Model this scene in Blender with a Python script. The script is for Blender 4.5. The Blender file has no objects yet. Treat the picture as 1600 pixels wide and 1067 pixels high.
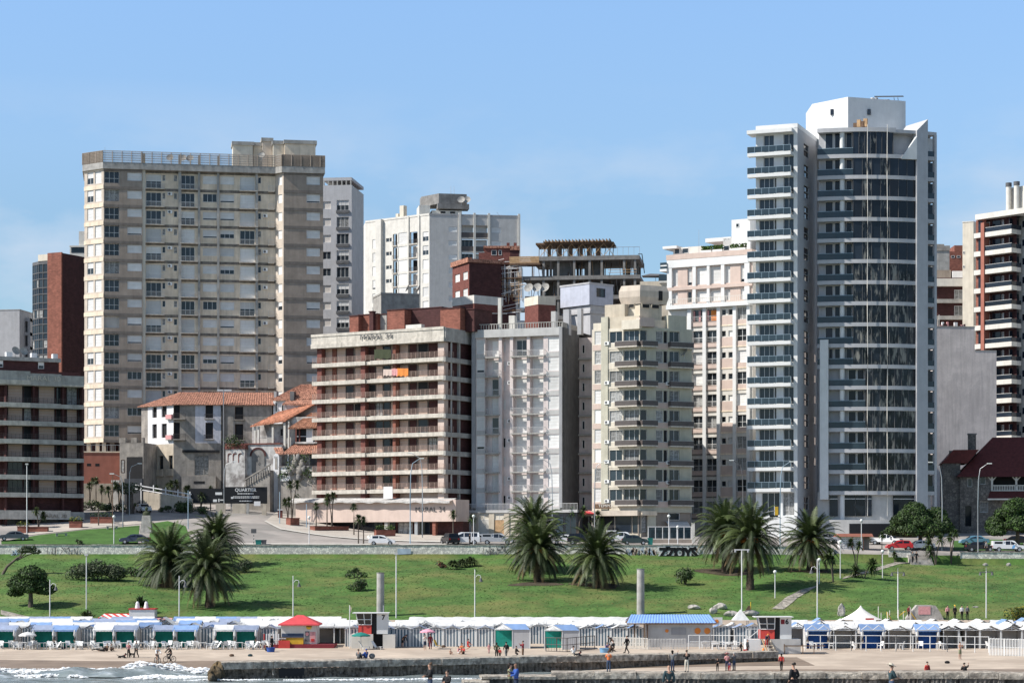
import bpy,math,random
from mathutils import Vector,Matrix
random.seed(7)
R=math.radians
SC=bpy.context.scene
COL=SC.collection
# ------------------------------------------------------------------ camera
F,HY,H=3500.0,863.0,11.7
cam_d=bpy.data.cameras.new('camera');cam=bpy.data.objects.new('camera',cam_d);COL.objects.link(cam)
cam.location=(0,0,H);cam.rotation_euler=(R(90),0,0)
cam_d.sensor_width=36;cam_d.lens=36*F/1600;cam_d.shift_y=(HY-533.5)/1600
cam_d.clip_start=1;cam_d.clip_end=20000
SC.camera=cam
# ------------------------------------------------------------------ sun and sky
SUN=Vector((1.0,0.29,-1.0)).normalized()
sl=bpy.data.lights.new('sun','SUN');sl.energy=4.8;sl.angle=R(0.5);sl.color=(1,0.955,0.885)
so=bpy.data.objects.new('sun',sl);COL.objects.link(so)
so.rotation_euler=SUN.to_track_quat('-Z','Y').to_euler();so.location=(-200,100,300)
world=bpy.data.worlds.new('World');SC.world=world;world.use_nodes=True
wn=world.node_tree;wn.nodes.clear()
def wnode(t,**k):
 n=wn.nodes.new(t)
 for a,b in k.items():setattr(n,a,b)
 return n
sky=wnode('ShaderNodeTexSky',sky_type='NISHITA',sun_disc=False,sun_elevation=math.asin(-SUN.z),sun_rotation=math.atan2(-SUN.x,-SUN.y),altitude=0,air_density=1.0,dust_density=0.3,ozone_density=2.0)
tc=wnode('ShaderNodeTexCoord')
sep=wnode('ShaderNodeSeparateXYZ');wn.links.new(tc.outputs['Generated'],sep.inputs[0])
grd=wnode('ShaderNodeValToRGB');cr=grd.color_ramp;cr.elements[0].position=0;cr.elements[0].color=(.40,.48,.53,1);cr.elements[1].position=.7;cr.elements[1].color=(.80,.72,.62,1)
for q,c in((.148,(.63,.70,.76)),(.175,(.73,.79,.85)),(.237,(.84,.92,1.0)),(.30,(.80,.86,.93)),(.42,(.80,.76,.70))):e=cr.elements.new(q);e.color=(*c,1)
wn.links.new(sep.outputs[2],grd.inputs[0])
hs=wnode('ShaderNodeMix',data_type='RGBA',blend_type='MULTIPLY');hs.inputs[0].default_value=1
wn.links.new(sky.outputs[0],hs.inputs[6]);wn.links.new(grd.outputs[0],hs.inputs[7])
mp=wnode('ShaderNodeMapping');mp.inputs['Scale'].default_value=(9,9,20);mp.inputs['Location'].default_value=(1.7,0,.3)
nz=wnode('ShaderNodeTexNoise');nz.inputs['Scale'].default_value=1.0;nz.inputs['Detail'].default_value=6;nz.inputs['Roughness'].default_value=.55
wn.links.new(tc.outputs['Generated'],mp.inputs[0]);wn.links.new(mp.outputs[0],nz.inputs[0])
rmp=wnode('ShaderNodeMapRange');rmp.inputs[1].default_value=.47;rmp.inputs[2].default_value=.66;rmp.inputs[4].default_value=.7
wn.links.new(nz.outputs[0],rmp.inputs[0])
low=wnode('ShaderNodeMapRange');low.inputs[1].default_value=.145;low.inputs[2].default_value=.205;low.inputs[3].default_value=1;low.inputs[4].default_value=0
wn.links.new(sep.outputs[2],low.inputs[0])
mu=wnode('ShaderNodeMath',operation='MULTIPLY');wn.links.new(rmp.outputs[0],mu.inputs[0]);wn.links.new(low.outputs[0],mu.inputs[1])
cl=wnode('ShaderNodeMix',data_type='RGBA');cl.inputs[7].default_value=(3.3,3.85,4.6,1)
wn.links.new(mu.outputs[0],cl.inputs[0]);wn.links.new(hs.outputs[2],cl.inputs[6])
bg=wnode('ShaderNodeBackground');bg.inputs[1].default_value=0.145
wo=wnode('ShaderNodeOutputWorld')
wn.links.new(cl.outputs[2],bg.inputs[0]);wn.links.new(bg.outputs[0],wo.inputs[0])
SC.view_settings.view_transform='Standard';SC.view_settings.look='None';SC.view_settings.exposure=0.40;SC.view_settings.gamma=1
SC.view_settings.use_curve_mapping=False
SC.render.engine='CYCLES'
SC.cycles.max_bounces=5;SC.cycles.diffuse_bounces=3;SC.cycles.glossy_bounces=2;SC.cycles.transmission_bounces=2
SC.cycles.use_adaptive_sampling=True
# ------------------------------------------------------------------ materials
MATS={}
def mk(name,col,rough=.8,var=.12,scale=1.2,streak=0.,kind=None,col2=None,spec=.3,metal=0.,bump=0.,rnd=0.,p=None,fine=0.,fsc=3.):
 m=bpy.data.materials.new(name);m.use_nodes=True;MATS[name]=m
 nt=m.node_tree;N=nt.nodes;L=nt.links;b=N['Principled BSDF']
 b.inputs['Roughness'].default_value=rough;b.inputs['Metallic'].default_value=metal
 b.inputs['Specular IOR Level'].default_value=spec
 c=(*col,1)
 if kind=='plain':
  b.inputs['Base Color'].default_value=c;return m
 t=N.new('ShaderNodeTexCoord')
 def mix(a,bb,fac,mode='MIX'):
  x=N.new('ShaderNodeMix');x.data_type='RGBA';x.blend_type=mode
  for i,s in((0,fac),(6,a),(7,bb)):
   if hasattr(s,'links')or hasattr(s,'is_linked'):L.new(s,x.inputs[i])
   elif i==0:x.inputs[0].default_value=s
   else:x.inputs[i].default_value=(*s,1)if len(s)==3 else s
  return x.outputs[2]
 def noise(sc,det=4,vec=None,rough_=.6,mapping=None):
  n=N.new('ShaderNodeTexNoise');n.inputs['Scale'].default_value=sc;n.inputs['Detail'].default_value=det;n.inputs['Roughness'].default_value=rough_
  v=vec or t.outputs['Object']
  if mapping:
   mm=N.new('ShaderNodeMapping');mm.inputs['Scale'].default_value=mapping;L.new(v,mm.inputs[0]);v=mm.outputs[0]
  L.new(v,n.inputs[0]);return n.outputs[0]
 def rng(s,a,bb,c0=0.,d0=1.):
  r=N.new('ShaderNodeMapRange');L.new(s,r.inputs[0])
  for i,q in enumerate((a,bb,c0,d0)):r.inputs[i+1].default_value=q
  return r.outputs[0]
 dark=tuple(x*(1-2.2*var)for x in col);lite=tuple(min(.9,x*(1+var))for x in col)
 out=mix(dark,lite,rng(noise(scale),.3,.7))
 if kind=='brick':
  br=N.new('ShaderNodeTexBrick');mm=N.new('ShaderNodeMapping')
  sx=N.new('ShaderNodeSeparateXYZ');L.new(t.outputs['Object'],sx.inputs[0])
  ad=N.new('ShaderNodeMath');ad.operation='ADD';L.new(sx.outputs[0],ad.inputs[0]);L.new(sx.outputs[1],ad.inputs[1])
  cb=N.new('ShaderNodeCombineXYZ');L.new(ad.outputs[0],cb.inputs[0]);L.new(sx.outputs[2],cb.inputs[1])
  L.new(cb.outputs[0],br.inputs[0]);q=p or(.5,.18,.02)
  br.inputs['Scale'].default_value=1;br.inputs['Brick Width'].default_value=q[0];br.inputs['Row Height'].default_value=q[1];br.inputs['Mortar Size'].default_value=q[2]
  br.inputs['Color1'].default_value=(1.1,1.1,1.1,1);br.inputs['Color2'].default_value=(.72,.72,.72,1);br.inputs['Mortar'].default_value=(*(col2 or(.9,.9,.9)),1)
  out=mix(out,br.outputs[0],1.,'MULTIPLY')
 if kind=='stripe':
  sx=N.new('ShaderNodeSeparateXYZ');L.new(t.outputs['Object'],sx.inputs[0])
  ad=N.new('ShaderNodeMath');ad.operation='ADD';L.new(sx.outputs[0],ad.inputs[0]);L.new(sx.outputs[1],ad.inputs[1])
  dv=N.new('ShaderNodeMath');dv.operation='DIVIDE';L.new(ad.outputs[0],dv.inputs[0]);dv.inputs[1].default_value=p[0]
  fr=N.new('ShaderNodeMath');fr.operation='FRACT';L.new(dv.outputs[0],fr.inputs[0])
  gt=N.new('ShaderNodeMath');gt.operation='GREATER_THAN';L.new(fr.outputs[0],gt.inputs[0]);gt.inputs[1].default_value=p[1]
  out=mix(out,col2,gt.outputs[0])
 if kind=='mottle':
  out=mix(out,col2,rng(noise(p[0],6),p[1],p[2]))
 if kind=='cells':
  vo=N.new('ShaderNodeTexVoronoi');vo.feature='DISTANCE_TO_EDGE';vo.inputs['Scale'].default_value=p[0]
  L.new(t.outputs['Object'],vo.inputs[0])
  v2=N.new('ShaderNodeTexVoronoi');v2.inputs['Scale'].default_value=p[0];L.new(t.outputs['Object'],v2.inputs[0])
  hv=N.new('ShaderNodeSeparateColor');L.new(v2.outputs['Color'],hv.inputs[0])
  out=mix(out,mix((.55,.55,.55),(1.25,1.22,1.15),hv.outputs[0]),.9,'MULTIPLY')
  out=mix(col2,out,rng(vo.outputs['Distance'],.02,.09))
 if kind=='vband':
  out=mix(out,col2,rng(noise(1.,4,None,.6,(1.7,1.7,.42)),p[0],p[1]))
 if fine:
  out=mix(out,mix((1-fine,)*3,(1+fine,)*3,rng(noise(fsc,8,None,.8),.3,.7)),1.,'MULTIPLY')
 if streak:
  s=rng(noise(1.,5,None,.65,(1.6,1.6,.12)),.45,.75)
  out=mix(out,tuple(x*.35 for x in col),mix((0,0,0),(streak,)*3,s))
 if rnd:
  oi=N.new('ShaderNodeObjectInfo')
  out=mix(out,mix((1-rnd,)*3,(1+rnd*.6,)*3,oi.outputs['Random']),1.,'MULTIPLY')
 L.new(out,b.inputs['Base Color'])
 if bump:
  bp=N.new('ShaderNodeBump');bp.inputs['Strength'].default_value=bump;bp.inputs['Distance'].default_value=.1
  L.new(noise(scale*4,5),bp.inputs['Height']);L.new(bp.outputs[0],b.inputs['Normal'])
 return m
def M(n):return MATS[n]
mk('white',(.65,.62,.565),.6,.06,.8,.22);mk('white_clean',(.70,.70,.69),.5,.04,.7,.10)
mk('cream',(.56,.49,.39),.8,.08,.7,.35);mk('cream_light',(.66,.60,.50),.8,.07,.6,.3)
mk('taupe',(.33,.275,.23),.85,.10,.6,.35);mk('taupe_dark',(.20,.175,.155),.85,.12,.8,.4)
mk('beige',(.80,.67,.52),.85,.10,.5,.45);mk('beige_lit',(.57,.49,.41),.85,.08,.6,.25)  # beige and beige_lit: copies toned for grazed and sunlit walls, light put into colour
mk('band',(.24,.21,.18),.9,.25,1.5,.55);mk('concrete',(.40,.385,.36),.9,.14,.9,.4);mk('concrete_dark',(.24,.23,.22),.9,.16,.9,.4)
mk('grey',(.33,.33,.34),.8,.06,.7,.15);mk('tower_shade',(.47,.47,.485),.6,.05,.7,.12);mk('grey_light',(.50,.49,.475),.8,.06,.7,.2);mk('grey_dark',(.125,.125,.13),.8,.12,.7,.35)  # glass tower's grey: shade of its white faces put into the colour
mk('pink',(.66,.575,.55),.85,.08,.7,.25);mk('rose',(.58,.46,.40),.8,.06,.5,.15)
mk('brick_dark',(.085,.034,.033),.85,.12,1.,.1,'brick',(.8,.8,.8));mk('brick',(.27,.105,.075),.85,.14,1.,.15,'brick',(.95,.9,.85));mk('brick_pier',(.20,.075,.062),.85,.12,1.,.15,'brick',(.9,.85,.8))  # brick_dark doubles as brick in shade, the shade put into its colour
mk('slab',(.60,.55,.48),.85,.12,1.4,.6);mk('panel',(.52,.375,.305),.75,.05,.5,.1,rnd=.12)
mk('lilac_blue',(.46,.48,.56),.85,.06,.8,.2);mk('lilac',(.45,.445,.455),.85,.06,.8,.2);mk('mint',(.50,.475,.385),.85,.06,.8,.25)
mk('shutter',(.72,.71,.69),.55,.05,1.,.12,rnd=.22);mk('shutter_beige',(.63,.58,.53),.6,.04,1.,.1,rnd=.12)
mk('frame',(.72,.72,.71),.5,.03);mk('frame_dark',(.06,.06,.065),.5,.03)
mk('curtain',(.36,.36,.35),.8,.3,3.,0,rnd=.4)
mk('dark',(.018,.018,.02),.7,.1);mk('rail',(.55,.54,.52),.5,.05);mk('rail_dark',(.10,.085,.08),.5,.1)
mk('tile',(.43,.21,.145),.8,.4,3.5,.1);mk('tile_dark',(.34,.16,.10),.85,.3,2.,.2);mk('tile_red',(.12,.028,.025),.75,.15,2.,.1)
mk('oldwall',(.62,.60,.58),.9,.12,.8,.5,'mottle',(.22,.20,.19),p=(.35,.48,.62));mk('oldgrey',(.30,.275,.25),.9,.15,.9,.5,'mottle',(.42,.38,.33),p=(.5,.45,.7));mk('oldbeige',(.52,.45,.36),.9,.1,.8,.4)
mk('oldwhite',(.74,.73,.73),.9,.06,.6,.25)
mk('redwall',(.37,.145,.105),.9,.08,.6,.2);mk('wood',(.48,.31,.17),.8,.15,2.);mk('wood_dark',(.16,.10,.065),.85,.2,2.)
mk('metal',(.45,.46,.47),.4,.05,metal=.6);mk('steel_blue',(.32,.42,.50),.5,.08)
mk('black',(.012,.012,.014),.5,.05,kind='plain');mk('red',(.50,.055,.045),.6,.08);mk('red_cloth',(.60,.075,.085),.7,.08)
mk('orange',(.72,.24,.05),.7,.1);mk('yellow',(.72,.45,.04),.6,.1);mk('green_cloth',(.012,.24,.195),.8,.12,1.5);mk('blue_cloth',(.02,.10,.36),.75,.12,1.5);mk('teal',(.02,.20,.17),.7,.1)
mk('blue_roof',(.20,.31,.53),.7,.08,1.5,.1,rnd=.25);mk('grey_roof',(.28,.33,.45),.75,.08,1.5,rnd=.2);mk('white_roof',(.68,.675,.66),.7,.1,1.5,.15,rnd=.10)
mk('cloth_beige',(.50,.48,.46),.85,.07,1.2,.15);mk('striped',(.70,.70,.68),.8,.04,1.,0,'stripe',(.10,.15,.19),p=(.36,.50));mk('awning_stripe',(.72,.70,.67),.75,.04,1.,0,'stripe',(.58,.06,.05),p=(.9,.5))
mk('sand',(.51,.42,.335),.95,.10,.35,0,'mottle',(.39,.315,.25),p=(.12,.45,.62),bump=.4)
mk('wet_sand',(.26,.195,.145),.55,.12,.3);mk('grass',(.074,.150,.032),.95,.2,.25,0,'mottle',(.17,.165,.055),p=(.11,.46,.74),bump=.5,fine=.32,fsc=2.2)
mk('lawn',(.060,.135,.028),.95,.15,.4,bump=.4,fine=.3,fsc=2.2);mk('soil',(.075,.058,.038),.95,.2,.8)
mk('asphalt',(.36,.325,.30),.9,.10,.22,0,'mottle',(.24,.225,.21),p=(.10,.45,.6));mk('pavement',(.46,.415,.365),.9,.08,.4);mk('kerb',(.58,.55,.50),.85,.1)
mk('stone_wall',(.80,.775,.73),.95,.12,.5,.15,'cells',(.42,.40,.375),p=(3.1,));mk('stone',(.44,.41,.375),.95,.2,1.2,.1,bump=.6)
mk('pier',(.52,.46,.385),.95,.3,2.2,.5,'mottle',(.20,.175,.15),p=(1.5,.48,.62),bump=1.);mk('pier_dark',(.12,.108,.096),.9,.35,1.2,.5,'mottle',(.30,.27,.235),p=(1.6,.52,.66),bump=.9);mk('mussel',(.19,.155,.12),.9,.4,2.5,.6,'mottle',(.24,.21,.18),p=(2.,.52,.68),bump=1.);mk('rock_brown',(.17,.12,.065),.95,.3,1.5,.2,'mottle',(.06,.055,.045),p=(.9,.42,.6),bump=1.)
mk('trunk',(.095,.07,.05),.95,.25,3.,bump=.6);mk('bark',(.13,.105,.085),.95,.2,3.,bump=.5)
mk('palm_leaf',(.034,.050,.017),.6,.2,1.,rnd=.12,spec=.35);mk('palm_young',(.085,.115,.032),.55,.2,1.,rnd=.12,spec=.4);mk('palm_dead',(.15,.105,.05),.8,.2,1.)
mk('leaf_dark',(.034,.060,.018),.65,.25,1.2);mk('leaf_mid',(.060,.115,.022),.65,.25,1.2);mk('leaf_lite',(.12,.18,.035),.65,.25,1.2);mk('leaf_grey',(.095,.115,.068),.7,.25,1.2);mk('leaf_yellow',(.30,.27,.04),.7,.2,1.2);mk('leaf_rust',(.25,.10,.06),.8,.2,1.)
mk('skin',(.46,.27,.19),.6,.05,3.);mk('skin_dark',(.22,.12,.08),.6,.05,3.)
mk('hair',(.02,.015,.012),.6,.1,4.);mk('hair_brown',(.10,.06,.035),.6,.1,4.);mk('hair_grey',(.42,.40,.38),.7,.1,4.)
for n,c in dict(c_black=(.016,.016,.018),c_navy=(.025,.035,.07),c_grey=(.16,.165,.17),c_white=(.72,.71,.70),c_cream=(.62,.56,.46),c_red=(.50,.045,.04),c_maroon=(.21,.03,.04),c_blue=(.035,.09,.33),c_denim=(.06,.085,.14),c_green=(.055,.065,.035),c_orange=(.85,.22,.07),c_pink=(.65,.32,.32),c_teal=(.03,.06,.07),c_olive=(.26,.27,.17),c_brown=(.12,.075,.05),c_purple=(.14,.10,.20)).items():mk(n,c,.85,.12,4.)
def glass(name,col,rough=.06,spec=.8,rnd=.0,var=.1):
 mk(name,col,rough,var,.6,0,spec=spec,rnd=rnd)
glass('glass',(.028,.036,.044),.08,.5,.5);glass('glass_blue',(.030,.046,.062),.05,.4,.4);glass('glass_rail',(.032,.052,.068),.12,.35,.1);glass('glass_dark',(.017,.024,.036),.06,.30,.5)
for n,c in dict(p_white=(.78,.78,.78),p_silver=(.42,.43,.45),p_grey=(.11,.12,.135),p_black=(.014,.014,.017),p_navy=(.03,.04,.075),p_red=(.55,.025,.03),p_blue=(.13,.28,.40),p_green=(.03,.05,.05),p_sky=(.16,.40,.72)).items():mk(n,c,.3,.03,1.,spec=.6)
mk('glass_reflect_bands',(.014,.019,.027),.05,.5,.5,0,'vband',(.23,.22,.195),spec=.30,p=(.52,.64));mk('rail_brown',(.40,.29,.24),.6,.1)  # pale bands painted into the glass stand in for reflected buildings
mk('tyre',(.014,.014,.014),.85,.1);mk('rim',(.45,.45,.46),.35,.05,metal=.7);mk('lamp_glass',(.75,.75,.72),.3,.03);mk('tail',(.4,.02,.02),.4,.05)
mk('plastic',(.78,.78,.77),.45,.03,rnd=.06)
mk('path_stone',(.40,.37,.33),.95,.2,1.,0,'cells',(.17,.15,.12),p=(1.6,))
mk('foam',(.82,.84,.86),.8,.08,3.)
mk('rose_grey',(.75,.665,.625),.9,.08,.35,.45,'mottle',(.63,.56,.53),p=(.18,.48,.56),fine=.10);mk('house_stone',(.20,.185,.175),.95,.15,1.,.1,'cells',(.09,.085,.08),p=(2.2,))
mk('oldwall_pale',(.55,.55,.60),.9,.1,.8,.35);mk('tile_lit',(.48,.205,.125),.8,.3,2.2,.05);mk('steel_dark',(.05,.055,.065),.7,.1)  # tile_lit: sunlit copy of tile, light put into its colour
mk('c_blue_pale',(.42,.50,.60),.9,.1);mk('c_orange_pale',(.55,.42,.34),.9,.1)
mk('blue_bright',(.22,.37,.70),.6,.06,1.5,.05);mk('c_red_faded',(.40,.20,.18),.9,.2,3.)
mk('marquee_cloth',(.76,.73,.68),.7,.05)
mk('awning_grey',(.52,.50,.48),.85,.15,1.5,.5);mk('c_blue_tub',(.18,.36,.55),.6,.1);mk('pink_cloth',(.78,.36,.46),.7,.06)
# ------------------------------------------------------------------ mesh builder
class MB:
 def __init__(s):s.v=[];s.f=[];s.k=[];s.mats=[];s.T=None;s.sm=[]
 def mi(s,m):
  if m not in s.mats:s.mats.append(m)
  return s.mats.index(m)
 def poly(s,pts,m,smooth=False):
  b=len(s.v);T=s.T
  for p in pts:
   p=Vector(p);s.v.append(T@p if T else p)
  s.f.append(tuple(range(b,b+len(pts))));s.k.append(s.mi(m));s.sm.append(smooth)
 def box(s,x0,x1,y0,y1,z0,z1,m,top=None):
  c=[(x0,y0,z0),(x1,y0,z0),(x1,y1,z0),(x0,y1,z0),(x0,y0,z1),(x1,y0,z1),(x1,y1,z1),(x0,y1,z1)]
  s.faces8(c,m,top)
 def faces8(s,c,m,top=None):
  b=len(s.v);T=s.T
  for p in c:
   p=Vector(p);s.v.append(T@p if T else p)
  i=s.mi(m)
  for n,q in enumerate(((0,3,2,1),(4,5,6,7),(0,1,5,4),(1,2,6,5),(2,3,7,6),(3,0,4,7))):
   s.f.append(tuple(b+x for x in q));s.k.append(s.mi(top)if top and n==1 else i);s.sm.append(False)
 def grid(s,rows,m,smooth=True,closed=False):
  b=len(s.v);T=s.T;n=len(rows[0])
  for r in rows:
   for p in r:
    p=Vector(p);s.v.append(T@p if T else p)
  i=s.mi(m)if isinstance(m,str)else None
  for a in range(len(rows)-1):
   for c in range(n if closed else n-1):
    d=(c+1)%n
    s.f.append((b+a*n+c,b+a*n+d,b+(a+1)*n+d,b+(a+1)*n+c));s.k.append(i);s.sm.append(smooth)
 def cyl(s,p0,p1,r0,r1=None,n=8,m='metal',caps=True):
  r1=r0 if r1 is None else r1
  p0=Vector(p0);p1=Vector(p1);d=(p1-p0)
  q=d.to_track_quat('Z','Y')if d.length>1e-9 else Matrix.Identity(3).to_quaternion()
  ra=[p0+q@Vector((r0*math.cos(2*math.pi*i/n),r0*math.sin(2*math.pi*i/n),0))for i in range(n)]
  rb=[p1+q@Vector((r1*math.cos(2*math.pi*i/n),r1*math.sin(2*math.pi*i/n),0))for i in range(n)]
  s.grid([ra,rb],m,n>4,True)
  if caps:
   s.poly(rb,m)
   s.poly(ra[::-1],m)
 def tube(s,pts,rs,n=6,m='metal'):
  rows=[]
  for i,p in enumerate(pts):
   p=Vector(p);a=Vector(pts[max(0,i-1)]);c=Vector(pts[min(len(pts)-1,i+1)])
   q=(c-a).to_track_quat('Z','Y');r=rs[i]if isinstance(rs,(list,tuple))else rs
   rows.append([p+q@Vector((r*math.cos(2*math.pi*j/n),r*math.sin(2*math.pi*j/n),0))for j in range(n)])
  s.grid(rows,m,True,True);s.poly(rows[-1],m);s.poly(rows[0][::-1],m)
 def sphere(s,c,r,m,nu=10,nv=6,z0=-1.,z1=1.):
  r=(r,r,r)if not isinstance(r,(tuple,list))else r;c=Vector(c);rows=[]
  for a in range(nv+1):
   zz=z0+(z1-z0)*a/nv;t=math.asin(max(-1,min(1,zz)));t=-math.pi/2+math.pi*a/nv if(z0,z1)==(-1.,1.)else t
   rows.append([c+Vector((r[0]*math.cos(t)*math.cos(2*math.pi*i/nu),r[1]*math.cos(t)*math.sin(2*math.pi*i/nu),r[2]*math.sin(t)))for i in range(nu)])
  s.grid(rows,m,True,True)
 def prism(s,pts,z0,z1,m,top=None):
  n=len(pts)
  for i in range(n):
   a,b=pts[i],pts[(i+1)%n]
   s.poly([(a[0],a[1],z0),(b[0],b[1],z0),(b[0],b[1],z1),(a[0],a[1],z1)],m)
  s.poly([(a[0],a[1],z1)for a in pts],top or m);s.poly([(a[0],a[1],z0)for a in pts][::-1],m)
 def side(s,pts,y0,y1,m):
  n=len(pts)
  s.poly([(a[0],y0,a[1])for a in pts],m);s.poly([(a[0],y1,a[1])for a in pts][::-1],m)
  for i in range(n):
   a,b=pts[i],pts[(i+1)%n]
   s.poly([(a[0],y0,a[1]),(a[0],y1,a[1]),(b[0],y1,b[1]),(b[0],y0,b[1])],m)
 def mesh(s,name):
  me=bpy.data.meshes.new(name)
  me.from_pydata([tuple(p)for p in s.v],[],s.f)
  for m in s.mats:me.materials.append(MATS[m])
  me.polygons.foreach_set('material_index',s.k);me.polygons.foreach_set('use_smooth',s.sm)
  me.update();return me
 def obj(s,name,parent=None,loc=(0,0,0),rz=0.):
  return link(name,s.mesh(name),parent,loc,rz)
def link(name,me,parent=None,loc=(0,0,0),rz=0.):
 o=bpy.data.objects.new(name,me);COL.objects.link(o);o.parent=parent;o.location=loc;o.rotation_euler=(0,0,rz);return o
def tag(o,label=None,cat=None,group=None,kind=None):
 for k,v in(('label',label),('category',cat),('group',group),('kind',kind)):
  if v:o[k]=v
 return o
def thing(name,label,cat,loc=(0,0,0),rz=0.,group=None):
 return tag(link(name,None,None,loc,rz),label,cat,group)
def kids(o):return[c for c in COL.objects if c.parent==o]
def dup(root,loc,rz=0.,label=None,group=None,sc=None):
 def cp(o,par):
  c=o.copy();COL.objects.link(c);c.parent=par
  for ch in TREE.get(o.name,()):cp(ch,c)
  return c
 if root.name not in TREE:
  def reg(o):TREE[o.name]=list(o.children);[reg(c)for c in o.children]
  reg(root)
 r=cp(root,None);r.location=loc;r.rotation_euler=(0,0,rz)
 if sc:r.scale=(sc,)*3 if not isinstance(sc,tuple)else sc
 if label:r['label']=label
 if group:r['group']=group
 return r
TREE={}
def W(px,py,Y):return Vector(((px-800)*Y/F,Y,H+(HY-py)*Y/F))
def WX(px,Y):return(px-800)*Y/F
def WZ(py,Y):return H+(HY-py)*Y/F
def sm(a,b,x):t=max(0.,min(1.,(x-a)/(b-a)));return t*t*(3-2*t)
# ------------------------------------------------------------------ terrain
def up0(X):return 12.62-1.05*sm(30,72,X)
def ground(X,Y):
 if Y<=279.2:
  a=.2+(Y-230)*.026;b=.30+(Y-205)*.0125
  t=sm(-8,30,X);z=a+(b-a)*t
  return max(z,-2.5)
 if Y<280:return ground(X,279.2)+(3.3-ground(X,279.2))*(Y-279.2)/.8
 if Y<=334.6:
  t=(Y-280)/54.6;b=10.95-1.0*sm(35,72,X)
  return 3.3+(b-3.3)*(t**.93)+.28*math.sin(X*.11+Y*.13)*math.sin(math.pi*t)+.2*math.sin(X*.23-Y*.19+1)*math.sin(math.pi*t)
 if Y<335.4:return 10.9+(up0(X)-10.9)*(Y-334.6)/.8
 s=.14+(.066-.14)*sm(-48,-18,X)+.02*sm(40,60,X)
 z=up0(X)+.5*s*max(0,min(3,Y-335.4))/3+s*max(0,min(Y,392)-337)
 return z+max(0,Y-392)*.10
def hit(px,py,y0,y1):
 g=lambda Y:WZ(py,Y)-ground(WX(px,Y),Y)
 a,n=y0,200;ga=g(a)
 for i in range(1,n+1):
  b=y0+(y1-y0)*i/n;gb=g(b)
  if(ga>0)!=(gb>0):
   for _ in range(30):
    c=(a+b)/2
    if(g(c)>0)==(ga>0):a=c
    else:b=c
   return Vector((WX(px,a),a,ground(WX(px,a),a)))
  a,ga=b,gb
 Y=y0 if abs(g(y0))<abs(g(y1))else y1
 return Vector((WX(px,Y),Y,ground(WX(px,Y),Y)))
def hb(px,py):return hit(px,py,184,279)
def hg(px,py):return hit(px,py,280.2,334.4)
def hu(px,py):return hit(px,py,335.6,430)
def at(px,Y):X=WX(px,Y);return Vector((X,Y,ground(X,Y)))
# ------------------------------------------------------------------ ground, sea
def sheet(name,xs,ys,m,kind='structure',off=0.,fn=None):
 mb=MB();mb.grid([[(x,y,(fn or ground)(x,y)+off)for x in xs]for y in ys],m)
 return tag(mb.obj(name),kind=kind)
def lin(a,b,n):return[a+(b-a)*i/n for i in range(n+1)]
sheet('sand',lin(-110,110,110),lin(178,279.2,90)+[280.0],'sand')
sheet('grass_slope',lin(-110,110,130),lin(280,334.6,60)+[335.0],'grass')
sheet('street',lin(-150,150,75),[335.0,335.4]+lin(336,470,70),'asphalt')
mb=MB();mb.poly([(-3000,470,20),(3000,470,20),(6000,6000,20),(-6000,6000,20)],'asphalt');tag(mb.obj('ground'),kind='structure')
def drape(name,near,far,m,hf,off=.03,n=6,kind='structure',nx=3):
 """a sheet between two polylines given in photo pixels, laid on the ground"""
 A=[hf(*p)for p in near];B=[hf(*p)for p in far]
 def sub(P):
  out=[]
  for i in range(len(P)-1):
   for k in range(nx):out.append(P[i].lerp(P[i+1],k/nx))
  return out+[P[-1]]
 A,B=sub(A),sub(B);mb=MB();rows=[]
 for j in range(n+1):
  r=[]
  for a,b in zip(A,B):
   p=a.lerp(b,j/n);r.append((p.x,p.y,ground(p.x,p.y)+off))
  rows.append(r)
 mb.grid(rows,m);return tag(mb.obj(name),kind=kind)
def strip(name,X0,X1,ya,yb,m,off,n=60,k=5):
 mb=MB();rows=[]
 for j in range(k+1):
  rows.append([(x,ya(x)+(yb(x)-ya(x))*j/k,ground(x,ya(x)+(yb(x)-ya(x))*j/k)+off)for x in lin(X0,X1,n)])
 mb.grid(rows,m);return tag(mb.obj(name),kind='structure')
strip('wet_sand',-70,30,lambda x:222,lambda x:236+.8*math.sin(x*.2)+.6*math.sin(x*.07+1),'wet_sand',.02)
strip('wet_sand',8,80,lambda x:186,lambda x:216+.5*math.sin(x*.3),'wet_sand',.02)
drape('lawn',[(2,850),(60,850.3),(130,850.5),(215,850.5)],[(2,846),(60,836),(130,828),(218,821)],'lawn',hu,.05)
drape('lawn',[(232,850.5),(270,850.5),(300,850)],[(236,818),(262,814),(290,822)],'lawn',hu,.05)
drape('pavement',[(2,842),(60,834.6),(130,827),(222,818)],[(2,836),(70,824),(150,810),(222,803)],'pavement',hu,.06)
drape('pavement',[(415,814),(440,826),(520,838),(640,845),(720,847)],[(432,800),(480,812),(540,824),(650,834),(720,839)],'pavement',hu,.06)
drape('kerb',[(413,815),(438,827.5),(520,839.5),(640,846.5),(720,848.3)],[(415,814),(440,826),(520,838),(640,845),(720,847)],'kerb',hu,.12,1)
drape('kerb',[(300,851.2),(500,851.2),(700,851.2),(790,851.2)],[(300,849.8),(500,849.8),(700,849.8),(790,849.8)],'kerb',hu,.10,1)
drape('lawn',[(1490,860),(1540,860),(1599,860)],[(1490,845),(1540,843),(1599,843)],'lawn',hu,.05)
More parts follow.
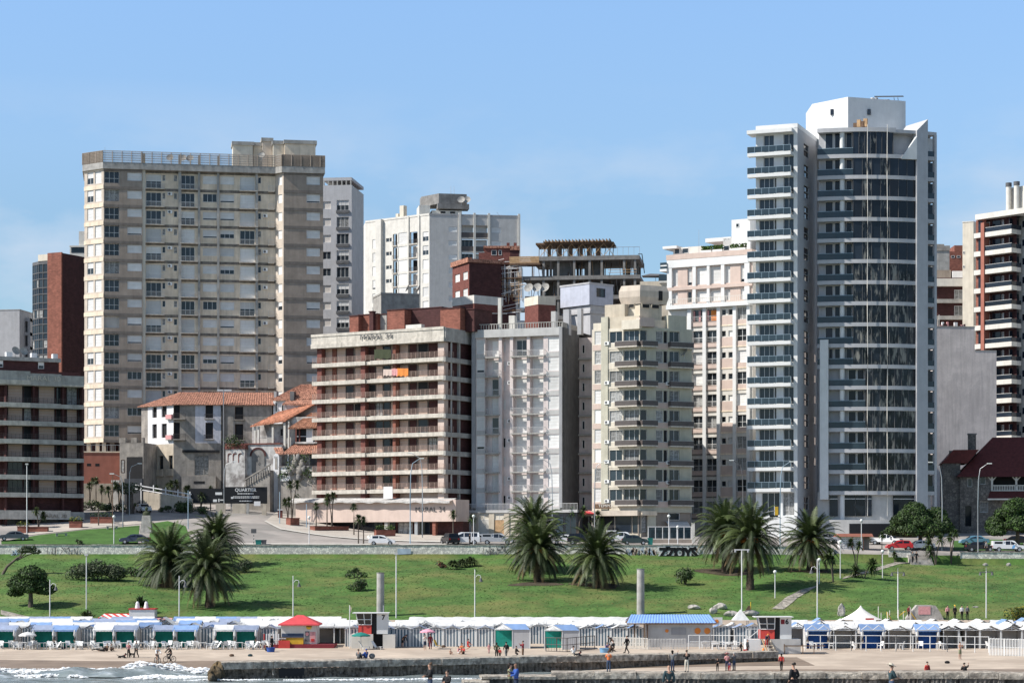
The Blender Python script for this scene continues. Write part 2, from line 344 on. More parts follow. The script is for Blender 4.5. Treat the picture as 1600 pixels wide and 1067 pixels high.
def patch(name,c,rx,ry,m,off=.035,kind='structure'):
 mb=MB();rows=[]
 for j in range(5):
  r=[]
  for i in range(20):
   a=2*math.pi*i/20;q=j/4*(1+.18*math.sin(3*a+c.x))
   x,y=c.x+rx*q*math.cos(a),c.y+ry*q*math.sin(a);r.append((x,y,ground(x,y)+off))
  rows.append(r)
 mb.grid(rows,m,True,True);return tag(mb.obj(name),kind=kind)
for px,py,rx,ry in((838,912,3.6,3),(932,914,3.4,2.6),(264,914,3,2.4),(1135,893,4,3),(1268,892,3,2.2)):patch('soil',hg(px,py),rx,ry,'soil')
drape('path',[(1206,951),(1228,933),(1252,921),(1276,915)],[(1224,952),(1246,934),(1264,923),(1279,915)],'path_stone',hg,.05,3)
drape('path',[(1316,905),(1340,899),(1375,890),(1405,881),(1440,876)],[(1318,902),(1342,895),(1372,886),(1400,876),(1440,873)],'path_stone',hg,.05,3)
drape('path',[(1,960),(30,966),(60,974)],[(1,953),(30,960),(62,968)],'path_stone',hg,.05,3)
def tufts(name,n,x0,x1,y0,y1,ms):
 rnd=random.Random(99);mb=MB()
 for _ in range(n):
  x,y=rnd.uniform(x0,x1),rnd.uniform(y0,y1);z=ground(x,y);k=math.sin(x*.21+1.3*math.sin(y*.17))+math.sin(y*.31-x*.05)+rnd.gauss(0,.8)
  a=rnd.uniform(0,6.28);w,h=rnd.uniform(.08,.24),rnd.uniform(.025,.085);c,s=math.cos(a)*w,math.sin(a)*w
  mb.poly([(x-c,y-s,z-.02),(x+c,y+s,z-.02),(x+c*.5+rnd.uniform(-.1,.1),y+s*.5,z+h)],ms[0]if k>.9 else ms[1]if k>-1.1 else ms[2])
 return tag(mb.obj(name),kind='stuff')
mk('tuft_dry',(.20,.19,.07),.95,.15,1.);mk('tuft',(.075,.145,.035),.95,.15,1.);mk('tuft_deep',(.048,.105,.026),.95,.15,1.)
tufts('grass',30000,-80,80,280.5,334,('tuft_dry','tuft','tuft_deep'))
def mk_water():
 m=bpy.data.materials.new('water');m.use_nodes=True;MATS['water']=m;nt=m.node_tree;N=nt.nodes;L=nt.links;b=N['Principled BSDF']
 b.inputs['Roughness'].default_value=.14;b.inputs['Specular IOR Level'].default_value=.6
 t=N.new('ShaderNodeTexCoord');mp=N.new('ShaderNodeMapping');mp.inputs['Scale'].default_value=(.45,1.0,1);L.new(t.outputs['Object'],mp.inputs[0])
 n1=N.new('ShaderNodeTexNoise');n1.inputs['Scale'].default_value=1.3;n1.inputs['Detail'].default_value=6;L.new(mp.outputs[0],n1.inputs[0])
 r=N.new('ShaderNodeValToRGB');r.color_ramp.elements[0].position=.46;r.color_ramp.elements[0].color=(.20,.235,.235,1);r.color_ramp.elements[1].position=.74;r.color_ramp.elements[1].color=(.55,.60,.64,1)
 e=r.color_ramp.elements.new(.62);e.color=(.29,.325,.33,1)
 L.new(n1.outputs[0],r.inputs[0]);L.new(r.outputs[0],b.inputs['Base Color'])
 bp=N.new('ShaderNodeBump');bp.inputs['Strength'].default_value=.9;bp.inputs['Distance'].default_value=.35;L.new(n1.outputs[0],bp.inputs['Height']);L.new(bp.outputs[0],b.inputs['Normal'])
mk_water()
def swell(x,y):
 return.07*math.sin(x*.35+y*.9)+.06*math.sin(x*.8-y*.5+2)+.05*math.sin(y*1.7+x*.2)
mb=MB();mb.grid([[(x,y,swell(x,y))for x in lin(-120,120,160)]for y in lin(60,232,130)],'water');tag(mb.obj('sea'),kind='structure')
def ridge(name,X0,X1,yc,hmax,m,seed,wid):
 rnd=random.Random(seed);mb=MB();rows=[];nx=int((X1-X0)/.22);ph=[rnd.uniform(0,6)for _ in range(8)]
 hh=lambda x:hmax*sm(0,.08,(x-X0)/(X1-X0))*sm(0,.12,1-(x-X0)/(X1-X0))*(.55+.25*math.sin(x*.31+ph[0])+.15*math.sin(x*.83+ph[1])+.1*math.sin(x*1.9+ph[2]))
 if m=='water':
  for j in range(13):
   v=j/12*2-1;rows.append([(x,yc(x)+v*wid*(1+.25*math.sin(x*.5+ph[3]))+.3*math.sin(x*1.3+ph[4]),hh(x)*max(0,1-v*v)**.8+.03)for x in lin(X0,X1,nx)])
  mb.grid(rows,m)
 else:
  n=int((X1-X0)*wid*95)
  for _ in range(n):
   x=rnd.uniform(X0,X1);v=max(-1,min(1,rnd.gauss(0,.5)));h=max(.02,hh(x))*(1-v*v)*rnd.random()**.6;y=yc(x)+v*wid+.3*math.sin(x*1.3)
   r=rnd.uniform(.03,.17)*(.7+hmax*.3);c=Vector((x,y,h+.02));k=5;a0=rnd.uniform(0,6)
   top=c+Vector((rnd.uniform(-.5,.5)*r,rnd.uniform(-.5,.5)*r,r*.7));e=1.2+1.6*rnd.random();ring=[c+Vector((e*r*rnd.uniform(.7,1.2)*math.cos(a0+6.283*i/k),r*rnd.uniform(.7,1.2)*math.sin(a0+6.283*i/k),-r*.3*rnd.random()))for i in range(k)]
   for i in range(k):mb.poly([ring[i],ring[(i+1)%k],top],m,True)
 return tag(mb.obj(name),kind='stuff' if m=='foam' else 'structure')
crest=lambda x:214.5+.05*(x+32)+.7*math.sin(x*.16)
ridge('sea',-60,-24,lambda x:crest(x)-1.2,.95,'water',1,2.4)
ridge('wave_foam',-62,-27,crest,1.35,'foam',2,1.0)
ridge('wave_foam',-62,-25,lambda x:crest(x)-.9,.6,'foam',9,.7)
ridge('wave_foam',-36,-20,lambda x:209.5+.12*(x+30),.45,'foam',3,1.3)
ridge('wave_foam',-47,-40,lambda x:210.3+.3*math.sin(x),.4,'foam',4,.5)
ridge('wave_foam',-58,-24,lambda x:220.5+.5*math.sin(x*.4),.2,'foam',5,.5)
ridge('wave_foam',-60,-34,lambda x:224.2+.6*math.sin(x*.33),.15,'foam',8,.4)
ridge('wave_foam',-30,-2,lambda x:205.0+.06*(x+30)+.3*math.sin(x*.7),.12,'foam',6,.25)
# ------------------------------------------------------------------ buildings: frame, faces, windows, balconies
MESHES={}
class Bld:
 def __init__(s,name,label,cat,pA,YA,pB,YB,zb):
  A=Vector((WX(pA,YA),YA));B=Vector((WX(pB,YB),YB));d=B-A
  s.A=A;s.w=d.length;s.ang=math.atan2(d.y,d.x);s.zb=zb
  s.root=thing(name,label,cat,(A.x,A.y,zb),s.ang);s.parts=[]
 def front(s,c=0.):return Face(s,0,c,0)
 def right(s,x=None):return Face(s,s.w if x is None else x,0,90)
 def left(s,x=0.,d=10.):return Face(s,x,d,-90)
 def add(s,mb,name,label=None):
  o=mb.obj(name,s.root)
  if label:o['label']=label
  return o
 def part(s,name,key,gen,loc,rz,subs=(),size=1.):s.parts.append((size,name,key,gen,loc,rz,subs))
 def done(s):
  by={}
  for p in s.parts:by.setdefault(p[1],[]).append(p)
  for n,ps in by.items():
   ps.sort(key=lambda p:-p[0])
   for size,name,key,gen,loc,rz,subs in ps[:100]:
    k=(name,)+tuple(key)
    if k not in MESHES:
     mb=MB();gen(mb);MESHES[k]=mb.mesh(name)
    o=link(name,MESHES[k],s.root,loc,rz)
    for sn,sk,sg in subs:
     k2=(sn,)+tuple(sk)
     if k2 not in MESHES:
      mb=MB();sg(mb);MESHES[k2]=mb.mesh(sn)
     link(sn,MESHES[k2],o)
   if len(ps)>100:
    mb=MB()
    for size,name,key,gen,loc,rz,subs in ps[100:]:
     mb.T=Matrix.Translation(loc)@Matrix.Rotation(rz,4,'Z');gen(mb)
     for q in subs:q[2](mb)
    o=mb.obj(n,s.root);o['kind']='stuff'
  return s
class Face:
 """u runs along the wall to the right as seen from outside, v outward, z up; origin (ox, oy) in the building's frame"""
 def __init__(s,b,ox,oy,deg):
  s.b=b;s.o=Vector((ox,oy));s.a=R(deg);s.U=Vector((math.cos(s.a),math.sin(s.a)));s.V=Vector((s.U.y,-s.U.x));s.ops=[]
  c,n=math.cos(b.ang),math.sin(b.ang);rot=lambda p:Vector((p.x*c-p.y*n,p.x*n+p.y*c))
  s.wo=b.A+rot(s.o);s.wu=rot(s.U);s.wv=rot(s.V)
 def P(s,u,v,z):p=s.o+s.U*u+s.V*v;return Vector((p.x,p.y,z))
 def u(s,px,v=0.):
  k=(px-800)/F;O=s.wo+s.wv*v
  return(k*O.y-O.x)/(s.wu.x-k*s.wu.y)
 def z(s,py,u=0.,v=0.):
  Y=(s.wo+s.wu*u+s.wv*v).y;return WZ(py,Y)-s.b.zb
 def box(s,mb,u0,u1,v0,v1,z0,z1,m,top=None):
  c=[s.P(a,b,z)for z in(z0,z1)for a,b in((u0,v1),(u1,v1),(u1,v0),(u0,v0))]
  mb.faces8(c,m,top)
 def quad(s,mb,u0,u1,v,z0,z1,m):mb.poly([s.P(u0,v,z0),s.P(u1,v,z0),s.P(u1,v,z1),s.P(u0,v,z1)],m)
 def wall(s,mb,u0,u1,z0,z1,m,d=.22,v=0.,colm=None):
  ops=[o for o in s.ops if o[0]>=u0-.01 and o[1]<=u1+.01 and o[2]>=z0-.01 and o[3]<=z1+.01 and abs(o[4]-v)<1e-6]
  us=sorted({round(x,3)for o in ops for x in o[:2]}|{round(u0,3),round(u1,3)});zs=sorted({round(x,3)for o in ops for x in o[2:4]}|{round(z0,3),round(z1,3)})
  hole=set()
  for o in ops:
   for i in range(len(us)-1):
    if o[0]-.005<=us[i]and us[i+1]<=o[1]+.005:
     for j in range(len(zs)-1):
      if o[2]-.005<=zs[j]and zs[j+1]<=o[3]+.005:hole.add((i,j))
  for j in range(len(zs)-1):
   i=0
   while i<len(us)-1:
    if(i,j)in hole:i+=1;continue
    k=i
    while k+1<len(us)-1 and(k+1,j)not in hole:k+=1
    s.quad(mb,us[i],us[k+1],v,zs[j],zs[j+1],m);i=k+1
  for a,b,c,e,_ in ops:
   for q in(((a,c),(b,c)),((b,c),(b,e)),((b,e),(a,e)),((a,e),(a,c))):
    (ua,za),(ub,zb)=q
    mb.poly([s.P(ua,v,za),s.P(ub,v,zb),s.P(ub,v-d,zb),s.P(ua,v-d,za)],m)
 def win(s,u0,u1,z0,z1,kind='sh',v=0.,d=.18,fr='frame',name='window'):
  s.ops.append((round(u0,3),round(u1,3),round(z0,3),round(z1,3),v))
  w,h=round(u1-u0,2),round(z1-z0,2)
  g,subs=window(w,h,kind,fr)
  s.b.part(name,(w,h,kind,fr),g,s.P(u0,v-d,z0),s.a,subs,w*h)
 def panel(s,u0,u1,z0,z1,kind,v,fr='frame',name='window'):
  """a window unit standing on a plane that needs no hole cut (back wall of a loggia)"""
  w,h=round(u1-u0,2),round(z1-z0,2);g,subs=window(w,h,kind,fr)
  s.b.part(name,(w,h,kind,fr),g,s.P(u0,v,z0),s.a,subs,w*h)
 def balcony(s,u0,u1,z,depth,style='bars',h=1.,th=.16,slab='slab',rm='rail',v=0.,name='balcony'):
  w=round(u1-u0,2)
  def g(mb):mb.box(0,w,-depth,0,-th,0,slab)
  s.b.part(name,(w,depth,th,slab),g,s.P(u0,v,z),s.a,[('railing',(w,depth,style,h,rm),lambda mb:railing(mb,w,depth,style,h,rm))],w)
 def ac(s,u,z,v=0.):
  def g(mb):mb.box(0,.8,-.34,-.02,0,.55,'plastic');mb.cyl((.3,-.345,.28),(.3,-.36,.28),.21,.21,10,'grey_dark')
  s.b.part('air_conditioner',(),g,s.P(u,v,z),s.a,(),.5)
def window(w,h,kind,fr):
 f=.06;dp=.07
 def frame(mb):
  for a in((0,w,0,f),(0,w,h-f,h),(0,f,f,h-f),(w-f,w,f,h-f)):mb.box(a[0],a[1],-.03,dp,a[2],a[3],fr)
  if kind in('gl','cur','mix','half','gb'):
   n=max(1,round(w/.95))
   for i in range(1,n):mb.box(w*i/n-.03,w*i/n+.03,-.015,dp,f,h-f,fr)
  if kind=='mix' and h>1.6:mb.box(f,w-f,-.02,dp,.85,.91,fr)
 G={'gl':'glass','gb':'glass_blue','cur':'curtain','dk':'dark','mix':'glass','half':'glass','gd':'glass_dark','bk':'brick_dark'}  # bk pane: shadowed brick painted as a dark brick panel
 def pane(z0,z1,m,y=.03):
  return lambda mb:mb.poly([(f,y,z0),(w-f,y,z0),(w-f,y,z1),(f,y,z1)],m)
 def shut(z0,m='shutter'):
  def g(mb):
   mb.poly([(f,.012,z0),(w-f,.012,z0),(w-f,.012,h-f),(f,.012,h-f)],m)
   n=max(2,int((h-z0)/.5))
   for i in range(1,n):mb.box(f,w-f,0,.011,z0+(h-f-z0)*i/n,z0+(h-f-z0)*i/n+.03,'shutter_beige')
  return g
 if kind=='sh':return frame,[('roller_shutter',(w,h,1),shut(f))]
 if kind=='sb':return frame,[('roller_shutter',(w,h,2),shut(f,'shutter_beige'))]
 if kind=='pn':return frame,[('roller_shutter',(w,h,3),shut(f,'panel'))]
 if kind=='half':return frame,[('roller_shutter',(w,h,4),shut(h*.5)),('pane',(w,h,'half'),pane(f,h*.5,'glass'))]
 if kind=='low':return frame,[('roller_shutter',(w,h,5),shut(h*.18)),('pane',(w,h,'low'),pane(f,h*.18,'glass_dark'))]
 return frame,[('pane',(w,h,kind),pane(f,h-f,G[kind]))]
def railing(mb,w,d,style,h,m):
 t=.04
 if style in('bars','pipes'):
  for a,b,c,e in((0,w,-d,-d+t),(0,t,-d+t,0),(w-t,w,-d+t,0)):mb.box(a,b,c,e,h-t,h,m)
  n=max(2,int(w/(.16 if style=='bars' else 1.1)))
  for i in range(n+1):
   x=t/2+(w-t)*i/n;mb.box(x-.012,x+.012,-d+.005,-d+.03,0,h-t,m)
  k=max(1,int(d/(.2 if style=='bars' else 1.)))
  for i in range(1,k):
   for x in(.01,w-.03):mb.box(x,x+.02,-d+d*i/k,-d+d*i/k+.02,0,h-t,m)
  if style=='pipes':
   for q in(.3,.55,.8):
    mb.box(0,w,-d+.008,-d+.028,h*q-.014,h*q+.014,m)
    for x in(.008,w-.028):mb.box(x,x+.02,-d+.03,0,h*q-.014,h*q+.014,m)
 elif style=='glass':
  mb.box(0,w,-d,-d+.03,.06,h-.05,'glass_rail');mb.box(0,.03,-d+.03,0,.06,h-.05,'glass_rail');mb.box(w-.03,w,-d+.03,0,.06,h-.05,'glass_rail')
  mb.box(-.01,w+.01,-d-.01,-d+.04,h-.05,h,m)
  n=max(2,round(w/1.3))
  for i in range(n+1):x=w*i/n;mb.box(x-.02,x+.02,-d-.012,-d-.001,0,h-.05,m)
 elif style=='solid':
  mb.box(0,w,-d,-d+.07,0,h,m);mb.box(0,.07,-d+.07,0,0,h,m);mb.box(w-.07,w,-d+.07,0,0,h,m)
  mb.box(-.005,w+.005,-d-.01,-d+.08,h,h+.04,'rail')
def shell(b,mb,x0,x1,y0,y1,z0,z1,m,front=False,roofm='concrete',left=True,right=True):
 if left:mb.poly([(x0,y1,z0),(x0,y0,z0),(x0,y0,z1),(x0,y1,z1)],m)
 if right:mb.poly([(x1,y0,z0),(x1,y1,z0),(x1,y1,z1),(x1,y0,z1)],m)
 mb.poly([(x1,y1,z0),(x0,y1,z0),(x0,y1,z1),(x1,y1,z1)],m)
 if front:mb.poly([(x0,y0,z0),(x1,y0,z0),(x1,y0,z1),(x0,y0,z1)],m)
 mb.poly([(x0,y0,z1),(x1,y0,z1),(x1,y1,z1),(x0,y1,z1)],roofm)
def text_mesh(body,size,m,ext=.03,bold=0.,sx=1.):
 c=bpy.data.curves.new('lettering','FONT');c.body=body;c.size=size;c.extrude=ext;c.offset=bold;c.align_x='CENTER';c.align_y='CENTER'
 o=bpy.data.objects.new('tmp',c);COL.objects.link(o);dg=bpy.context.evaluated_depsgraph_get()
 me=bpy.data.meshes.new_from_object(o.evaluated_get(dg));COL.objects.unlink(o);bpy.data.objects.remove(o);bpy.data.curves.remove(c)
 me.name='lettering';me.materials.clear();me.materials.append(MATS[m])
 for v in me.vertices:v.co.x*=sx
 return me
def letters(b,face,body,px,py,size,m,v,sx=1.,bold=0.,name='lettering'):
 """raised letters on a face of a building"""
 u=face.u(px,v);z=face.z(py,u,v);me=text_mesh(body,size,m,.03,bold,sx)
 o=link(name,me,b.root,face.P(u,v+.03,z));o.rotation_euler=(R(90),0,face.a);return o
rc=random.choice
def pick(*kw):
 r=random.random()*sum(w for _,w in kw)
 for k,w in kw:
  r-=w
  if r<=0:return k
 return kw[-1][0]
def dish(b,p,r=.6,aim=(-.3,-1,.5)):
 mb=MB();q=Vector(aim).normalized().to_track_quat('Z','Y');rows=[]
 for j in range(5):
  t=j/4;rows.append([Vector((0,0,r+.3))+q@Vector((r*t*math.cos(a),r*t*math.sin(a),.35*r*t*t))for a in lin(0,2*math.pi,12)[:-1]])
 mb.grid(rows,'concrete',True,True);mb.cyl((0,0,0),(0,0,r+.3),.05,.05,6,'metal');mb.cyl(Vector((0,0,r+.3)),Vector((0,0,r+.3))+q@Vector((0,0,.8*r)),.02,.02,5,'metal')
 return mb.obj('satellite_dish',b.root,p)
# ------------------------------------------------------------------ tall beige tower on the left hill
def tower_beige():
 b=Bld('apartment_tower','tall beige and taupe apartment tower with a lattice roof terrace','apartment building',162,400,505,406.4,22)
 f=b.front();zt=f.z(264);zb=f.z(688);n=15;fh=(zt-zb)/n;rt=f.z(236)
 mb=MB()
 L=4.9;g=Face(b,-L*math.cos(R(45)),L*math.sin(R(45)),-45)
 xs2,xe2=f.u(222.5),f.u(430);c2=Face(b,0,.9,0);x2a,x2b=c2.u(223.5,0),c2.u(430,0)
 p4=Face(b,0,-1.1,0);x4a,x4b=p4.u(443),p4.u(505)
 ch=Face(b,x2b,.9,0);dx=x4a-x2b;ch=Face(b,x2b,.9,math.degrees(math.atan2(-2.0,dx)));cl=math.hypot(dx,2.0)
 gA,gB=g.u(136.5),g.u(146);gC,gD=g.u(148.5),g.u(158.5)
 wA,wB=f.u(163),f.u(186);wC,wD=f.u(199),f.u(221.5)
 for k in range(n):
  z=zb+k*fh
  g.win(gA,gB,z+.75,z+fh-.25,pick(('sh',5),('half',1)),d=.1);g.win(gC,gD,z+.75,z+fh-.25,'sh',d=.1)
  f.win(wA,wB,z+.75,z+fh-.35,pick(('mix',4),('cur',2),('sb',1)),d=.55);f.win(wC,wD,z+1.25,z+fh-.55,pick(('sh',4),('low',2),('gl',1)))
  for a,e in((228,252),(283,304),(375,398)):
   c2.win(c2.u(a),c2.u(e),z+.15,z+fh-.6,pick(('sh',5),('mix',3),('half',1.5)))
   c2.balcony(c2.u(a)-.1,c2.u(e)+.6,z+.1,.75,'bars',.85)
  for a,e in((317,339),(344,366)):c2.win(c2.u(a),c2.u(e),z+1.15,z+fh-.6,pick(('sh',5),('gl',1),('half',1),('low',1)))
  for a,e in((253.5,258.5),(271.5,277),(403,408)):c2.win(c2.u(a),c2.u(e),z+1.5,z+fh-.6,pick(('gl',2),('cur',1)))
  if random.random()<.75:c2.ac(c2.u(262),z+2.1)
  if random.random()<.5:c2.ac(c2.u(411),z+1.8)
  c2.balcony(c2.u(419),c2.u(428),z+.1,.8,'bars',.9)
  ch.win(ch.u(434.5),ch.u(441),z+1.1,z+fh-.6,pick(('sh',2),('half',1)),d=.1)
  p4.win(p4.u(479),p4.u(500),z+1.2,z+fh-.55,pick(('sh',5),('low',1),('half',1)))
 f.wall(mb,0,xs2,zb,zt,'taupe',.6);g.wall(mb,0,L,zb,zt,'beige_lit',.15);c2.wall(mb,x2a,x2b,zb,zt,'beige');ch.wall(mb,0,cl,zb,zt,'beige_lit');p4.wall(mb,x4a,x4b,zb,zt,'taupe')
 f.quad(mb,xs2,xs2,0,zb,zt,'taupe')
 mb.poly([(xs2,0,zb),(xs2,.9,zb),(xs2,.9,zt),(xs2,0,zt)],'taupe')
 mb.poly([(x4b,-1.1,zb),(x4b,14,zb),(x4b,14,zt),(x4b,-1.1,zt)],'taupe');mb.poly([(x4b,14,zb),(g.o.x,14,zb),(g.o.x,14,zt),(x4b,14,zt)],'taupe')
 go=g.o;mb.poly([(go.x,14,zb),(go.x,go.y,zb),(go.x,go.y,zt),(go.x,14,zt)],'beige_lit')
 b.add(mb,'wall')
 for k in range(n+1):
  z=zb+k*fh
  def band(q,z=z):
   f.box(q,0,xs2,-.5,.07,z-.35,z+.12,'taupe_dark');g.box(q,-.05,L,-.5,.08,z-.3,z+.42,'beige');c2.box(q,x2a,x2b,-.5,.06,z-.38,z+.1,'band');p4.box(q,x4a,x4b,-.5,.07,z-.35,z+.15,'taupe_dark')
  q=MB();band(q);b.add(q,'floor_band')
 for px,wd,dp,m in((224.8,.55,.75,'cream_light'),(281,.5,.6,'concrete'),(311,.4,.5,'concrete'),(341,.4,.5,'concrete'),(401,.4,.5,'concrete')):
  q=MB();u=c2.u(px);c2.box(q,u-wd/2,u+wd/2,-.2,dp,zb-1,rt-.2,m);b.add(q,'pier')
 q=MB();pts=[(go.x-.35,14),(go.x-.35,go.y-.2),(-.15,-.4),(xs2,-.4),(x2b,-.15),(x4a-.3,-1.5),(x4b+.3,-1.5),(x4b+.3,14)]
 q.prism(pts,zt,zt+1.15,'concrete');b.add(q,'roof')
 q=MB();z0,z1=zt+1.15,rt;e=pts[1:7]
 for i in range(len(e)-1):
  a,c=Vector(e[i]),Vector(e[i+1]);n_=max(2,int((c-a).length/.17));dr=(c-a).normalized();nm=Vector((dr.y,-dr.x))
  sol=i in(0,4)
  for j in range(n_+1):
   p=a.lerp(c,j/n_);w_=.08 if not j%10 else.036
   q.cyl((p.x,p.y,z0),(p.x,p.y,z1),w_,w_,4,'taupe',False)
  for zz in lin(z0,z1,5 if not sol else 8):
   q.faces8([(a.x,a.y,zz-.04),(c.x,c.y,zz-.04),(c.x,c.y+.06,zz-.04),(a.x,a.y+.06,zz-.04),(a.x,a.y,zz+.04),(c.x,c.y,zz+.04),(c.x,c.y+.06,zz+.04),(a.x,a.y+.06,zz+.04)],'taupe' if sol else 'concrete')
  if sol:q.poly([(a.x,a.y+.15,z0),(c.x,c.y+.15,z0),(c.x,c.y+.15,z1),(a.x,a.y+.15,z1)],'cream' if i==0 else 'taupe')
 b.add(q,'lattice_screen')
 r=Face(b,0,5,0)
 for a,e,t,d0,d1,m in((364,395,226,0,4,'cream_light'),(396,412,225,1,6,'cream_light'),(410,425,219,0,5,'beige_lit'),(427,446,226,-2,5,'cream_light'),(445,493,226,-3,5,'beige')):
  q=MB();r.box(q,r.u(a,-d0),r.u(e,-d0),-d1,-d0,zt+1.15,r.z(t,20),m);r.box(q,r.u(a,-d0)-.2,r.u(e,-d0)+.25,-d1-.2,-d0+.25,r.z(t,20),r.z(t,20)+.65,'concrete');b.add(q,'penthouse')
 for px in(266,286,297):dish(b,r.P(r.u(px),0,zt+2.1),.7)
 dish(b,p4.P(p4.u(409,-3),-3,zt+2.6),.6)
 q=MB();u=r.u(387);q.cyl(r.P(u,-2,zt+3),r.P(u,-2,zt+7),.04,.02,5,'metal');u=r.u(164,3);q.cyl(r.P(u,3,zt+1),r.P(u,3,rt+1),.04,.03,5,'metal');b.add(q,'antenna')
 q=MB()
 for px in(136,150,160):
  p=g.P(g.u(px),-.4,0);q.box(p.x-.35,p.x+.35,p.y,p.y+.8,0,zb-.3,'beige')
 for px in(175,200):p=f.P(f.u(px),-.6,0);q.box(p.x-.4,p.x+.4,p.y,p.y+.8,0,zb-.3,'taupe')
 b.add(q,'pillar')
 q=MB();q.box(go.x+2,x4b-.5,4,13,0,zb,'brick_dark');b.add(q,'ground_floor')
 b.done()
 w=Bld('retaining_wall','terracotta painted retaining wall under the beige tower','wall',128,391,187,391.5,15);f=w.front();q=MB()
 f.box(q,0,w.w,-1.5,0,f.z(755),f.z(707,5),'redwall');w.add(q,'wall');q=MB();f.box(q,-.1,w.w,-1.6,.12,f.z(707,5),f.z(705,5),'beige');w.add(q,'coping')
 q=MB();f.box(q,0,w.w,-1.5,.1,0,f.z(755),'oldbeige');w.add(q,'plinth')
 q=MB()
 for u in(f.u(139),f.u(152)):f.box(q,u-.35,u+.35,-.1,.02,f.z(728),f.z(724),'dark')
 w.add(q,'vent_opening')
 q=MB()
 for u in lin(.2,w.w-.2,9):f.box(q,u,u+.05,-.8,-.75,f.z(705,5),f.z(694,5),'metal')
 f.box(q,0,w.w,-.8,-.75,f.z(695,5),f.z(694.3,5),'metal');w.add(q,'railing')
 b=Bld('apartment_tower','plain grey tower half hidden behind the lattice-topped beige tower','apartment building',490,442,549.5,441,20);f=b.front();mb=MB();zt=f.z(289,8);fh=3.3
 for k in range(17):
  z=f.z(326,8)-k*fh
  f.win(f.u(504),f.u(517),z,z+1.5,pick(('sb',3),('gl',1)))
  f.win(f.u(526),f.u(545),z-.3,z+1.7,pick(('half',3),('gl',2),('cur',1)))
  q=MB();f.box(q,f.u(525.5),f.u(545.5),-.05,.25,z-.9,z-.32,'grey_dark');b.add(q,'planter')
 f.wall(mb,0,b.w,0,zt,'lilac');shell(b,mb,0,b.w,0,12,0,zt,'grey_light');b.add(mb,'wall')
 q=MB();f.box(q,f.u(505),b.w,-12,0,zt+.9,zt+1.5,'lilac')
 for u in lin(f.u(506),b.w-.2,6):f.box(q,u-.12,u+.12,-.3,-.02,zt,zt+.9,'concrete')
 b.add(q,'parapet');b.done()
tower_beige()
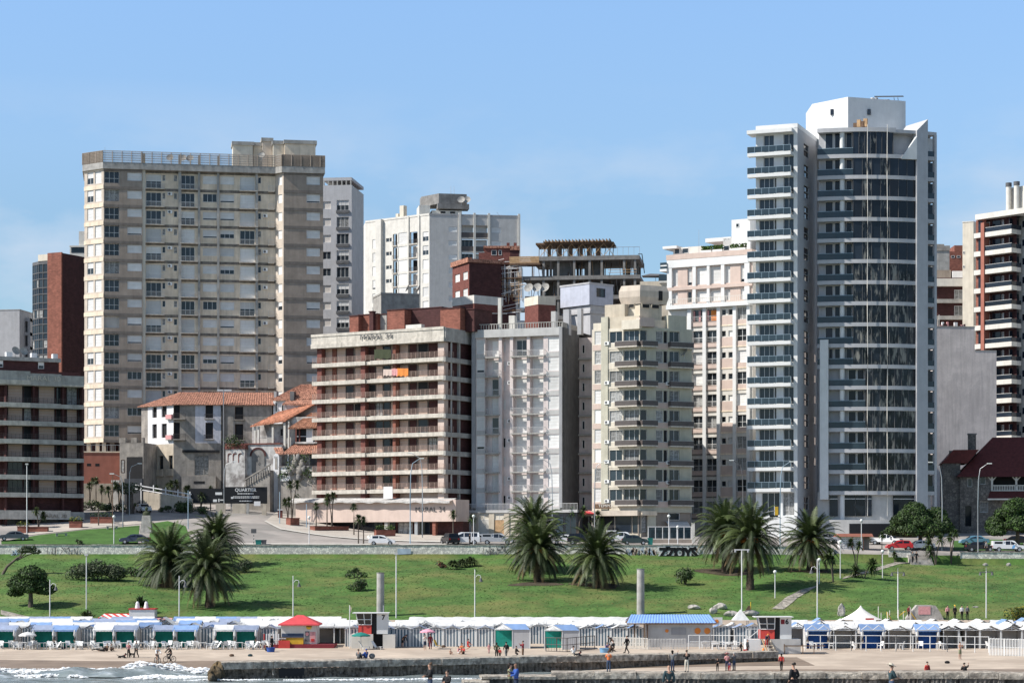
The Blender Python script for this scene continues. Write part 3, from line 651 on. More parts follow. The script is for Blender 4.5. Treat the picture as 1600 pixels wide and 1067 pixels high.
# ------------------------------------------------------------------ dark glass tower, low brown apartment block and far left
def left_group():
 b=Bld('office_tower','dark glass tower with a windowless red brick flank','office building',60,430,95.5,427.5,15);f=b.front();mb=MB();zt=f.z(407,3)
 lf=Face(b,-2.6,1.4,-28.3);LL=2.95
 for fc,W_,ncol in((f,b.w,5),(lf,LL,3)):
  for k in range(17):
   z=zt-.6-k*2.9
   for j in range(ncol):
    q0,q1=W_*j/ncol+.05,W_*(j+1)/ncol-.05
    fc.win(q0,q1,z-1.55,z,pick(('gb',3),('gl',2),('cur',1)),fr='frame_dark',d=.08);fc.win(q0,q1,z-2.75,z-1.7,'gd',fr='frame_dark',d=.08)
  fc.wall(mb,0,W_,0,zt,'grey_dark')
 r=b.right();ru=r.u(131.5)
 shell(b,mb,0,b.w,0,18,0,zt,'grey_dark',right=False);b.add(mb,'wall')
 q=MB();r.box(q,0,15,-3,.0,0,r.z(395),'brick_dark');r.box(q,-.35,0,-3,.35,0,r.z(394.5),'brick');b.add(q,'brick_flank')
 q=MB();f.box(q,0,b.w*.55,-6,.1,zt,f.z(397,3),'cream_light');f.box(q,b.w*.55,b.w-.4,-6,.05,zt,f.z(396,3),'cream');b.add(q,'parapet');b.done()
 b=Bld('rooftop_room','small white glazed rooftop room peeping out above the dark glass tower','building',109,452,134,452,15);f=b.front();mb=MB();zt=f.z(388);f.wall(mb,0,b.w,0,zt,'white')
 shell(b,mb,0,b.w,0,6,0,zt,'white');b.add(mb,'wall');q=MB();f.box(q,.3,b.w,-.1,.05,f.z(395),f.z(387),'glass_blue');f.box(q,0,b.w+.2,-6,.3,f.z(386.5),f.z(384),'white');b.add(q,'window')
 q=MB();f.box(q,f.u(122.5),b.w,-5,-.5,zt,f.z(361),'white');b.add(q,'penthouse');b.done()
 b=Bld('plain_block','bare pale grey block wall at the far edge behind the brown apartments','building',-20,446,30.5,445,14);f=b.front();mb=MB();shell(b,mb,0,b.w,0,12,0,f.z(485),'lilac',True);b.add(mb,'wall')
 q=MB();f.box(q,-.1,b.w+.1,-12.1,.08,f.z(485),f.z(484),'grey_light');b.add(q,'coping');b.done()
 b=Bld('open_frame_building','slim pale frame with open bays beside the dark glass tower','building',30.8,448,47,448,14);f=b.front();q=MB()
 for u in(0,b.w-.5):f.box(q,u,u+.5,-3,0,0,f.z(497),'lilac')
 b.add(q,'pillar')
 for py in(497,519,541):
  q=MB();f.box(q,0,b.w,-3.1,.05,f.z(py+5),f.z(py),'lilac');b.add(q,'beam');q=MB();f.box(q,.5,b.w-.5,-1,-.95,f.z(py+16),f.z(py+5),'glass_rail');b.add(q,'pane')
 b=Bld('apartment_block','low dark brown apartment block with long pale balcony bands','apartment building',-8,360,131,366.8,13);f=b.front();zt=f.z(576);fh=2.92
 zs=[f.z(y)for y in(629,657.5,686,714,742,770)];zl=f.z(829);mb=MB();bw=Face(b,0,1.7,0);E=[(f.u(-8),f.u(46.5),.35),(f.u(46.5),f.u(95),.12),(f.u(95),f.u(131.3),0.)]
 for i,z in enumerate([zs[0]]+zs[1:]):
  for(u0,u1,o)in E:
   q=MB();f.box(q,u0,u1,-1.7,o,z-.72+.1,z+.12-.08*(o<.1),'slab' if o>.2 else 'concrete','concrete');b.add(q,'balcony')
  top=zt-1.1 if i==0 else zs[i-1]-.62
  q=MB()
  for hh in(.35,.6,.85):f.box(q,0,b.w,-.06,-.03,z+.1+hh,z+.13+hh,'rail_dark')
  for u in lin(.1,b.w-.1,22):f.box(q,u-.015,u+.015,-.06,-.03,z+.1,z+1.,'rail_dark')
  b.add(q,'railing')
  for a,e,kd in((12,35,'pn'),(37,50,'dk'),(60,85,'pn'),(88,94,'dk'),(104,120,'pn'),(122,130,'dk')):
   kk=kd if random.random()>.15 else pick(('mix',1),('cur',1));bw.panel(bw.u(a),bw.u(e),z+.12,top,kk,.08,'frame_dark')
 bw.wall(mb,0,b.w,0,zt,'brick_dark');shell(b,mb,0,b.w,1.7,12,0,zt,'brick_dark')
 for a in(11,54,100):u=f.u(a);f.box(mb,u-.12,u+.12,-1.7,-.35,zl,zt-1,'brick_dark')
 f.box(mb,b.w-.25,b.w,-1.7,-.05,zl,zt-1,'brick_dark');b.add(mb,'wall')
 q=MB()
 for(u0,u1,o),t,s in zip(E,(580,583,584.5),(594,0,599)):
  zz=f.z(t,5);f.box(q,u0,u1,-12,o+(.25 if o==.12 else 0),f.z(602,5),zz,'concrete')
  if s:f.box(q,u0,u1,0,o+.14,f.z(601,5),f.z(s,5),'slab')
 b.add(q,'roof_fascia');letters(b,f,'MARAL 30',68,591.5,1.15,'slab',.38,1.1)
 q=MB();f.box(q,0,f.u(110),-1.6,.3,f.z(811,4),f.z(797,4),'slab');f.box(q,f.u(110),f.u(132),-1.6,.02,f.z(811,4),f.z(799,4),'concrete');b.add(q,'podium_fascia');letters(b,f,'MARAL 30',84,806,.8,'taupe',.32,1.2)
 q=MB();bw.panel(bw.u(5),bw.u(50),zl-1,f.z(811),'gd',.05,'frame_dark','shopfront');bw.panel(bw.u(55),bw.u(128),zl-.5,f.z(811),'gd',.05,'frame_dark','shopfront')
 r=Face(b,0,5,0);q=MB();r.box(q,0,r.u(92),-6,0,zt,r.z(562),'brick_dark');b.add(q,'penthouse');q=MB();r.box(q,-.2,r.u(94),-6.2,.5,r.z(562),r.z(556),'concrete');b.add(q,'roof')
 for px in(0,64):r.panel(r.u(px-4.5),r.u(px+4.5),r.z(573),r.z(562.5),'half',.06)
 for px in(27,39):dish(b,r.P(r.u(px),-1.2,r.z(556)),.75,(.3,-1,.5))
 for px,w_ in((16,1.0),(55,.9),(88,.8)):q=MB();u=r.u(px);r.box(q,u-w_/2,u+w_/2,-1.5,-.5,r.z(556),r.z(548),'oldwhite');b.add(q,'roof_vent')
 b.done()
left_group()
# ------------------------------------------------------------------ cream block with brown balconies bearing its name
def maral():
 b=Bld('apartment_block','cream and brown block with striped railings and raised roof lettering','apartment building',488,379,693,365,11)
 f=b.front();bw=Face(b,0,1.7,0);rt=b.right();re=rt.u(741);zs=[]
 uB=b.w
 for y in(558,587,616.5,646,675,704.5,733.5,763):zs.append(f.z(y,uB))
 ztop=f.z(511,uB);zpar=f.z(533,uB);mb=MB()
 cols=[(502,509,'brick_pier',1),(509,520,'pn',0),(520,526.5,'brick',0),(527,541,'pn',0),(541,553,'bk',0),(555,570,'pn',0),(570,577,'brick_pier',1),(577,587,'bk',0),(588,599,'pn',0),(600,610,'gd',0),(611,620,'pn',0),(620,624.5,'brick',1),(625,639,'pn',0),(640,652,'bk',0),(654,669,'pn',0),(670,689,'bk',0),(690,702,'panelwall',0)]
 for i,z in enumerate(zs):
  top=zpar if i==0 else zs[i-1]-.72
  q=MB();f.box(q,-.1,uB*.41,-1.7,.0,z-.6,z+.06,'slab');f.box(q,uB*.41,uB*.45,-1.7,-.25,z-.57,z+.03,'slab');f.box(q,uB*.45,uB+.05,-1.7,.0,z-.6,z+.06,'slab')
  rt.box(q,0.05,re+.3,-.3,.35,z-.72,z+.05,'concrete');b.add(q,'balcony')
  q=MB();railing_line(q,f,.0,uB,-.08,z+.08,.95);railing_line(q,rt,0,2.6,.25,z+.08,.95);b.add(q,'railing')
  for a,e,kd,fin in cols:
   if kd in('pn','gd','dk','bk'):
    k2=kd if random.random()>.12 else pick(('gd',1),('cur',1),('dk',2));bw.panel(bw.u(a),bw.u(e),z+.1,top,k2,.1,'rail_dark')
  rt.panel(rt.u(704.5),rt.u(706),z+.1,top,'cur',.02,'frame')
 q=MB()
 for a,e,kd,fin in cols:
  if kd.startswith('brick'):f.box(q,bw.u(a),bw.u(e),-1.95,-.5 if fin else-1.55,0,zpar,kd)
  if kd=='panelwall':f.box(q,bw.u(a),uB-.3,-1.95,-.6,0,zpar,'rose')
 b.add(q,'brick_pier')
 f.wall(mb,0,uB-.3,0,zpar,'rose',v=-1.8);rt.wall(mb,1.8,re+.2,0,zpar,'brick_dark',v=-.3);rt.box(mb,rt.u(716.5),rt.u(716.5)+.4,-.3,.1,0,zpar,'concrete')
 mb.poly([(0,12,0),(0,1.8,0),(0,1.8,zpar),(0,12,zpar)],'brick_dark');mb.poly([(uB,12,0),(0,12,0),(0,12,zpar),(uB,12,zpar)],'brick_dark');b.add(mb,'wall')
 q=MB();f.box(q,-.15,uB+.1,-12,.05,zpar,ztop,'slab','concrete');f.box(q,-.2,uB+.15,-.5,.2,zpar,zpar+.75,'slab');f.box(q,-.2,uB+.1,-.4,.16,ztop-.35,ztop+.1,'slab');rt.box(q,.1,re+.3,-.4,.35,zpar,ztop-.1,'concrete');b.add(q,'parapet')
 letters(b,f,'MARAL 34',587.5,526.3,1.12,'grey_dark',.22,1.3,-.004)
 r=Face(b,0,3.5,0)
 for a,e,t,d0,d1,m in((546,560,490,0,4,'brick'),(560,590,489,1.2,6,'brick'),(577,583,485,.5,1.2,'brick_dark'),(590,604,490,2,6,'concrete'),(605,632,485,0,5,'brick'),(632,690,485,2,8,'brick_dark'),(688,719,488,1,6,'brick'),(719,741,491,2.5,8,'brick_dark')):  # lit and shaded roof rooms: shade put into the darker brick
  q=MB();r.box(q,r.u(a,-d0),r.u(e,-d0),-d1,-d0,ztop-.3,r.z(t,14,-d0),m);r.box(q,r.u(a,-d0)-.1,r.u(e,-d0)+.1,-d1-.1,-d0+.12,r.z(t,14,-d0),r.z(t,14,-d0)+.15,'brick_dark');b.add(q,'roof_room')
 q=MB();u=r.u(635,1);r.box(q,u,u+3.1,.2,1.2,ztop,ztop+1.,'white');b.add(q,'water_tank')
 p0=Face(b,0,-2.2,0);pu0,pu1=p0.u(462),p0.u(712);q=MB();p0.box(q,pu0,pu1,-4,0,p0.z(815,18),p0.z(781.5,18),'rose','concrete');b.add(q,'podium');letters(b,p0,'MARAL 34',672,796,1.05,'grey_dark',.06,1.25,-.004)
 q=MB();a0=p0.u(452);n=60
 for i in range(n):
  ua,ub=a0+(pu1-.6-a0)*i/n,a0+(pu1-.6-a0)*(i+1)/n;sg=lambda u:.07*math.sin(u*1.7)
  za,zb=p0.z(776,ua),p0.z(776,ub)
  q.poly([p0.P(ua,.9,za-.75+sg(ua)),p0.P(ub,.9,zb-.75+sg(ub)),p0.P(ub,-1.2,zb-.2),p0.P(ua,-1.2,za-.2)],'awning_grey');q.poly([p0.P(ua,.9,za-1.0+sg(ua)+.04*math.sin(ua*9)),p0.P(ub,.9,zb-1.0+sg(ub)+.04*math.sin(ub*9)),p0.P(ub,.9,zb-.75+sg(ub)),p0.P(ua,.9,za-.75+sg(ua))],'awning_grey')
 b.add(q,'awning')
 q=MB();p0.box(q,pu0,pu1,-4,-2.2,0,p0.z(815,18),'brick_dark');b.add(q,'ground_floor')
 for a,e,kd in((520,560,'dk'),(562,598,'gd'),(604,618,'gd'),(622,645,'cur'),(648,672,'gd')):p0.panel(p0.u(a,-2.1),p0.u(e,-2.1),p0.z(836,18),p0.z(815.5,18),kd,-2.1,'frame_dark','shopfront')
 for px,m in((603,'concrete'),(678,'brick'),(650,'metal')):q=MB();u=p0.u(px,-.3);p0.box(q,u-.3,u+.3,-.9,-.3,0,p0.z(815,18),m);b.add(q,'pillar')
 q=MB();u=p0.u(606,.1);p0.box(q,u-.9,u+.9,.0,.08,p0.z(779,u),p0.z(760,u),'oldwhite');b.add(q,'banner')
 b.done()
 def towel(label,px0,px1,py0,py1,m):
  q=MB();rows=[]
  for j in range(7):
   r_=[]
   for i in range(13):
    u=f.u(px0)+(f.u(px1)-f.u(px0))*i/12;z=f.z(py0,u)+(f.z(py1,u)-f.z(py0,u))*j/6*(1-.15*abs(math.sin(i*.7)))
    p=f.P(u,.03+.05*math.sin(i*1.3)*j/6,z);r_.append(p)
   rows.append(r_)
  q.grid(rows,m);o=q.obj('towel',None,(b.A.x,b.A.y,b.zb),b.ang);tag(o,label,'towel','washing hung out on the balconies')
 towel('dark green cloth hung over the top balcony railing',585,611,546,562,'c_green');towel('pale pink sheet hung on the railing beside an orange towel',599,613,577,588,'rose');towel('red towel hung between a pale sheet and an orange towel',612,622,576,588,'c_pink');towel('wide orange towel hung over the second balcony railing',620,638,575.5,589,'orange')
def railing_line(q,fc,u0,u1,v,z,h,m='rail_brown'):
 for k in(.2,.36,.52,.68,.84,1.0):fc.box(q,u0,u1,v,v+.03,z+h*k-.03,z+h*k,m)
 n=max(2,int((u1-u0)/.9))
 for i in range(n+1):u=u0+(u1-u0)*i/n;fc.box(q,u-.025,u+.025,v-.005,v+.035,z,z+h,m)
maral()
# ------------------------------------------------------------------ pink block with grey frame
def pink():
 b=Bld('apartment_block','narrow pink block framed in grey with white shutters and small balconies','apartment building',738,370.5,879,365,12)
 f=b.front();uB=b.w;ztop=f.z(511,uB);z0=f.z(793,uB);fh=(f.z(525,uB)-f.z(797.5,uB))/9;mb=MB();rt=b.right();re=rt.u(905);rc_=Face(b,0,.9,0)
 U=f.u;x1,x2,x3=U(743.5),U(758),U(853)
 for k in range(9):
  z=f.z(525,uB)-(k+1)*fh
  f.win(U(745),U(757),z+.75,z+fh-.2,pick(('sh',8),('low',1)),d=.08);f.win(U(856.5),U(873.5),z+.75,z+fh-.2,pick(('sh',8),('low',1)),d=.08)
  for a,e,kd in((769,781,'sh'),(807,824.5,'sh'),(833,849.5,'sh')):
   kk=kd if random.random()>.12 else pick(('low',2),('mix',1));rc_.win(rc_.u(a),rc_.u(e),z+.15,z+fh-.35,kk,d=.1)
  rc_.win(rc_.u(785),rc_.u(790),z+1.,z+fh-.55,pick(('sh',2),('gl',1)),d=.1);rc_.win(rc_.u(799),rc_.u(803),z+1.2,z+fh-.5,pick(('gl',2),('cur',1)),d=.1)
  if random.random()<.6:rc_.ac(rc_.u(794),z+1.9)
  f.balcony(U(757.5),U(781),z+.12,.9,'bars',.95,.22,'concrete',v=-.5);f.balcony(U(799),U(825),z+.12,.85,'bars',.95,.22,'concrete',v=-.3);f.balcony(U(826),U(852),z+.12,.85,'bars',.95,.22,'concrete',v=-.3)
  q=MB();f.box(q,U(744),x2,-.3,.03,z-.1,z+.62,'grey_light');b.add(q,'spandrel');q=MB();f.box(q,x3,U(874.5),-.3,.03,z-.1,z+.62,'grey_light');b.add(q,'spandrel')
 f.wall(mb,x1,x2,z0-1,ztop-1.3,'pink',.1);f.wall(mb,x3,U(874.5),z0-1,ztop-1.3,'pink',.1);rc_.wall(mb,rc_.u(757),rc_.u(853.5),z0-1,ztop-1.3,'pink',.12)
 for px in(825.5,851.5,799,781.5):u=U(px);f.box(mb,u-.28,u+.28,-.9,-.02,z0-1,ztop-1.3,'pink')
 mb.poly([(x2,0,z0),(x2,.9,z0),(x2,.9,ztop),(x2,0,ztop)],'pink')
 shell(b,mb,0,uB,0.02,15,0,ztop,'grey',right=False);b.add(mb,'wall')
 q=MB();f.box(q,0,x1,-.8,.32,z0,ztop,'grey');f.box(q,U(874.5),uB,-.8,.32,z0,ztop,'grey');f.box(q,x1,U(874.5),-.8,.30,ztop-1.3,ztop,'grey_light');b.add(q,'grey_frame')
 q=MB();rt.box(q,0,re,-.5,0,z0,ztop,'grey_dark');b.add(q,'side_wall')
 q=MB();s2=Face(b,uB,re,0);e2=s2.u(927);s2.box(q,0,e2,-6,0,z0-1,ztop-1.,'pink');b.add(q,'rear_wing')
 for k in range(9):
  z=f.z(525,uB)-(k+1)*fh;s2.panel(s2.u(910),s2.u(914),z+1.,z+2.4,'gl',.05);q=MB();s2.box(q,s2.u(899),e2,-.2,.6,z-.1,z+.2,'concrete');b.add(q,'slab')
 q=MB();zz=ztop
 for u in lin(.1,uB-.1,34):f.box(q,u-.05,u+.05,-.3,-.2,zz,zz+.85,'concrete')
 f.box(q,0,uB,-.32,-.18,zz+.85,zz+.97,'concrete');rt.box(q,.3,re,-.32,-.18,zz,zz+.9,'concrete');b.add(q,'parapet_rail')
 r=Face(b,0,3,0);q=MB();r.box(q,r.u(778),r.u(782.5),-.6,0,ztop,r.z(467),'white');b.add(q,'chimney');q=MB();r.box(q,r.u(795),r.u(804),-1.2,0,ztop,r.z(495),'white');b.add(q,'roof_vent')
 q=MB();r.box(q,r.u(861),r.u(868),-1.2,0,ztop,r.z(491),'grey_light');r.box(q,r.u(880),r.u(889),-1.2,0,ztop-1,r.z(489),'lilac');r.box(q,r.u(902),r.u(908),-1.2,0,ztop-1,r.z(488),'lilac');b.add(q,'roof_vent')
 d=Face(b,0,-2.4,0);q=MB();zd=d.z(796.5,8);u0,u1=d.u(712.5),d.u(903);d.box(q,u0,u1,-3.4,.3,zd-.45,zd,'grey_light');b.add(q,'deck')
 q=MB()
 for u in lin(u0,u1,90):d.box(q,u-.02,u+.02,.2,.24,zd,zd+1.,'rail')
 d.box(q,u0,u1,.19,.25,zd+1.,zd+1.06,'rail');b.add(q,'railing')
 q=MB();d.box(q,u0+.2,d.u(850),-3,0,0,zd-.45,'cream_light');d.box(q,d.u(850),u1-.2,-3,-.2,0,zd-.45,'grey_dark');b.add(q,'ground_floor')
 for a,e,m in((723.5,740.5,'sh'),(747.5,766,'sh'),(771,789,'wood')):
  z1=d.z(803,8);d.panel(d.u(a),d.u(e),z1-.9,z1,'gl',.02,'frame','transom_window');q=MB();d.box(q,d.u(a),d.u(e),-.1,.05,0,z1-.95,'white' if m=='sh' else 'wood');b.add(q,'garage_door')
 for px in(718,744,768.5,792):q=MB();u=d.u(px);d.box(q,u-.45,u+.45,-.3,.18,0,zd-.46,'cream');b.add(q,'pillar')
 for a,e in((868,880),(882,900)):d.panel(d.u(a),d.u(e),d.z(836,12),d.z(806,12),'gb',-.1,'frame_dark','shopfront')
 b.done()
pink()
# ------------------------------------------------------------------ cream corner block with dark balconies
def corner():
 b=Bld('apartment_block','cream corner block with dark slatted balconies wrapping its corner','apartment building',925,364.5,999.5,360,11)
 f=b.front();uB=b.w;ztop=f.z(511,uB);zb=f.z(800,uB);n=9;fh=31*360/F;r=Face(b,uB,0,math.degrees(-b.ang)+26);re=r.u(1081);U,V=f.u,r.u;mb=MB();zt0=f.z(789.5,uB)
 zf=[zt0+fh*k for k in range(n)]
 for k,z in enumerate(zf):
  f.win(U(929),U(939),z+.7,z+fh-.35,pick(('cur',2),('sh',3),('gl',1)),d=.1);f.win(U(952.5),U(972),z+.8,z+fh-.55,pick(('gb',3),('cur',2)),d=.15)
  f.win(U(974),U(998.5),z+.1,z+fh-.5,pick(('gb',3),('cur',1)),d=.25)
  r.win(V(1000.5),V(1011),z+.1,z+fh-.5,'gl',d=.25);r.win(V(1025),V(1036),z+.7,z+fh-.5,pick(('cur',2),('gl',1)),d=.15);r.win(V(1037),V(1043.5),z+.7,z+fh-.5,'dk',d=.2);r.win(V(1046),V(1062),z+.1,z+fh-.5,pick(('gl',2),('cur',2)),d=.25)
  if random.random()<.5:f.ac(U(946),z+.5)
  if random.random()<.5:r.ac(V(1040),z+.3,.06)
  f.balcony(U(965),U(999.4),z+.12,1.0,'solid',.78,.2,'slab','rail_dark');r.balcony(0.0,V(1024),z+.12,.9,'solid',.78,.2,'slab','rail_dark');r.balcony(V(1044),V(1080),z+.12,.9,'solid',.78,.2,'slab','rail_dark')
  q=MB();r.box(q,V(1024.5),V(1043.5),-.3,.06,z-.25,z+.66,'rose');b.add(q,'spandrel');q=MB();f.box(q,U(950.5),U(972.5),-.3,.06,z-.25,z+.72,'cream_light');b.add(q,'spandrel');q=MB();f.box(q,U(926),U(941),-.3,.05,z-.25,z+.6,'rose');b.add(q,'spandrel')
 f.wall(mb,0,uB,zb,ztop,'cream_light',.3);r.wall(mb,0,re,zb,ztop,'mint',.3)  # right wall's olive beige puts its shade into the colour
 e=r.P(re,0,0);mb.poly([(e.x,e.y,zb),(e.x-6,14,zb),(e.x-6,14,ztop),(e.x,e.y,ztop)],'mint');mb.poly([(0,14,zb),(0,0,zb),(0,0,ztop),(0,14,ztop)],'cream_light');mb.poly([(0,0,ztop),(uB,0,ztop),(e.x,e.y,ztop),(e.x-6,14,ztop),(0,14,ztop)],'concrete');b.add(mb,'wall')
 q=MB();f.box(q,U(940),U(950.5),-.4,.18,zb,f.z(492,uB),'mint');b.add(q,'pilaster')
 def blk(face,a,c,d0,d1,t,bt,m,nm='penthouse'):
  q=MB();face.box(q,face.u(a,-d0),face.u(c,-d0),-d1,-d0,face.z(bt,uB)if bt else ztop-.5,face.z(t,uB,-d0),m);b.add(q,nm)
 blk(f,927,940,.2,6,501,None,'cream_light','parapet');blk(f,952,999,.1,5,493,None,'cream');blk(f,945,976,1.0,7,473,None,'cream');blk(f,977,999,2.2,7,478,None,'cream_light')
 blk(r,1000,1034,1.2,8,480,None,'cream');blk(r,1000,1023,-.6,2,500,514,'rose','parapet');blk(f,971,999,-.6,2,499,514,'cream_light','parapet');blk(r,1044,1073,.2,8,494,None,'mint');blk(r,1022,1058,.9,8,502,None,'beige')
 q=MB();a0,a1=f.u(967,-2.5),f.u(1000,-2.5);c1=r.u(1045,-2.5);z0_,z1_=f.z(473,uB,-2.5),f.z(444,uB,-2.5);ch=1.1
 p=[f.P(a0,-2.5,0),f.P(a1,-2.5,0),r.P(c1,-2.5,0),r.P(c1,-7,0),f.P(a0,-8,0)];c=sum(p,Vector())/5;lo=[v.lerp(c,.10)for v in p]
 rows=[[Vector((v.x,v.y,z0_))for v in lo],[Vector((v.x,v.y,z0_+ch))for v in p],[Vector((v.x,v.y,z1_-.9))for v in p],[Vector((v.x,v.y,z1_))for v in lo]]
 q.grid(rows,'beige_lit',False,True);q.poly(rows[3],'cream');b.add(q,'water_tank')
 q=MB();u=r.u(1032,-2.5);r.box(q,u-.35,u+.35,-2.6,-2.42,r.z(466,3),r.z(451,3),'dark');b.add(q,'tank_opening')
 for fc,a,c in((f,978,987),(f,989,998),(r,1003,1015),(r,1018,1030)):fc.panel(fc.u(a,-1.15),fc.u(c,-1.15),fc.z(481,3),fc.z(474.5,3),'dk',-1.1 if fc is r else-2.1,'cream')
 dish(b,r.P(r.u(1069),.1,zf[7]+1.5),.9)
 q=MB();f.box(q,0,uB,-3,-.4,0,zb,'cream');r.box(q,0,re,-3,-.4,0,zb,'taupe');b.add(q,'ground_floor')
 q=MB();f.box(q,U(916),uB,-1,.8,zb-.55,zb+.3,'beige_lit');r.box(q,.1,V(1024),-1,.6,zb-.5,zb+.2,'beige');b.add(q,'canopy')
 for fc,a,c,kd in((f,930,958,'dk'),(f,960,985,'gd'),(f,987,999,'gb'),(r,1001,1011,'cur')):fc.panel(fc.u(a),fc.u(c),fc.z(832,4),fc.z(800,4)-.4,kd,-.3,'frame_dark','shopfront')
 r.panel(V(1046),V(1063),r.z(812,4),r.z(801,4),'gd',-.3);q=MB();r.box(q,V(1012),V(1024),-.5,.2,0,zb-.5,'mint');b.add(q,'pillar')
 q=MB();us,ue=V(1040),V(1074);za,zc=r.z(814,4),r.z(826,4)
 for i in range(5):
  t0,t1=i*math.pi/10,(i+1)*math.pi/10
  A=lambda t:(1.2*math.sin(t)-.3,zc+(za-zc)*math.cos(t))
  (va,z_a),(vb,z_b)=A(t0),A(t1);q.poly([r.P(us,va,z_a),r.P(ue,va,z_a),r.P(ue,vb,z_b),r.P(us,vb,z_b)],'cloth_beige',True)
 b.add(q,'awning')
 q=MB();f.box(q,U(934),U(958.5),.82,.95,f.z(794,uB),f.z(786.5,uB),'wood_dark');b.add(q,'shop_sign')
 b.root['x']=1;letters(b,f,'TEMPO',946,790.2,.62,'white',.95,1.3);del b.root['x']
 b.done()
corner()
# ------------------------------------------------------------------ white block with tall piers
def piers():
 b=Bld('apartment_block','white block with full height piers and beige panels next to the glass tower','apartment building',1044,385.5,1176,377.6,11)
 f=b.front();uB=b.w;U=f.u;mb=MB();uc=uB*.6;Z=lambda py:f.z(py,uc)
 ztop=Z(397);zter=Z(473)
 cols=((1050,1059),(1074,1081),(1088,1105.5),(1109,1126),(1132.5,1141),(1157,1165))
 for y0,y1 in((416,443),(453,470)):
  for a,e in cols:f.win(U(a),U(e),Z(y1),Z(y0),pick(('sh',5),('low',1))if e!=1081 or y0<440 else 'gl',d=.25)
 P=f.u;low=((1082,1099.5),(1103,1120.5),(1127,1145),(1151,1168))
 for k in range(10):
  y=474+33.4*k
  for j,(a,e)in enumerate(low):
   kd=pick(('mix',2),('sh',1.2),('cur',1))if j!=2 else None
   if j==2:
    f.win(U(1127),U(1134),Z(y+19),Z(y+10),'gl',d=.2);f.win(U(1138),U(1145),Z(y+19),Z(y+10),pick(('sh',2),('gl',1)),d=.2)
   else:f.win(U(a),U(e),Z(y+27),Z(y+8),kd,d=.35 if j<2 else.2)
   q=MB();f.box(q,U(a)-.15,U(e)+.15,-.3,.05,Z(y+34),Z(y+27)if j!=2 else Z(y+20),'rose');b.add(q,'spandrel')
   q=MB();f.box(q,U(a)-.15,U(e)+.15,-.3,.09,Z(y+36.2),Z(y+34),'taupe_dark' if j<2 else 'beige');b.add(q,'ledge')
   if j<2:f.balcony(U(a),U(e),Z(y+27),.12,'pipes',.9,.05,'rose','rail')
 f.wall(mb,0,uB,0,zter-.6,'white',.3);f.wall(mb,0,uB,zter-.6,ztop,'rose',.3);shell(b,mb,0,uB,0,14,0,ztop,'white');b.add(mb,'wall')
 for a,w_,t in((1047,.9,0),(1085.5,.6,0),(1107.5,.5,0),(1130,.6,0),(1168,.9,0)):q=MB();u=U(a);f.box(q,u-w_/2,u+w_/2,-.3,.3,zter,ztop-.5,'white_clean');b.add(q,'pier')
 for a,w_ in((1078,.7),(1101.5,.62),(1123.5,.6),(1148.5,.6),(1170,.6)):q=MB();u=U(a);f.box(q,u-w_/2,u+w_/2,-.3,.35,0,zter-.7,'white_clean');b.add(q,'pier')
 q=MB();f.box(q,-.2,uB,-14,.38,ztop-.5,ztop+.4,'rose');f.box(q,-.1,uB,-.3,.36,Z(414),ztop-.55,'white_clean');f.box(q,-.1,uB,-.3,.33,Z(450),Z(445),'rose');b.add(q,'cornice')
 q=MB();f.box(q,0,uB,-.3,.9,zter-.75,zter-.05,'white_clean');b.add(q,'terrace_slab');q=MB()
 for u in lin(.1,uB,46):f.box(q,u-.03,u+.03,.82,.86,zter-.05,zter+.9,'white')
 f.box(q,0,uB,.8,.88,zter+.9,zter+.97,'white');b.add(q,'railing')
 q=MB();f.box(q,-1.2,0,-3,.6,Z(411),Z(409),'white_clean');f.box(q,-1.3,0,-3,.62,Z(419),Z(415),'white_clean');f.box(q,-1.25,0,.5,.58,Z(415),Z(405),'glass_rail');f.box(q,-1.25,-.05,-2.8,-2.7,Z(415),Z(405),'glass_rail');b.add(q,'side_balcony')
 r=Face(b,0,3,0);zr=ztop+.4
 q=MB();r.box(q,r.u(1052),r.u(1098),-5,0,zr,r.z(385,4),'white');r.box(q,r.u(1040),r.u(1062),-5,1.2,r.z(387,4),r.z(383,4),'white_clean');r.box(q,r.u(1100),r.u(1140),-5,-.5,r.z(378,6),r.z(372,6),'white_clean');r.box(q,r.u(1128),r.u(1172),-5,-.5,zr,r.z(374,6),'grey_light');b.add(q,'penthouse')
 for a,e in((1054,1062),(1066,1076),(1129,1138),(1142,1150)):r.panel(r.u(a),r.u(e),r.z(394,5),r.z(386,5),'gl',.04 if a<1100 else-.46)
 for a,e in((1095,1111),(1113,1128),(1140,1164)):
  q=MB();u0,u1=f.u(a,-.5),f.u(e,-.5);f.box(q,u0,u1,-1.4,-.5,zr-.3,f.z(389,uc),'white_clean');b.add(q,'planter')
  q=MB();rnd=random.Random(a)
  for _ in range(220):
   c=Vector((rnd.uniform(u0,u1),.95+rnd.uniform(-.4,.4),f.z(389,uc)+rnd.uniform(-.05,.75)));s=.16
   d=Vector((rnd.gauss(0,1),rnd.gauss(0,1),rnd.gauss(0,1))).normalized();e1=d.orthogonal().normalized()*s;e2=d.cross(e1)
   q.poly([c-e1,c-e2,c+e1,c+e2],'leaf_mid')
  b.add(q,'planter_bush')
 q=MB();r.box(q,r.u(1143),r.u(1172),-4,0,zr,r.z(347,6),'white_clean');b.add(q,'stair_tower');r.panel(r.u(1150),r.u(1155),r.z(359,6),r.z(353,6),'gl',.05)
 q=MB();q.cyl(r.P(r.u(1092),0,zr),r.P(r.u(1092),0,zr+4.5),.04,.02,5,'metal');b.add(q,'antenna')
 for a,e,m in((1082.5,1085,'c_pink'),(1091,1094,'c_pink'),(1110,1120,'orange'),(1104,1107,'c_pink')):q=MB();f.box(q,U(a),U(e),-.28,-.24,Z(500),Z(484),m);b.add(q,'curtain')
 b.done()
piers()
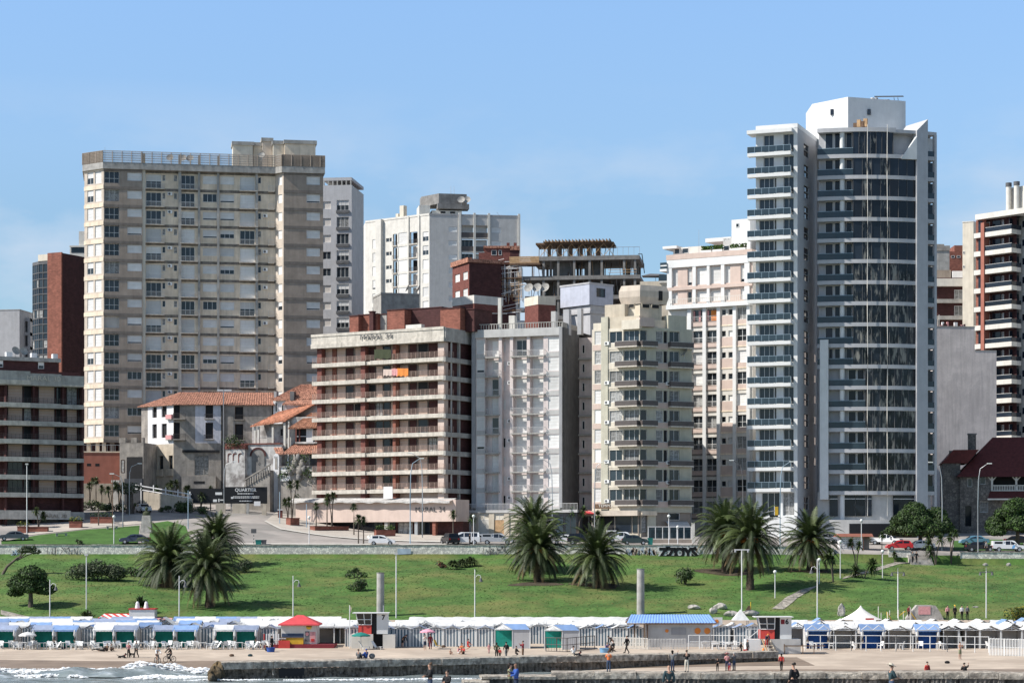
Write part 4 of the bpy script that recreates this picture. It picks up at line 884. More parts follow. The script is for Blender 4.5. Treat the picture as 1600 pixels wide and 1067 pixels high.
# ------------------------------------------------------------------ the tall white and glass tower
def glass_tower():
 b=Bld('apartment_tower','tallest white tower with a curved dark glass front and glass balconies','apartment tower',1181,366,1246,363.5,9.5)
 f=b.front();uB=b.w;U=f.u;ztop=f.z(194,uB);fh=33*363.7/F;z0=f.z(224,uB)+.0;zs=[f.z(237.0+32.85*k,uB)for k in range(17)];mb=MB();zb=f.z(812,uB)
 for k,z in enumerate(zs):
  top=zs[k-1]-.62 if k else ztop-1.5
  o=.0 if k>1 else.8
  f.win(U(1186+(7 if k<2 else 0)),U(1209),z,top,'gb',d=.35);f.win(U(1210),U(1213),z,top,'dk',d=.3)if k>1 else None;f.win(U(1224),U(1240),z,top,'gb',d=.35)
  f.balcony(U(1170.5),U(1238),z,1.15,'glass',1.05,.55,'white_clean','steel_blue');
 f.win(U(1190),U(1219),f.z(805,uB),f.z(769,uB),'gb',d=.3);f.win(U(1223),U(1241),f.z(805,uB),f.z(769,uB),'cur',d=.3)
 f.wall(mb,0,uB,zb,ztop,'white_clean',.4)
 rt=b.right();re=rt.u(1276);v=0
 ua,ub=rt.u(1256),rt.u(1263.5)
 for k,z in enumerate(zs+[zs[-1]-fh]):rt.win(ua,ub,z+.1,z+1.05,'gd',fr='frame_dark',d=.2);rt.win(ua,ub,z+1.15,z+2.1,'gd',fr='frame_dark',d=.2)
 q=MB();rt.wall(mb,0,re,zb,ztop,'tower_shade',.25);mb.poly([(0,16,zb),(0,0,zb),(0,0,ztop),(0,16,ztop)],'white_clean');mb.poly([(uB,re+6,zb),(0,16,zb),(0,16,ztop),(uB,re+6,ztop)],'white_clean');mb.poly([(0,0,ztop),(uB,0,ztop),(uB,re+6,ztop),(0,16,ztop)],'concrete');b.add(mb,'wall')
 q=MB();f.box(q,U(1170),U(1240),-2,1.3,ztop-1.35,ztop-.75,'white_clean');b.add(q,'roof_slab')
 q=MB();f.box(q,0,uB+.02,-.4,.05,ztop-.6,ztop+.12,'white_clean');rt.box(q,-.04,re,-.4,.03,ztop-.6,ztop+.1,'white_clean');b.add(q,'parapet')
 cx,cy,RR=WX(1352,365.6),365.6+26,26.;ci,si=math.cos(-b.ang),math.sin(-b.ang)
 def loc(x,y):x-=b.A.x;y-=b.A.y;return(x*ci-y*si,x*si+y*ci)
 def arc(px,r):
  k=(px-800)/F;lo_,hi_=-1.0,1.1
  g=lambda t:(cx+r*math.sin(t))-k*(cy-r*math.cos(t))
  for _ in range(50):
   m_=(lo_+hi_)/2
   if g(m_)<0:lo_=m_
   else:hi_=m_
  return lo_
 def apt(t,r):return loc(cx+r*math.sin(t),cy-r*math.cos(t))
 def aseg(q,t0,t1,r0,r1,z0_,z1_,m,n=14):
  n=max(1,int(n*abs(t1-t0)/.5)or 1);rows=[]
  for i in range(n+1):
   t=t0+(t1-t0)*i/n;a,c=apt(t,r1),apt(t,r0);rows.append([(a[0],a[1],z0_),(a[0],a[1],z1_),(c[0],c[1],z1_),(c[0],c[1],z0_)])
  q.grid(rows,m,False,True);q.poly(rows[0],m);q.poly(rows[-1][::-1],m)
 za=lambda py:WZ(py,366)-b.zb
 t0,t1,tb,tg,tf,te=arc(1277,RR),arc(1431,RR),arc(1293,RR),arc(1333,RR),arc(1448,RR),arc(1463.5,RR)
 fl=[242.5+32.85*k for k in range(17)];zc=[za(y)for y in fl]
 mb=MB();aseg(mb,t0,te,RR-9,RR-1.6,zb,za(207),'tower_shade',30);b.add(mb,'curved_wall')
 for k,z in enumerate(zc):
  lowpart=k>=12-1
  q=MB();ts=t0 if not lowpart else arc(1290,RR);aseg(q,ts,te,RR-1.8,RR+(.0),z-.5,z+.12,'tower_shade',30);b.add(q,'balcony')
  top=za(205)if k==0 else zc[k-1]-.5
  if not lowpart:
   q=MB();aseg(q,t0,tg,RR-.12,RR-.08,z+.15,z+1.1,'glass_rail');aseg(q,t0,tg,RR-.14,RR-.05,z+1.1,z+1.16,'steel_blue');b.add(q,'railing')
  else:
   q=MB();aseg(q,ts,arc(1352,RR),RR-.12,RR-.08,z+.15,z+1.1,'glass_rail');aseg(q,ts,arc(1352,RR),RR-.14,RR-.05,z+1.1,z+1.16,'steel_blue');b.add(q,'railing')
  g0=tg if not lowpart else arc(1352,RR);q=MB();e=t1 if k else arc(1396,RR);n=7
  for i in range(n):
   p0,p1=g0+(e-g0)*i/n,g0+(e-g0)*(i+1)/n;tw=random.uniform(-.05,.05);a,c=apt(p0,RR-.2+tw),apt(p1,RR-.2-tw)
   q.poly([(a[0],a[1],z+.12),(c[0],c[1],z+.12),(c[0],c[1],top),(a[0],a[1],top)],'glass_reflect_bands' if k>5 or i in(1,3)else 'glass_dark')
  for i in range(n+1):p0=g0+(e-g0)*i/n;aseg(q,p0-.0012,p0+.0012,RR-.3,RR-.12,z+.12,top,'grey_dark')
  b.add(q,'curtain_wall')
  for a_,e_ in((1289,1302),(1304,1314),(1322,1331))if not lowpart else((1325,1338),(1339,1350)):
   q=MB();A0,A1=arc(a_,RR-1.5),arc(e_,RR-1.5);aseg(q,A0,A1,RR-1.6,RR-1.5,z+.12,top,'frame');b.add(q,'window')
   q=MB();d_=(A1-A0)*.08;aseg(q,A0+d_,A1-d_,RR-1.52,RR-1.47,z+.2,top-.1,'glass_dark');b.add(q,'door_pane')
 for px,r_ in((1316,.42),):
  q=MB();p=apt(arc(px,RR-.75),RR-.75);q.cyl((p[0],p[1],zb),(p[0],p[1],za(205)),r_,r_,12,'white_clean');b.add(q,'column')
 q=MB();aseg(q,arc(1281,RR+.7),arc(1294,RR+.7),RR-2,RR+.7,za(780),za(531),'white_clean');b.add(q,'corner_pier')
 for k in range(6):q=MB();z=za(548+33*k);rt.box(q,re-1.9,re-.9,-.1,.03,z-1.1,z+.1,'glass_dark');b.add(q,'side_window')
 q=MB();aseg(q,t0,arc(1400,RR),RR-3,RR+.05,za(206.5),za(200),'tower_shade');aseg(q,arc(1390,RR),te,RR-4,RR,za(207.5),za(202.5),'tower_shade');b.add(q,'roof_slab')
 q=MB();A=apt(t1,RR+.35);B=apt(tf,RR+.35);A2=apt(t1,RR-6);B2=apt(tf,RR-6);zf0,zf1=za(203),za(184)
 q.faces8([(A[0],A[1],zb),(B[0],B[1],zb),(B2[0],B2[1],zb),(A2[0],A2[1],zb),(A[0],A[1],zf0),(B[0],B[1],zf1),(B2[0],B2[1],zf1),(A2[0],A2[1],zf0)],'tower_shade');b.add(q,'fin')
 q=MB();C=apt(arc(1407,RR),RR+.2);q.faces8([(C[0],C[1],zc[0]-.6),(A[0],A[1],zc[0]-.6),(A2[0],A2[1],zc[0]-.6),(C[0],C[1]+1,zc[0]-.6),(A[0]-.3,A[1],zf0-1),(A[0],A[1],zf0-1),(A2[0],A2[1],zf0-1),(A[0]-.3,A[1]+1,zf0-1)],'white_clean');b.add(q,'fin_brace')
 for k,z in enumerate(zc):
  top=za(210)if k==0 else zc[k-1]-.62;q=MB();a0,a1=arc(1449,RR-1.4),arc(1458,RR-1.4);aseg(q,a0,a1,RR-1.6,RR-1.4,z+.12,top,'glass_dark' if k else 'white_clean');b.add(q,'window')
  q=MB();aseg(q,tf,te,RR-.12,RR-.06,z+.15,z+1.0,'glass_rail');b.add(q,'railing')
 q=MB();aseg(q,arc(1460,RR),te,RR-.5,RR+.05,zb,za(207),'tower_shade');b.add(q,'edge_pier')
 for px,y0 in((1355.5,196),(1386.5,196)):
  q=MB();p=apt(arc(px,RR+.45),RR+.45);q.tube([(p[0]+.05*math.sin(i*.8),p[1],za(806)+(za(y0)-za(806))*i/24)for i in range(25)],.06,5,'white');b.add(q,'downpipe')
 h=Face(b,0,0,-math.degrees(b.ang));
 def rb(nm,pa,pb,Y0,Y1,ya,yb,m):
  q=MB();P_=[(WX(pa,Y0),Y0),(WX(pb,Y0-.001),Y0),(WX(pb,Y0),Y1),(WX(pa,Y0),Y1)];q.prism([loc(*p)for p in P_],WZ(ya,Y0)-b.zb,WZ(yb,Y0)-b.zb,m);b.add(q,nm)
 q=MB();Y0=372;P_=[(WX(1269,377),377),(WX(1325,371),371),(WX(1415,374.5),374.5),(WX(1415,374.5),385),(WX(1269,377),385)];q.prism([loc(*p)for p in P_],za(215),WZ(155.5,373)-b.zb,'white_clean');b.add(q,'roof_house')
 for px,Y_,m in((1300,373.5,'glass_dark'),(1358,372.1,'glass_dark')):q=MB();x,y=loc(WX(px,Y_),Y_);zz=WZ(180,Y_)-b.zb;q.box(x-.25,x+.25,y-.15,y+.3,zz,zz+.95,m);b.add(q,'window')
 q=MB();x,y=loc(WX(1347,374),374);zz=WZ(157,374)-b.zb
 for i,px in enumerate((1363,1369,1382,1387)):x,y=loc(WX(px,377),377);q.cyl((x,y,zz),(x,y,zz+(1.0 if i<2 else 0.7)),.32,.32,8,'white' if i%2==0 else 'grey')
 b.add(q,'roof_tank')
 q=MB();x0,y0_=loc(WX(1366,376),376);x1,y1_=loc(WX(1411,376),376);q.faces8([(x0,y0_,zz+1.0),(x1,y1_,zz+1.05),(x1,y1_+.5,zz+1.05),(x0,y0_+.5,zz+1.0),(x0,y0_,zz+1.12),(x1,y1_,zz+1.17),(x1,y1_+.5,zz+1.17),(x0,y0_+.5,zz+1.12)],'grey_dark')
 for px in(1399,1405):xa,ya_=loc(WX(px,376.5),376.5);q.cyl((xa,ya_,zz-.3),(xa-.25,ya_,zz+1.),.05,.05,5,'grey_dark')
 b.add(q,'solar_rack')
 q=MB();x,y=loc(WX(1344,369),369);zz=WZ(199,369)-b.zb
 for i,(dx,hh)in enumerate(((-.8,.7),(-.2,1.2),(.5,.9),(.9,1.3))):q.box(x+dx-.3,x+dx+.3,y-.3,y+.3,zz,zz+hh,'wood' if i%2 else 'wood_dark')
 b.add(q,'crate_heap')
 q=MB();f.box(q,U(1168),uB+.3,-3,1.5,0,f.z(806,uB),'white_clean');b.add(q,'podium')
 q=MB();aseg(q,arc(1276,RR+1),te,RR-8,RR+1.2,0,za(812),'grey_light',24);b.add(q,'podium')
 q=MB();aseg(q,arc(1327,RR+1.2),arc(1432,RR+1.2),RR,RR+1.3,0,za(818),'black');b.add(q,'garage_opening')
 for a_,e_ in((1296,1309),(1319,1336),(1337,1352),(1354,1362),(1396,1428)):
  q=MB();aseg(q,arc(a_,RR-.6),arc(e_,RR-.6),RR-.8,RR-.6,za(806),za(774),'glass_dark');b.add(q,'lobby_window')
  q=MB();aseg(q,arc(a_,RR-.6),arc(e_,RR-.6),RR-.7,RR-.55,za(779.5),za(778.5),'frame');b.add(q,'window_frame')
 q=MB();aseg(q,arc(1276,RR),arc(1447,RR),RR-8,RR-.9,zb-.5,za(768),'grey_light',22);b.add(q,'lobby_wall')
 b.done()
glass_tower()
def simple(name,label,cat,pA,YA,pB,YB,zb):return Bld(name,label,cat,pA,YA,pB,YB,zb)
# ------------------------------------------------------------------ cream tower in the middle distance
def back_mid():
 b=Bld('apartment_tower','cream tower with recessed loggias and a big concrete water tank on top','apartment tower',671,520,813,523,15);f=b.front();L=25.;g=Face(b,-L*math.cos(R(46)),L*math.sin(R(46)),-46);k_=g.u(571);g=Face(b,-(L-k_)*math.cos(R(46)),(L-k_)*math.sin(R(46)),-46);L-=k_
 zt=f.z(335);fh=3.22;mb=MB();gu,fu=g.u,f.u
 for k in range(11):
  z=g.z(388,gu(590))-k*fh
  g.win(gu(582),gu(591),z,z+2.2,pick(('sh',6),('low',1)),d=.12);g.win(gu(603),gu(608),z+1.2,z+2.1,'gl',d=.2);g.win(gu(608.6),gu(612),z+1.2,z+2.1,'gl',d=.2)
  g.win(gu(614),gu(620.5),z+.2,z+2.9,'dk',d=.9);g.balcony(gu(613.5),gu(620.5),z+.15,.3,'bars',.9,.2,'slab','rail_dark')
  g.win(gu(622.5),gu(637.5),z+.4,z+3.0,'sh',d=.1)
  g.win(gu(640.5),gu(653.5),z+.2,z+2.9,pick(('sb',3),('cur',1),('dk',1)),d=1.2);g.balcony(gu(640),gu(654),z+.15,.3,'bars',.9,.25,'slab','rail_dark');g.win(gu(660.5),gu(669.5),z+.4,z+2.6,pick(('sh',5),('half',1)),d=.12)
  z=f.z(361.5)-k*fh;f.win(fu(701),fu(714),z,z+1.2,pick(('sh',3),('gb',1)),d=.12);f.win(fu(721.5),fu(740),z-1.,z+1.6,pick(('sh',2),('gl',1)),d=1.4);f.win(fu(743.5),fu(762),z-1.,z+1.6,'sh',d=1.4);f.win(fu(768),fu(783),z,z+1.2,'sh',d=.12)
  q=MB();f.box(q,fu(721),fu(762.5),-.2,.02,z-1.25,z-.1,'rail_dark');f.box(q,fu(721),fu(762.5),-.2,.06,z-1.4,z-1.25,'slab');b.add(q,'balcony')
 g.wall(mb,0,L,0,zt,'white',.5);f.wall(mb,0,b.w,0,zt,'grey_light',.5);go=g.o;mb.poly([(go.x,go.y,zt),(0,0,zt),(b.w,0,zt),(b.w,20,zt),(go.x,22,zt)],'concrete');mb.poly([(b.w,0,0),(b.w,20,0),(b.w,20,zt),(b.w,0,zt)],'grey_light');mb.poly([(go.x,22,0),(go.x,go.y,0),(go.x,go.y,zt),(go.x,22,zt)],'white');b.add(mb,'wall')  # front wall's greyer tone puts the cream tower's shade into the colour
 q=MB()
 for px,wd in((597,1.3),(655.5,.4),(639,.3)):u=gu(px);g.box(q,u-wd,u+wd*.3,-.3,.9 if px==597 else.25,0,zt+.1,'white')
 for px in(718.5,741.5,764,811):u=fu(px);f.box(q,u-.25,u+.25,-.3,.3,0,zt+.5,'white')
 b.add(q,'pier');q=MB();g.box(q,0,L,-.5,.1,zt-.2,zt+.25,'white');f.box(q,0,b.w,-.5,.08,zt-.2,zt+.15,'grey');b.add(q,'parapet')
 r=Face(b,0,3,0);ru=r.u
 q=MB();r.box(q,ru(655),ru(672),-6,0,zt,r.z(321),'white');r.box(q,ru(675),ru(722),-7,-.5,zt,r.z(328),'white');b.add(q,'penthouse')
 q=MB();p=[ru(662),ru(685.5),ru(729.5)];pts=[(p[0],8.5),(p[1],3),(p[2],3.3),(p[2],10),(p[0],12)];q.prism(pts,r.z(318),r.z(302),'concrete_dark');pts2=[(p[1]-.3,2.4),(p[2]+.5,2.6),(p[2]+.5,6),(p[1]-.3,6)];q.prism(pts2,r.z(326),r.z(318),'concrete_dark');b.add(q,'water_tank')
 for a,e in((688,697),(703,712)):r.panel(ru(a),ru(e),r.z(333),r.z(329),'dk',-.45)
 for px in(720,729):dish(b,r.P(ru(px),1.,r.z(321)),.9)
 q=MB();g2=g;u=gu(624);g.box(q,u-.6,u+.6,-2,-.8,zt,zt+3.0,'cream_light');u=gu(615);g.box(q,u-.4,u+.4,-2,-1.2,zt,zt+1.3,'cream_light');b.add(q,'chimney')
 q=MB()
 for px in(706,711):q.cyl(r.P(ru(px),-2,r.z(302)),r.P(ru(px),-2,r.z(288)),.05,.03,4,'metal')
 q.cyl(r.P(ru(786),-2,zt),r.P(ru(778),-2,zt+1.6),.04,.03,4,'metal');b.add(q,'antenna');b.done()
 b=Bld('roof_block','grey concrete stair block with two satellite dishes before the cream tower','building',583,438,595.5,431,30);f=b.front();r=b.right();re=r.u(655);mb=MB();zt=f.z(460,b.w);shell(b,mb,0,b.w,0,re,0,zt,'concrete',True);b.add(mb,'wall');q=MB();f.box(q,-.1,b.w+.1,-re,.1,zt,zt+.35,'concrete');b.add(q,'coping')
 for u in(5.5,7.7):dish(b,(b.w-.6,u,zt+.3),.75)
 b.done()
 b=Bld('brick_building','dark red brick building with an orange tiled parapet and white shutters','apartment building',707,445,733,437,15);f=b.front();r=b.right();re=r.u(806);mb=MB();zt=f.z(410,b.w)
 for k in range(5):
  z=f.z(435.5,b.w)-k*3.3
  for a,e in((711,718.5),(723.5,731)):f.win(f.u(a),f.u(e),z,z+1.55,'sh',d=.12)
 f.wall(mb,0,b.w,0,zt,'brick_pier',.2);shell(b,mb,0,b.w,0,re,0,zt,'brick_dark',left=True);b.add(mb,'wall');q=MB();f.box(q,-.2,b.w+.2,-.6,.35,zt,zt+.95,'tile');r.box(q,-.2,re,-.6,.3,zt,zt+.7,'tile');b.add(q,'tiled_parapet')
 rr=Face(b,b.w,6,60);q=MB();h0=Face(b,0,8,-math.degrees(b.ang));u0,u1,u2=h0.u(748),h0.u(757),h0.u(797)
 q.prism([(h0.P(u,v,0).x,h0.P(u,v,0).y)for u,v in((u1,0),(u2,0),(u2,-5),(u1,-5))],zt,h0.z(388),'brick_pier');h0.box(q,u0,u1,-5,-.02,zt,h0.z(395),'brick_pier');b.add(q,'penthouse');q=MB();h0.box(q,u1-.2,u2,-5,.25,h0.z(388),h0.z(384.5),'tile');h0.box(q,u2,h0.u(812),-5,.2,h0.z(391),h0.z(384.5),'tile');b.add(q,'tiled_parapet')
 q=MB();h0.box(q,u2,h0.u(811),-5,0,zt,h0.z(391),'brick_dark')
 b.add(q,'penthouse');q=MB()
 for px in(794,805):h0.box(q,h0.u(px)-.3,h0.u(px)+.3,-1,-.4,h0.z(385),h0.z(379),'brick_pier')
 b.add(q,'chimney')
 for a,e in((768,776),(779,784)):h0.panel(h0.u(a),h0.u(e),h0.z(399),h0.z(391),'gd',.04)
 b.done()
 b=Bld('brick_building','brick roof storey with a broad white band below the tiled brick house','building',707.5,421,741,416,20);f=b.front();r=b.right();re=r.u(786);mb=MB();zt=f.z(461,b.w);zm=f.z(474,b.w);shell(b,mb,0,b.w,0,re,0,zm,'brick_pier',True);b.add(mb,'wall');q=MB();f.box(q,-.05,b.w+.05,-re,.08,zm,zt,'white');b.add(q,'white_band');q=MB();f.box(q,f.u(719),f.u(727),-.2,.03,f.z(487),f.z(482),'dark');b.add(q,'vent_opening');b.done()
 b=Bld('brick_building','low brick roof wall between the lettered block and the pink block','building',742,396,792,397,20);f=b.front();mb=MB();shell(b,mb,0,b.w,0,8,0,f.z(490),'brick_dark',True);b.add(mb,'wall');q=MB();f.box(q,0,b.w,-8,.2,f.z(490),f.z(488.5),'concrete');b.add(q,'coping');b.done()
 b=Bld('brick_building','small brick roof room with a broad cream band above the pink block','building',820,401,841,397,20);f=b.front();r=b.right();re=r.u(868);mb=MB();zt=f.z(462,b.w);zm=f.z(475.5,b.w);shell(b,mb,0,b.w,0,re,0,zm,'brick_pier',True);b.add(mb,'wall');q=MB();f.box(q,-.05,b.w+.05,-re,.08,zm,zt,'cream_light');b.add(q,'cream_band');b.done()
 b=Bld('roof_block','lilac grey rooftop tank block with one dark window','building',875.5,402,921,396.5,20);f=b.front();r=b.right();re=r.u(958);mb=MB();zt=f.z(443.5,b.w);zm=f.z(476,b.w)
 r.win(r.u(932),r.u(946),r.z(464,2),r.z(450,2),'gl',fr='frame_dark');f.wall(mb,0,b.w,zm,zt,'lilac_blue');r.wall(mb,0,re,zm,zt,'lilac_blue');shell(b,mb,0,b.w,0,re,zm,zt,'lilac_blue',right=False);b.add(mb,'wall')
 q=MB();f.box(q,.6,b.w-.2,-re,-.4,0,zm,'lilac');b.add(q,'base');q=MB();f.box(q,.3,b.w,-re,-.1,f.z(489,b.w),f.z(485,b.w),'lilac');b.add(q,'ledge');q=MB();f.box(q,-.1,b.w+.1,-re-.1,.1,zt,zt+.3,'lilac');b.add(q,'coping');b.done()
back_mid()
# ------------------------------------------------------------------ unfinished concrete frame
def construction():
 b=Bld('unfinished_building','unfinished concrete frame with scaffolding and timber formwork on top','building under construction',817,440,1003,437,20);f=b.front();u=lambda px:f.u(px)
 D=14
 for ya,yb,px0,px1 in((401.5,408,829,999),(432,438,817,1000),(463,469,820,1000),(494,500,820,1000)):
  q=MB();q.box(u(px0),u(px1),0,D,f.z(yb),f.z(ya),'concrete_dark');b.add(q,'floor_slab')
 for y0,y1 in((408,432),(438,463),(469,494)):
  for px in(849,872,897,921,940,975,992):
   for d in(.2,7,13):
    if d>1 and px in(872,940):continue
    q=MB();x=u(px);q.box(x-.22,x+.22,d,d+.45,f.z(y1),f.z(y0),'concrete_dark');b.add(q,'column')
 q=MB();q.box(u(861),u(892),3,8,f.z(500),f.z(408),'concrete_dark');q.box(u(910),u(938),4,9,f.z(500),f.z(408),'concrete_dark');q.box(u(835),u(858),10,10.3,f.z(463),f.z(438),'concrete');q.box(u(900),u(985),11,11.3,f.z(463),f.z(438),'concrete_dark');b.add(q,'core_wall')
 zf=f.z(401.5);zt=f.z(381);rnd=random.Random(3)
 q=MB();q.box(u(836),u(958),1,8,zt-.1,zt+.25,'wood_dark');b.add(q,'formwork_deck');q=MB()
 for i in range(40):
  x=u(849)+(u(952)-u(849))*i/39;q.box(x-.07,x+.07,.4,7,zt+.25,zt+.55+.25*(i%2),'wood' if i%3 else 'wood_dark')
 b.add(q,'joist');q=MB()
 for i in range(17):
  x=u(840)+(u(955)-u(840))*i/16;y=1.2+5*rnd.random();q.cyl((x,y,zf),(x+rnd.uniform(-.5,.5),y,zt),.07,.07,5,'wood_dark')
 for px,d in((856,.6),(872,.9),(889,.9),(905,.9),(919,.9),(933,.9)):q.box(u(px)-d/2,u(px)+d/2,2,3,zf,zt,'wood_dark')
 for i in range(7):x=u(842)+i*2.1;q.cyl((x,1,zf),(x+2.2,1,zt),.05,.05,4,'wood');q.cyl((x+2.2,1.3,zf),(x,1.3,zt),.05,.05,4,'wood')
 b.add(q,'timber_prop')
 q=MB()
 for k in range(4):q.box(u(797),u(843),-1.0,-.9,f.z(412)+k*.33,f.z(412)+k*.33+.28,'wood')
 q.box(u(797),u(845),-1,2,f.z(415),f.z(412),'wood_dark');b.add(q,'edge_formwork')
 q=MB();q.cyl((u(796),2.5,0),(u(796),2.5,f.z(438)),1.7,1.7,14,'oldwhite');q.box(u(796),u(818),.9,4,f.z(520),f.z(500),'oldwhite');q.box(u(790),u(818),.9,4,f.z(438),f.z(431),'oldwhite');q.box(u(790),u(818),.9,4,f.z(485),f.z(480),'oldwhite');q.box(u(803),u(808),.9,3,f.z(480),f.z(438),'oldwhite');b.add(q,'corner_wall')
 q=MB()
 for i in range(46):
  x=u(766)+(u(818)-u(766))*i/45;y=-.9+rnd.random()*.8;q.cyl((x,y,f.z(462+rnd.uniform(-6,14))),(x+rnd.uniform(-.2,.2),y,f.z(rnd.uniform(408,430))),.045,.045,4,rnd.choice(('wood','metal','oldwhite')))
 for i in range(34):
  z=f.z(rnd.uniform(408,492));a=u(rnd.uniform(762,805));q.cyl((a,-.8,z),(a+rnd.uniform(1.5,4),-.8,z+rnd.uniform(-.1,1.)),.05,.05,4,rnd.choice(('wood','oldwhite')))
 q.box(u(775),u(815),-1,.8,f.z(436),f.z(434.5),'wood_dark');q.box(u(762),u(798),-1,.8,f.z(452),f.z(450.8),'wood_dark');b.add(q,'scaffold')
 q=MB();zr=f.z(401.5)
 for x in lin(u(846),u(999),18):q.cyl((x,.15,zr),(x,.15,zr+1.6),.03,.03,4,'metal')
 q.cyl((u(960),.1,zr+1.6),(u(999),.1,zr+1.6),.04,.04,4,'metal')
 for zz in(f.z(424),f.z(428)):q.cyl((u(950),.1,zz),(u(995),.1,zz),.05,.05,4,'wood')
 q.cyl((u(1003),0,f.z(400)),(u(1007),0,f.z(430)),.09,.09,5,'dark');q.cyl((u(997),0,f.z(400)),(u(1003),0,f.z(400)),.07,.07,5,'dark');b.add(q,'guard_rail')
 q=MB()
 for ya_,yb_ in((432,408),(463,438),(494,469)):
  for i in range(34):
   x=u(825)+rnd.random()*(u(995)-u(825));q.cyl((x,rnd.uniform(.1,6),f.z(ya_)),(x+rnd.uniform(-.3,.3),rnd.uniform(.1,6),f.z(yb_)),.055,.055,4,rnd.choice(('wood_dark','wood_dark','wood','metal')))
 b.add(q,'shoring_prop')
 for px in(831,844,856):dish(b,f.P(f.u(px),4.5,f.z(465)),.95)
 b.done()
 b=Bld('roof_terrace','dark roof terrace with parasol and railing beside the unfinished frame','building',1000,412,1050,411,20);f=b.front();mb=MB();shell(b,mb,0,b.w,0,6,0,f.z(440),'cream',True);b.add(mb,'wall');q=MB();f.box(q,f.u(1030),b.w,-4,.3,f.z(443),f.z(440),'white');f.box(q,f.u(1030),b.w,.2,.28,f.z(440),f.z(430),'glass_rail');b.add(q,'railing');q=MB();x0,x1=f.u(1002),f.u(1045);q.faces8([(x0,0,f.z(431)),(x1,0,f.z(432)),(x1,3,f.z(432)),(x0,3,f.z(431)),(x0+1.5,1,f.z(427)),(x1-1,1,f.z(428)),(x1-1,2,f.z(428)),(x0+1.5,2,f.z(427))],'grey_dark');q.cyl((x0+2.5,1.5,f.z(440)),(x0+2.5,1.5,f.z(430)),.05,.05,5,'metal');q.cyl((x1-2,1.5,f.z(440)),(x1-2,1.5,f.z(430)),.05,.05,5,'metal');b.add(q,'canopy');b.done()
construction()
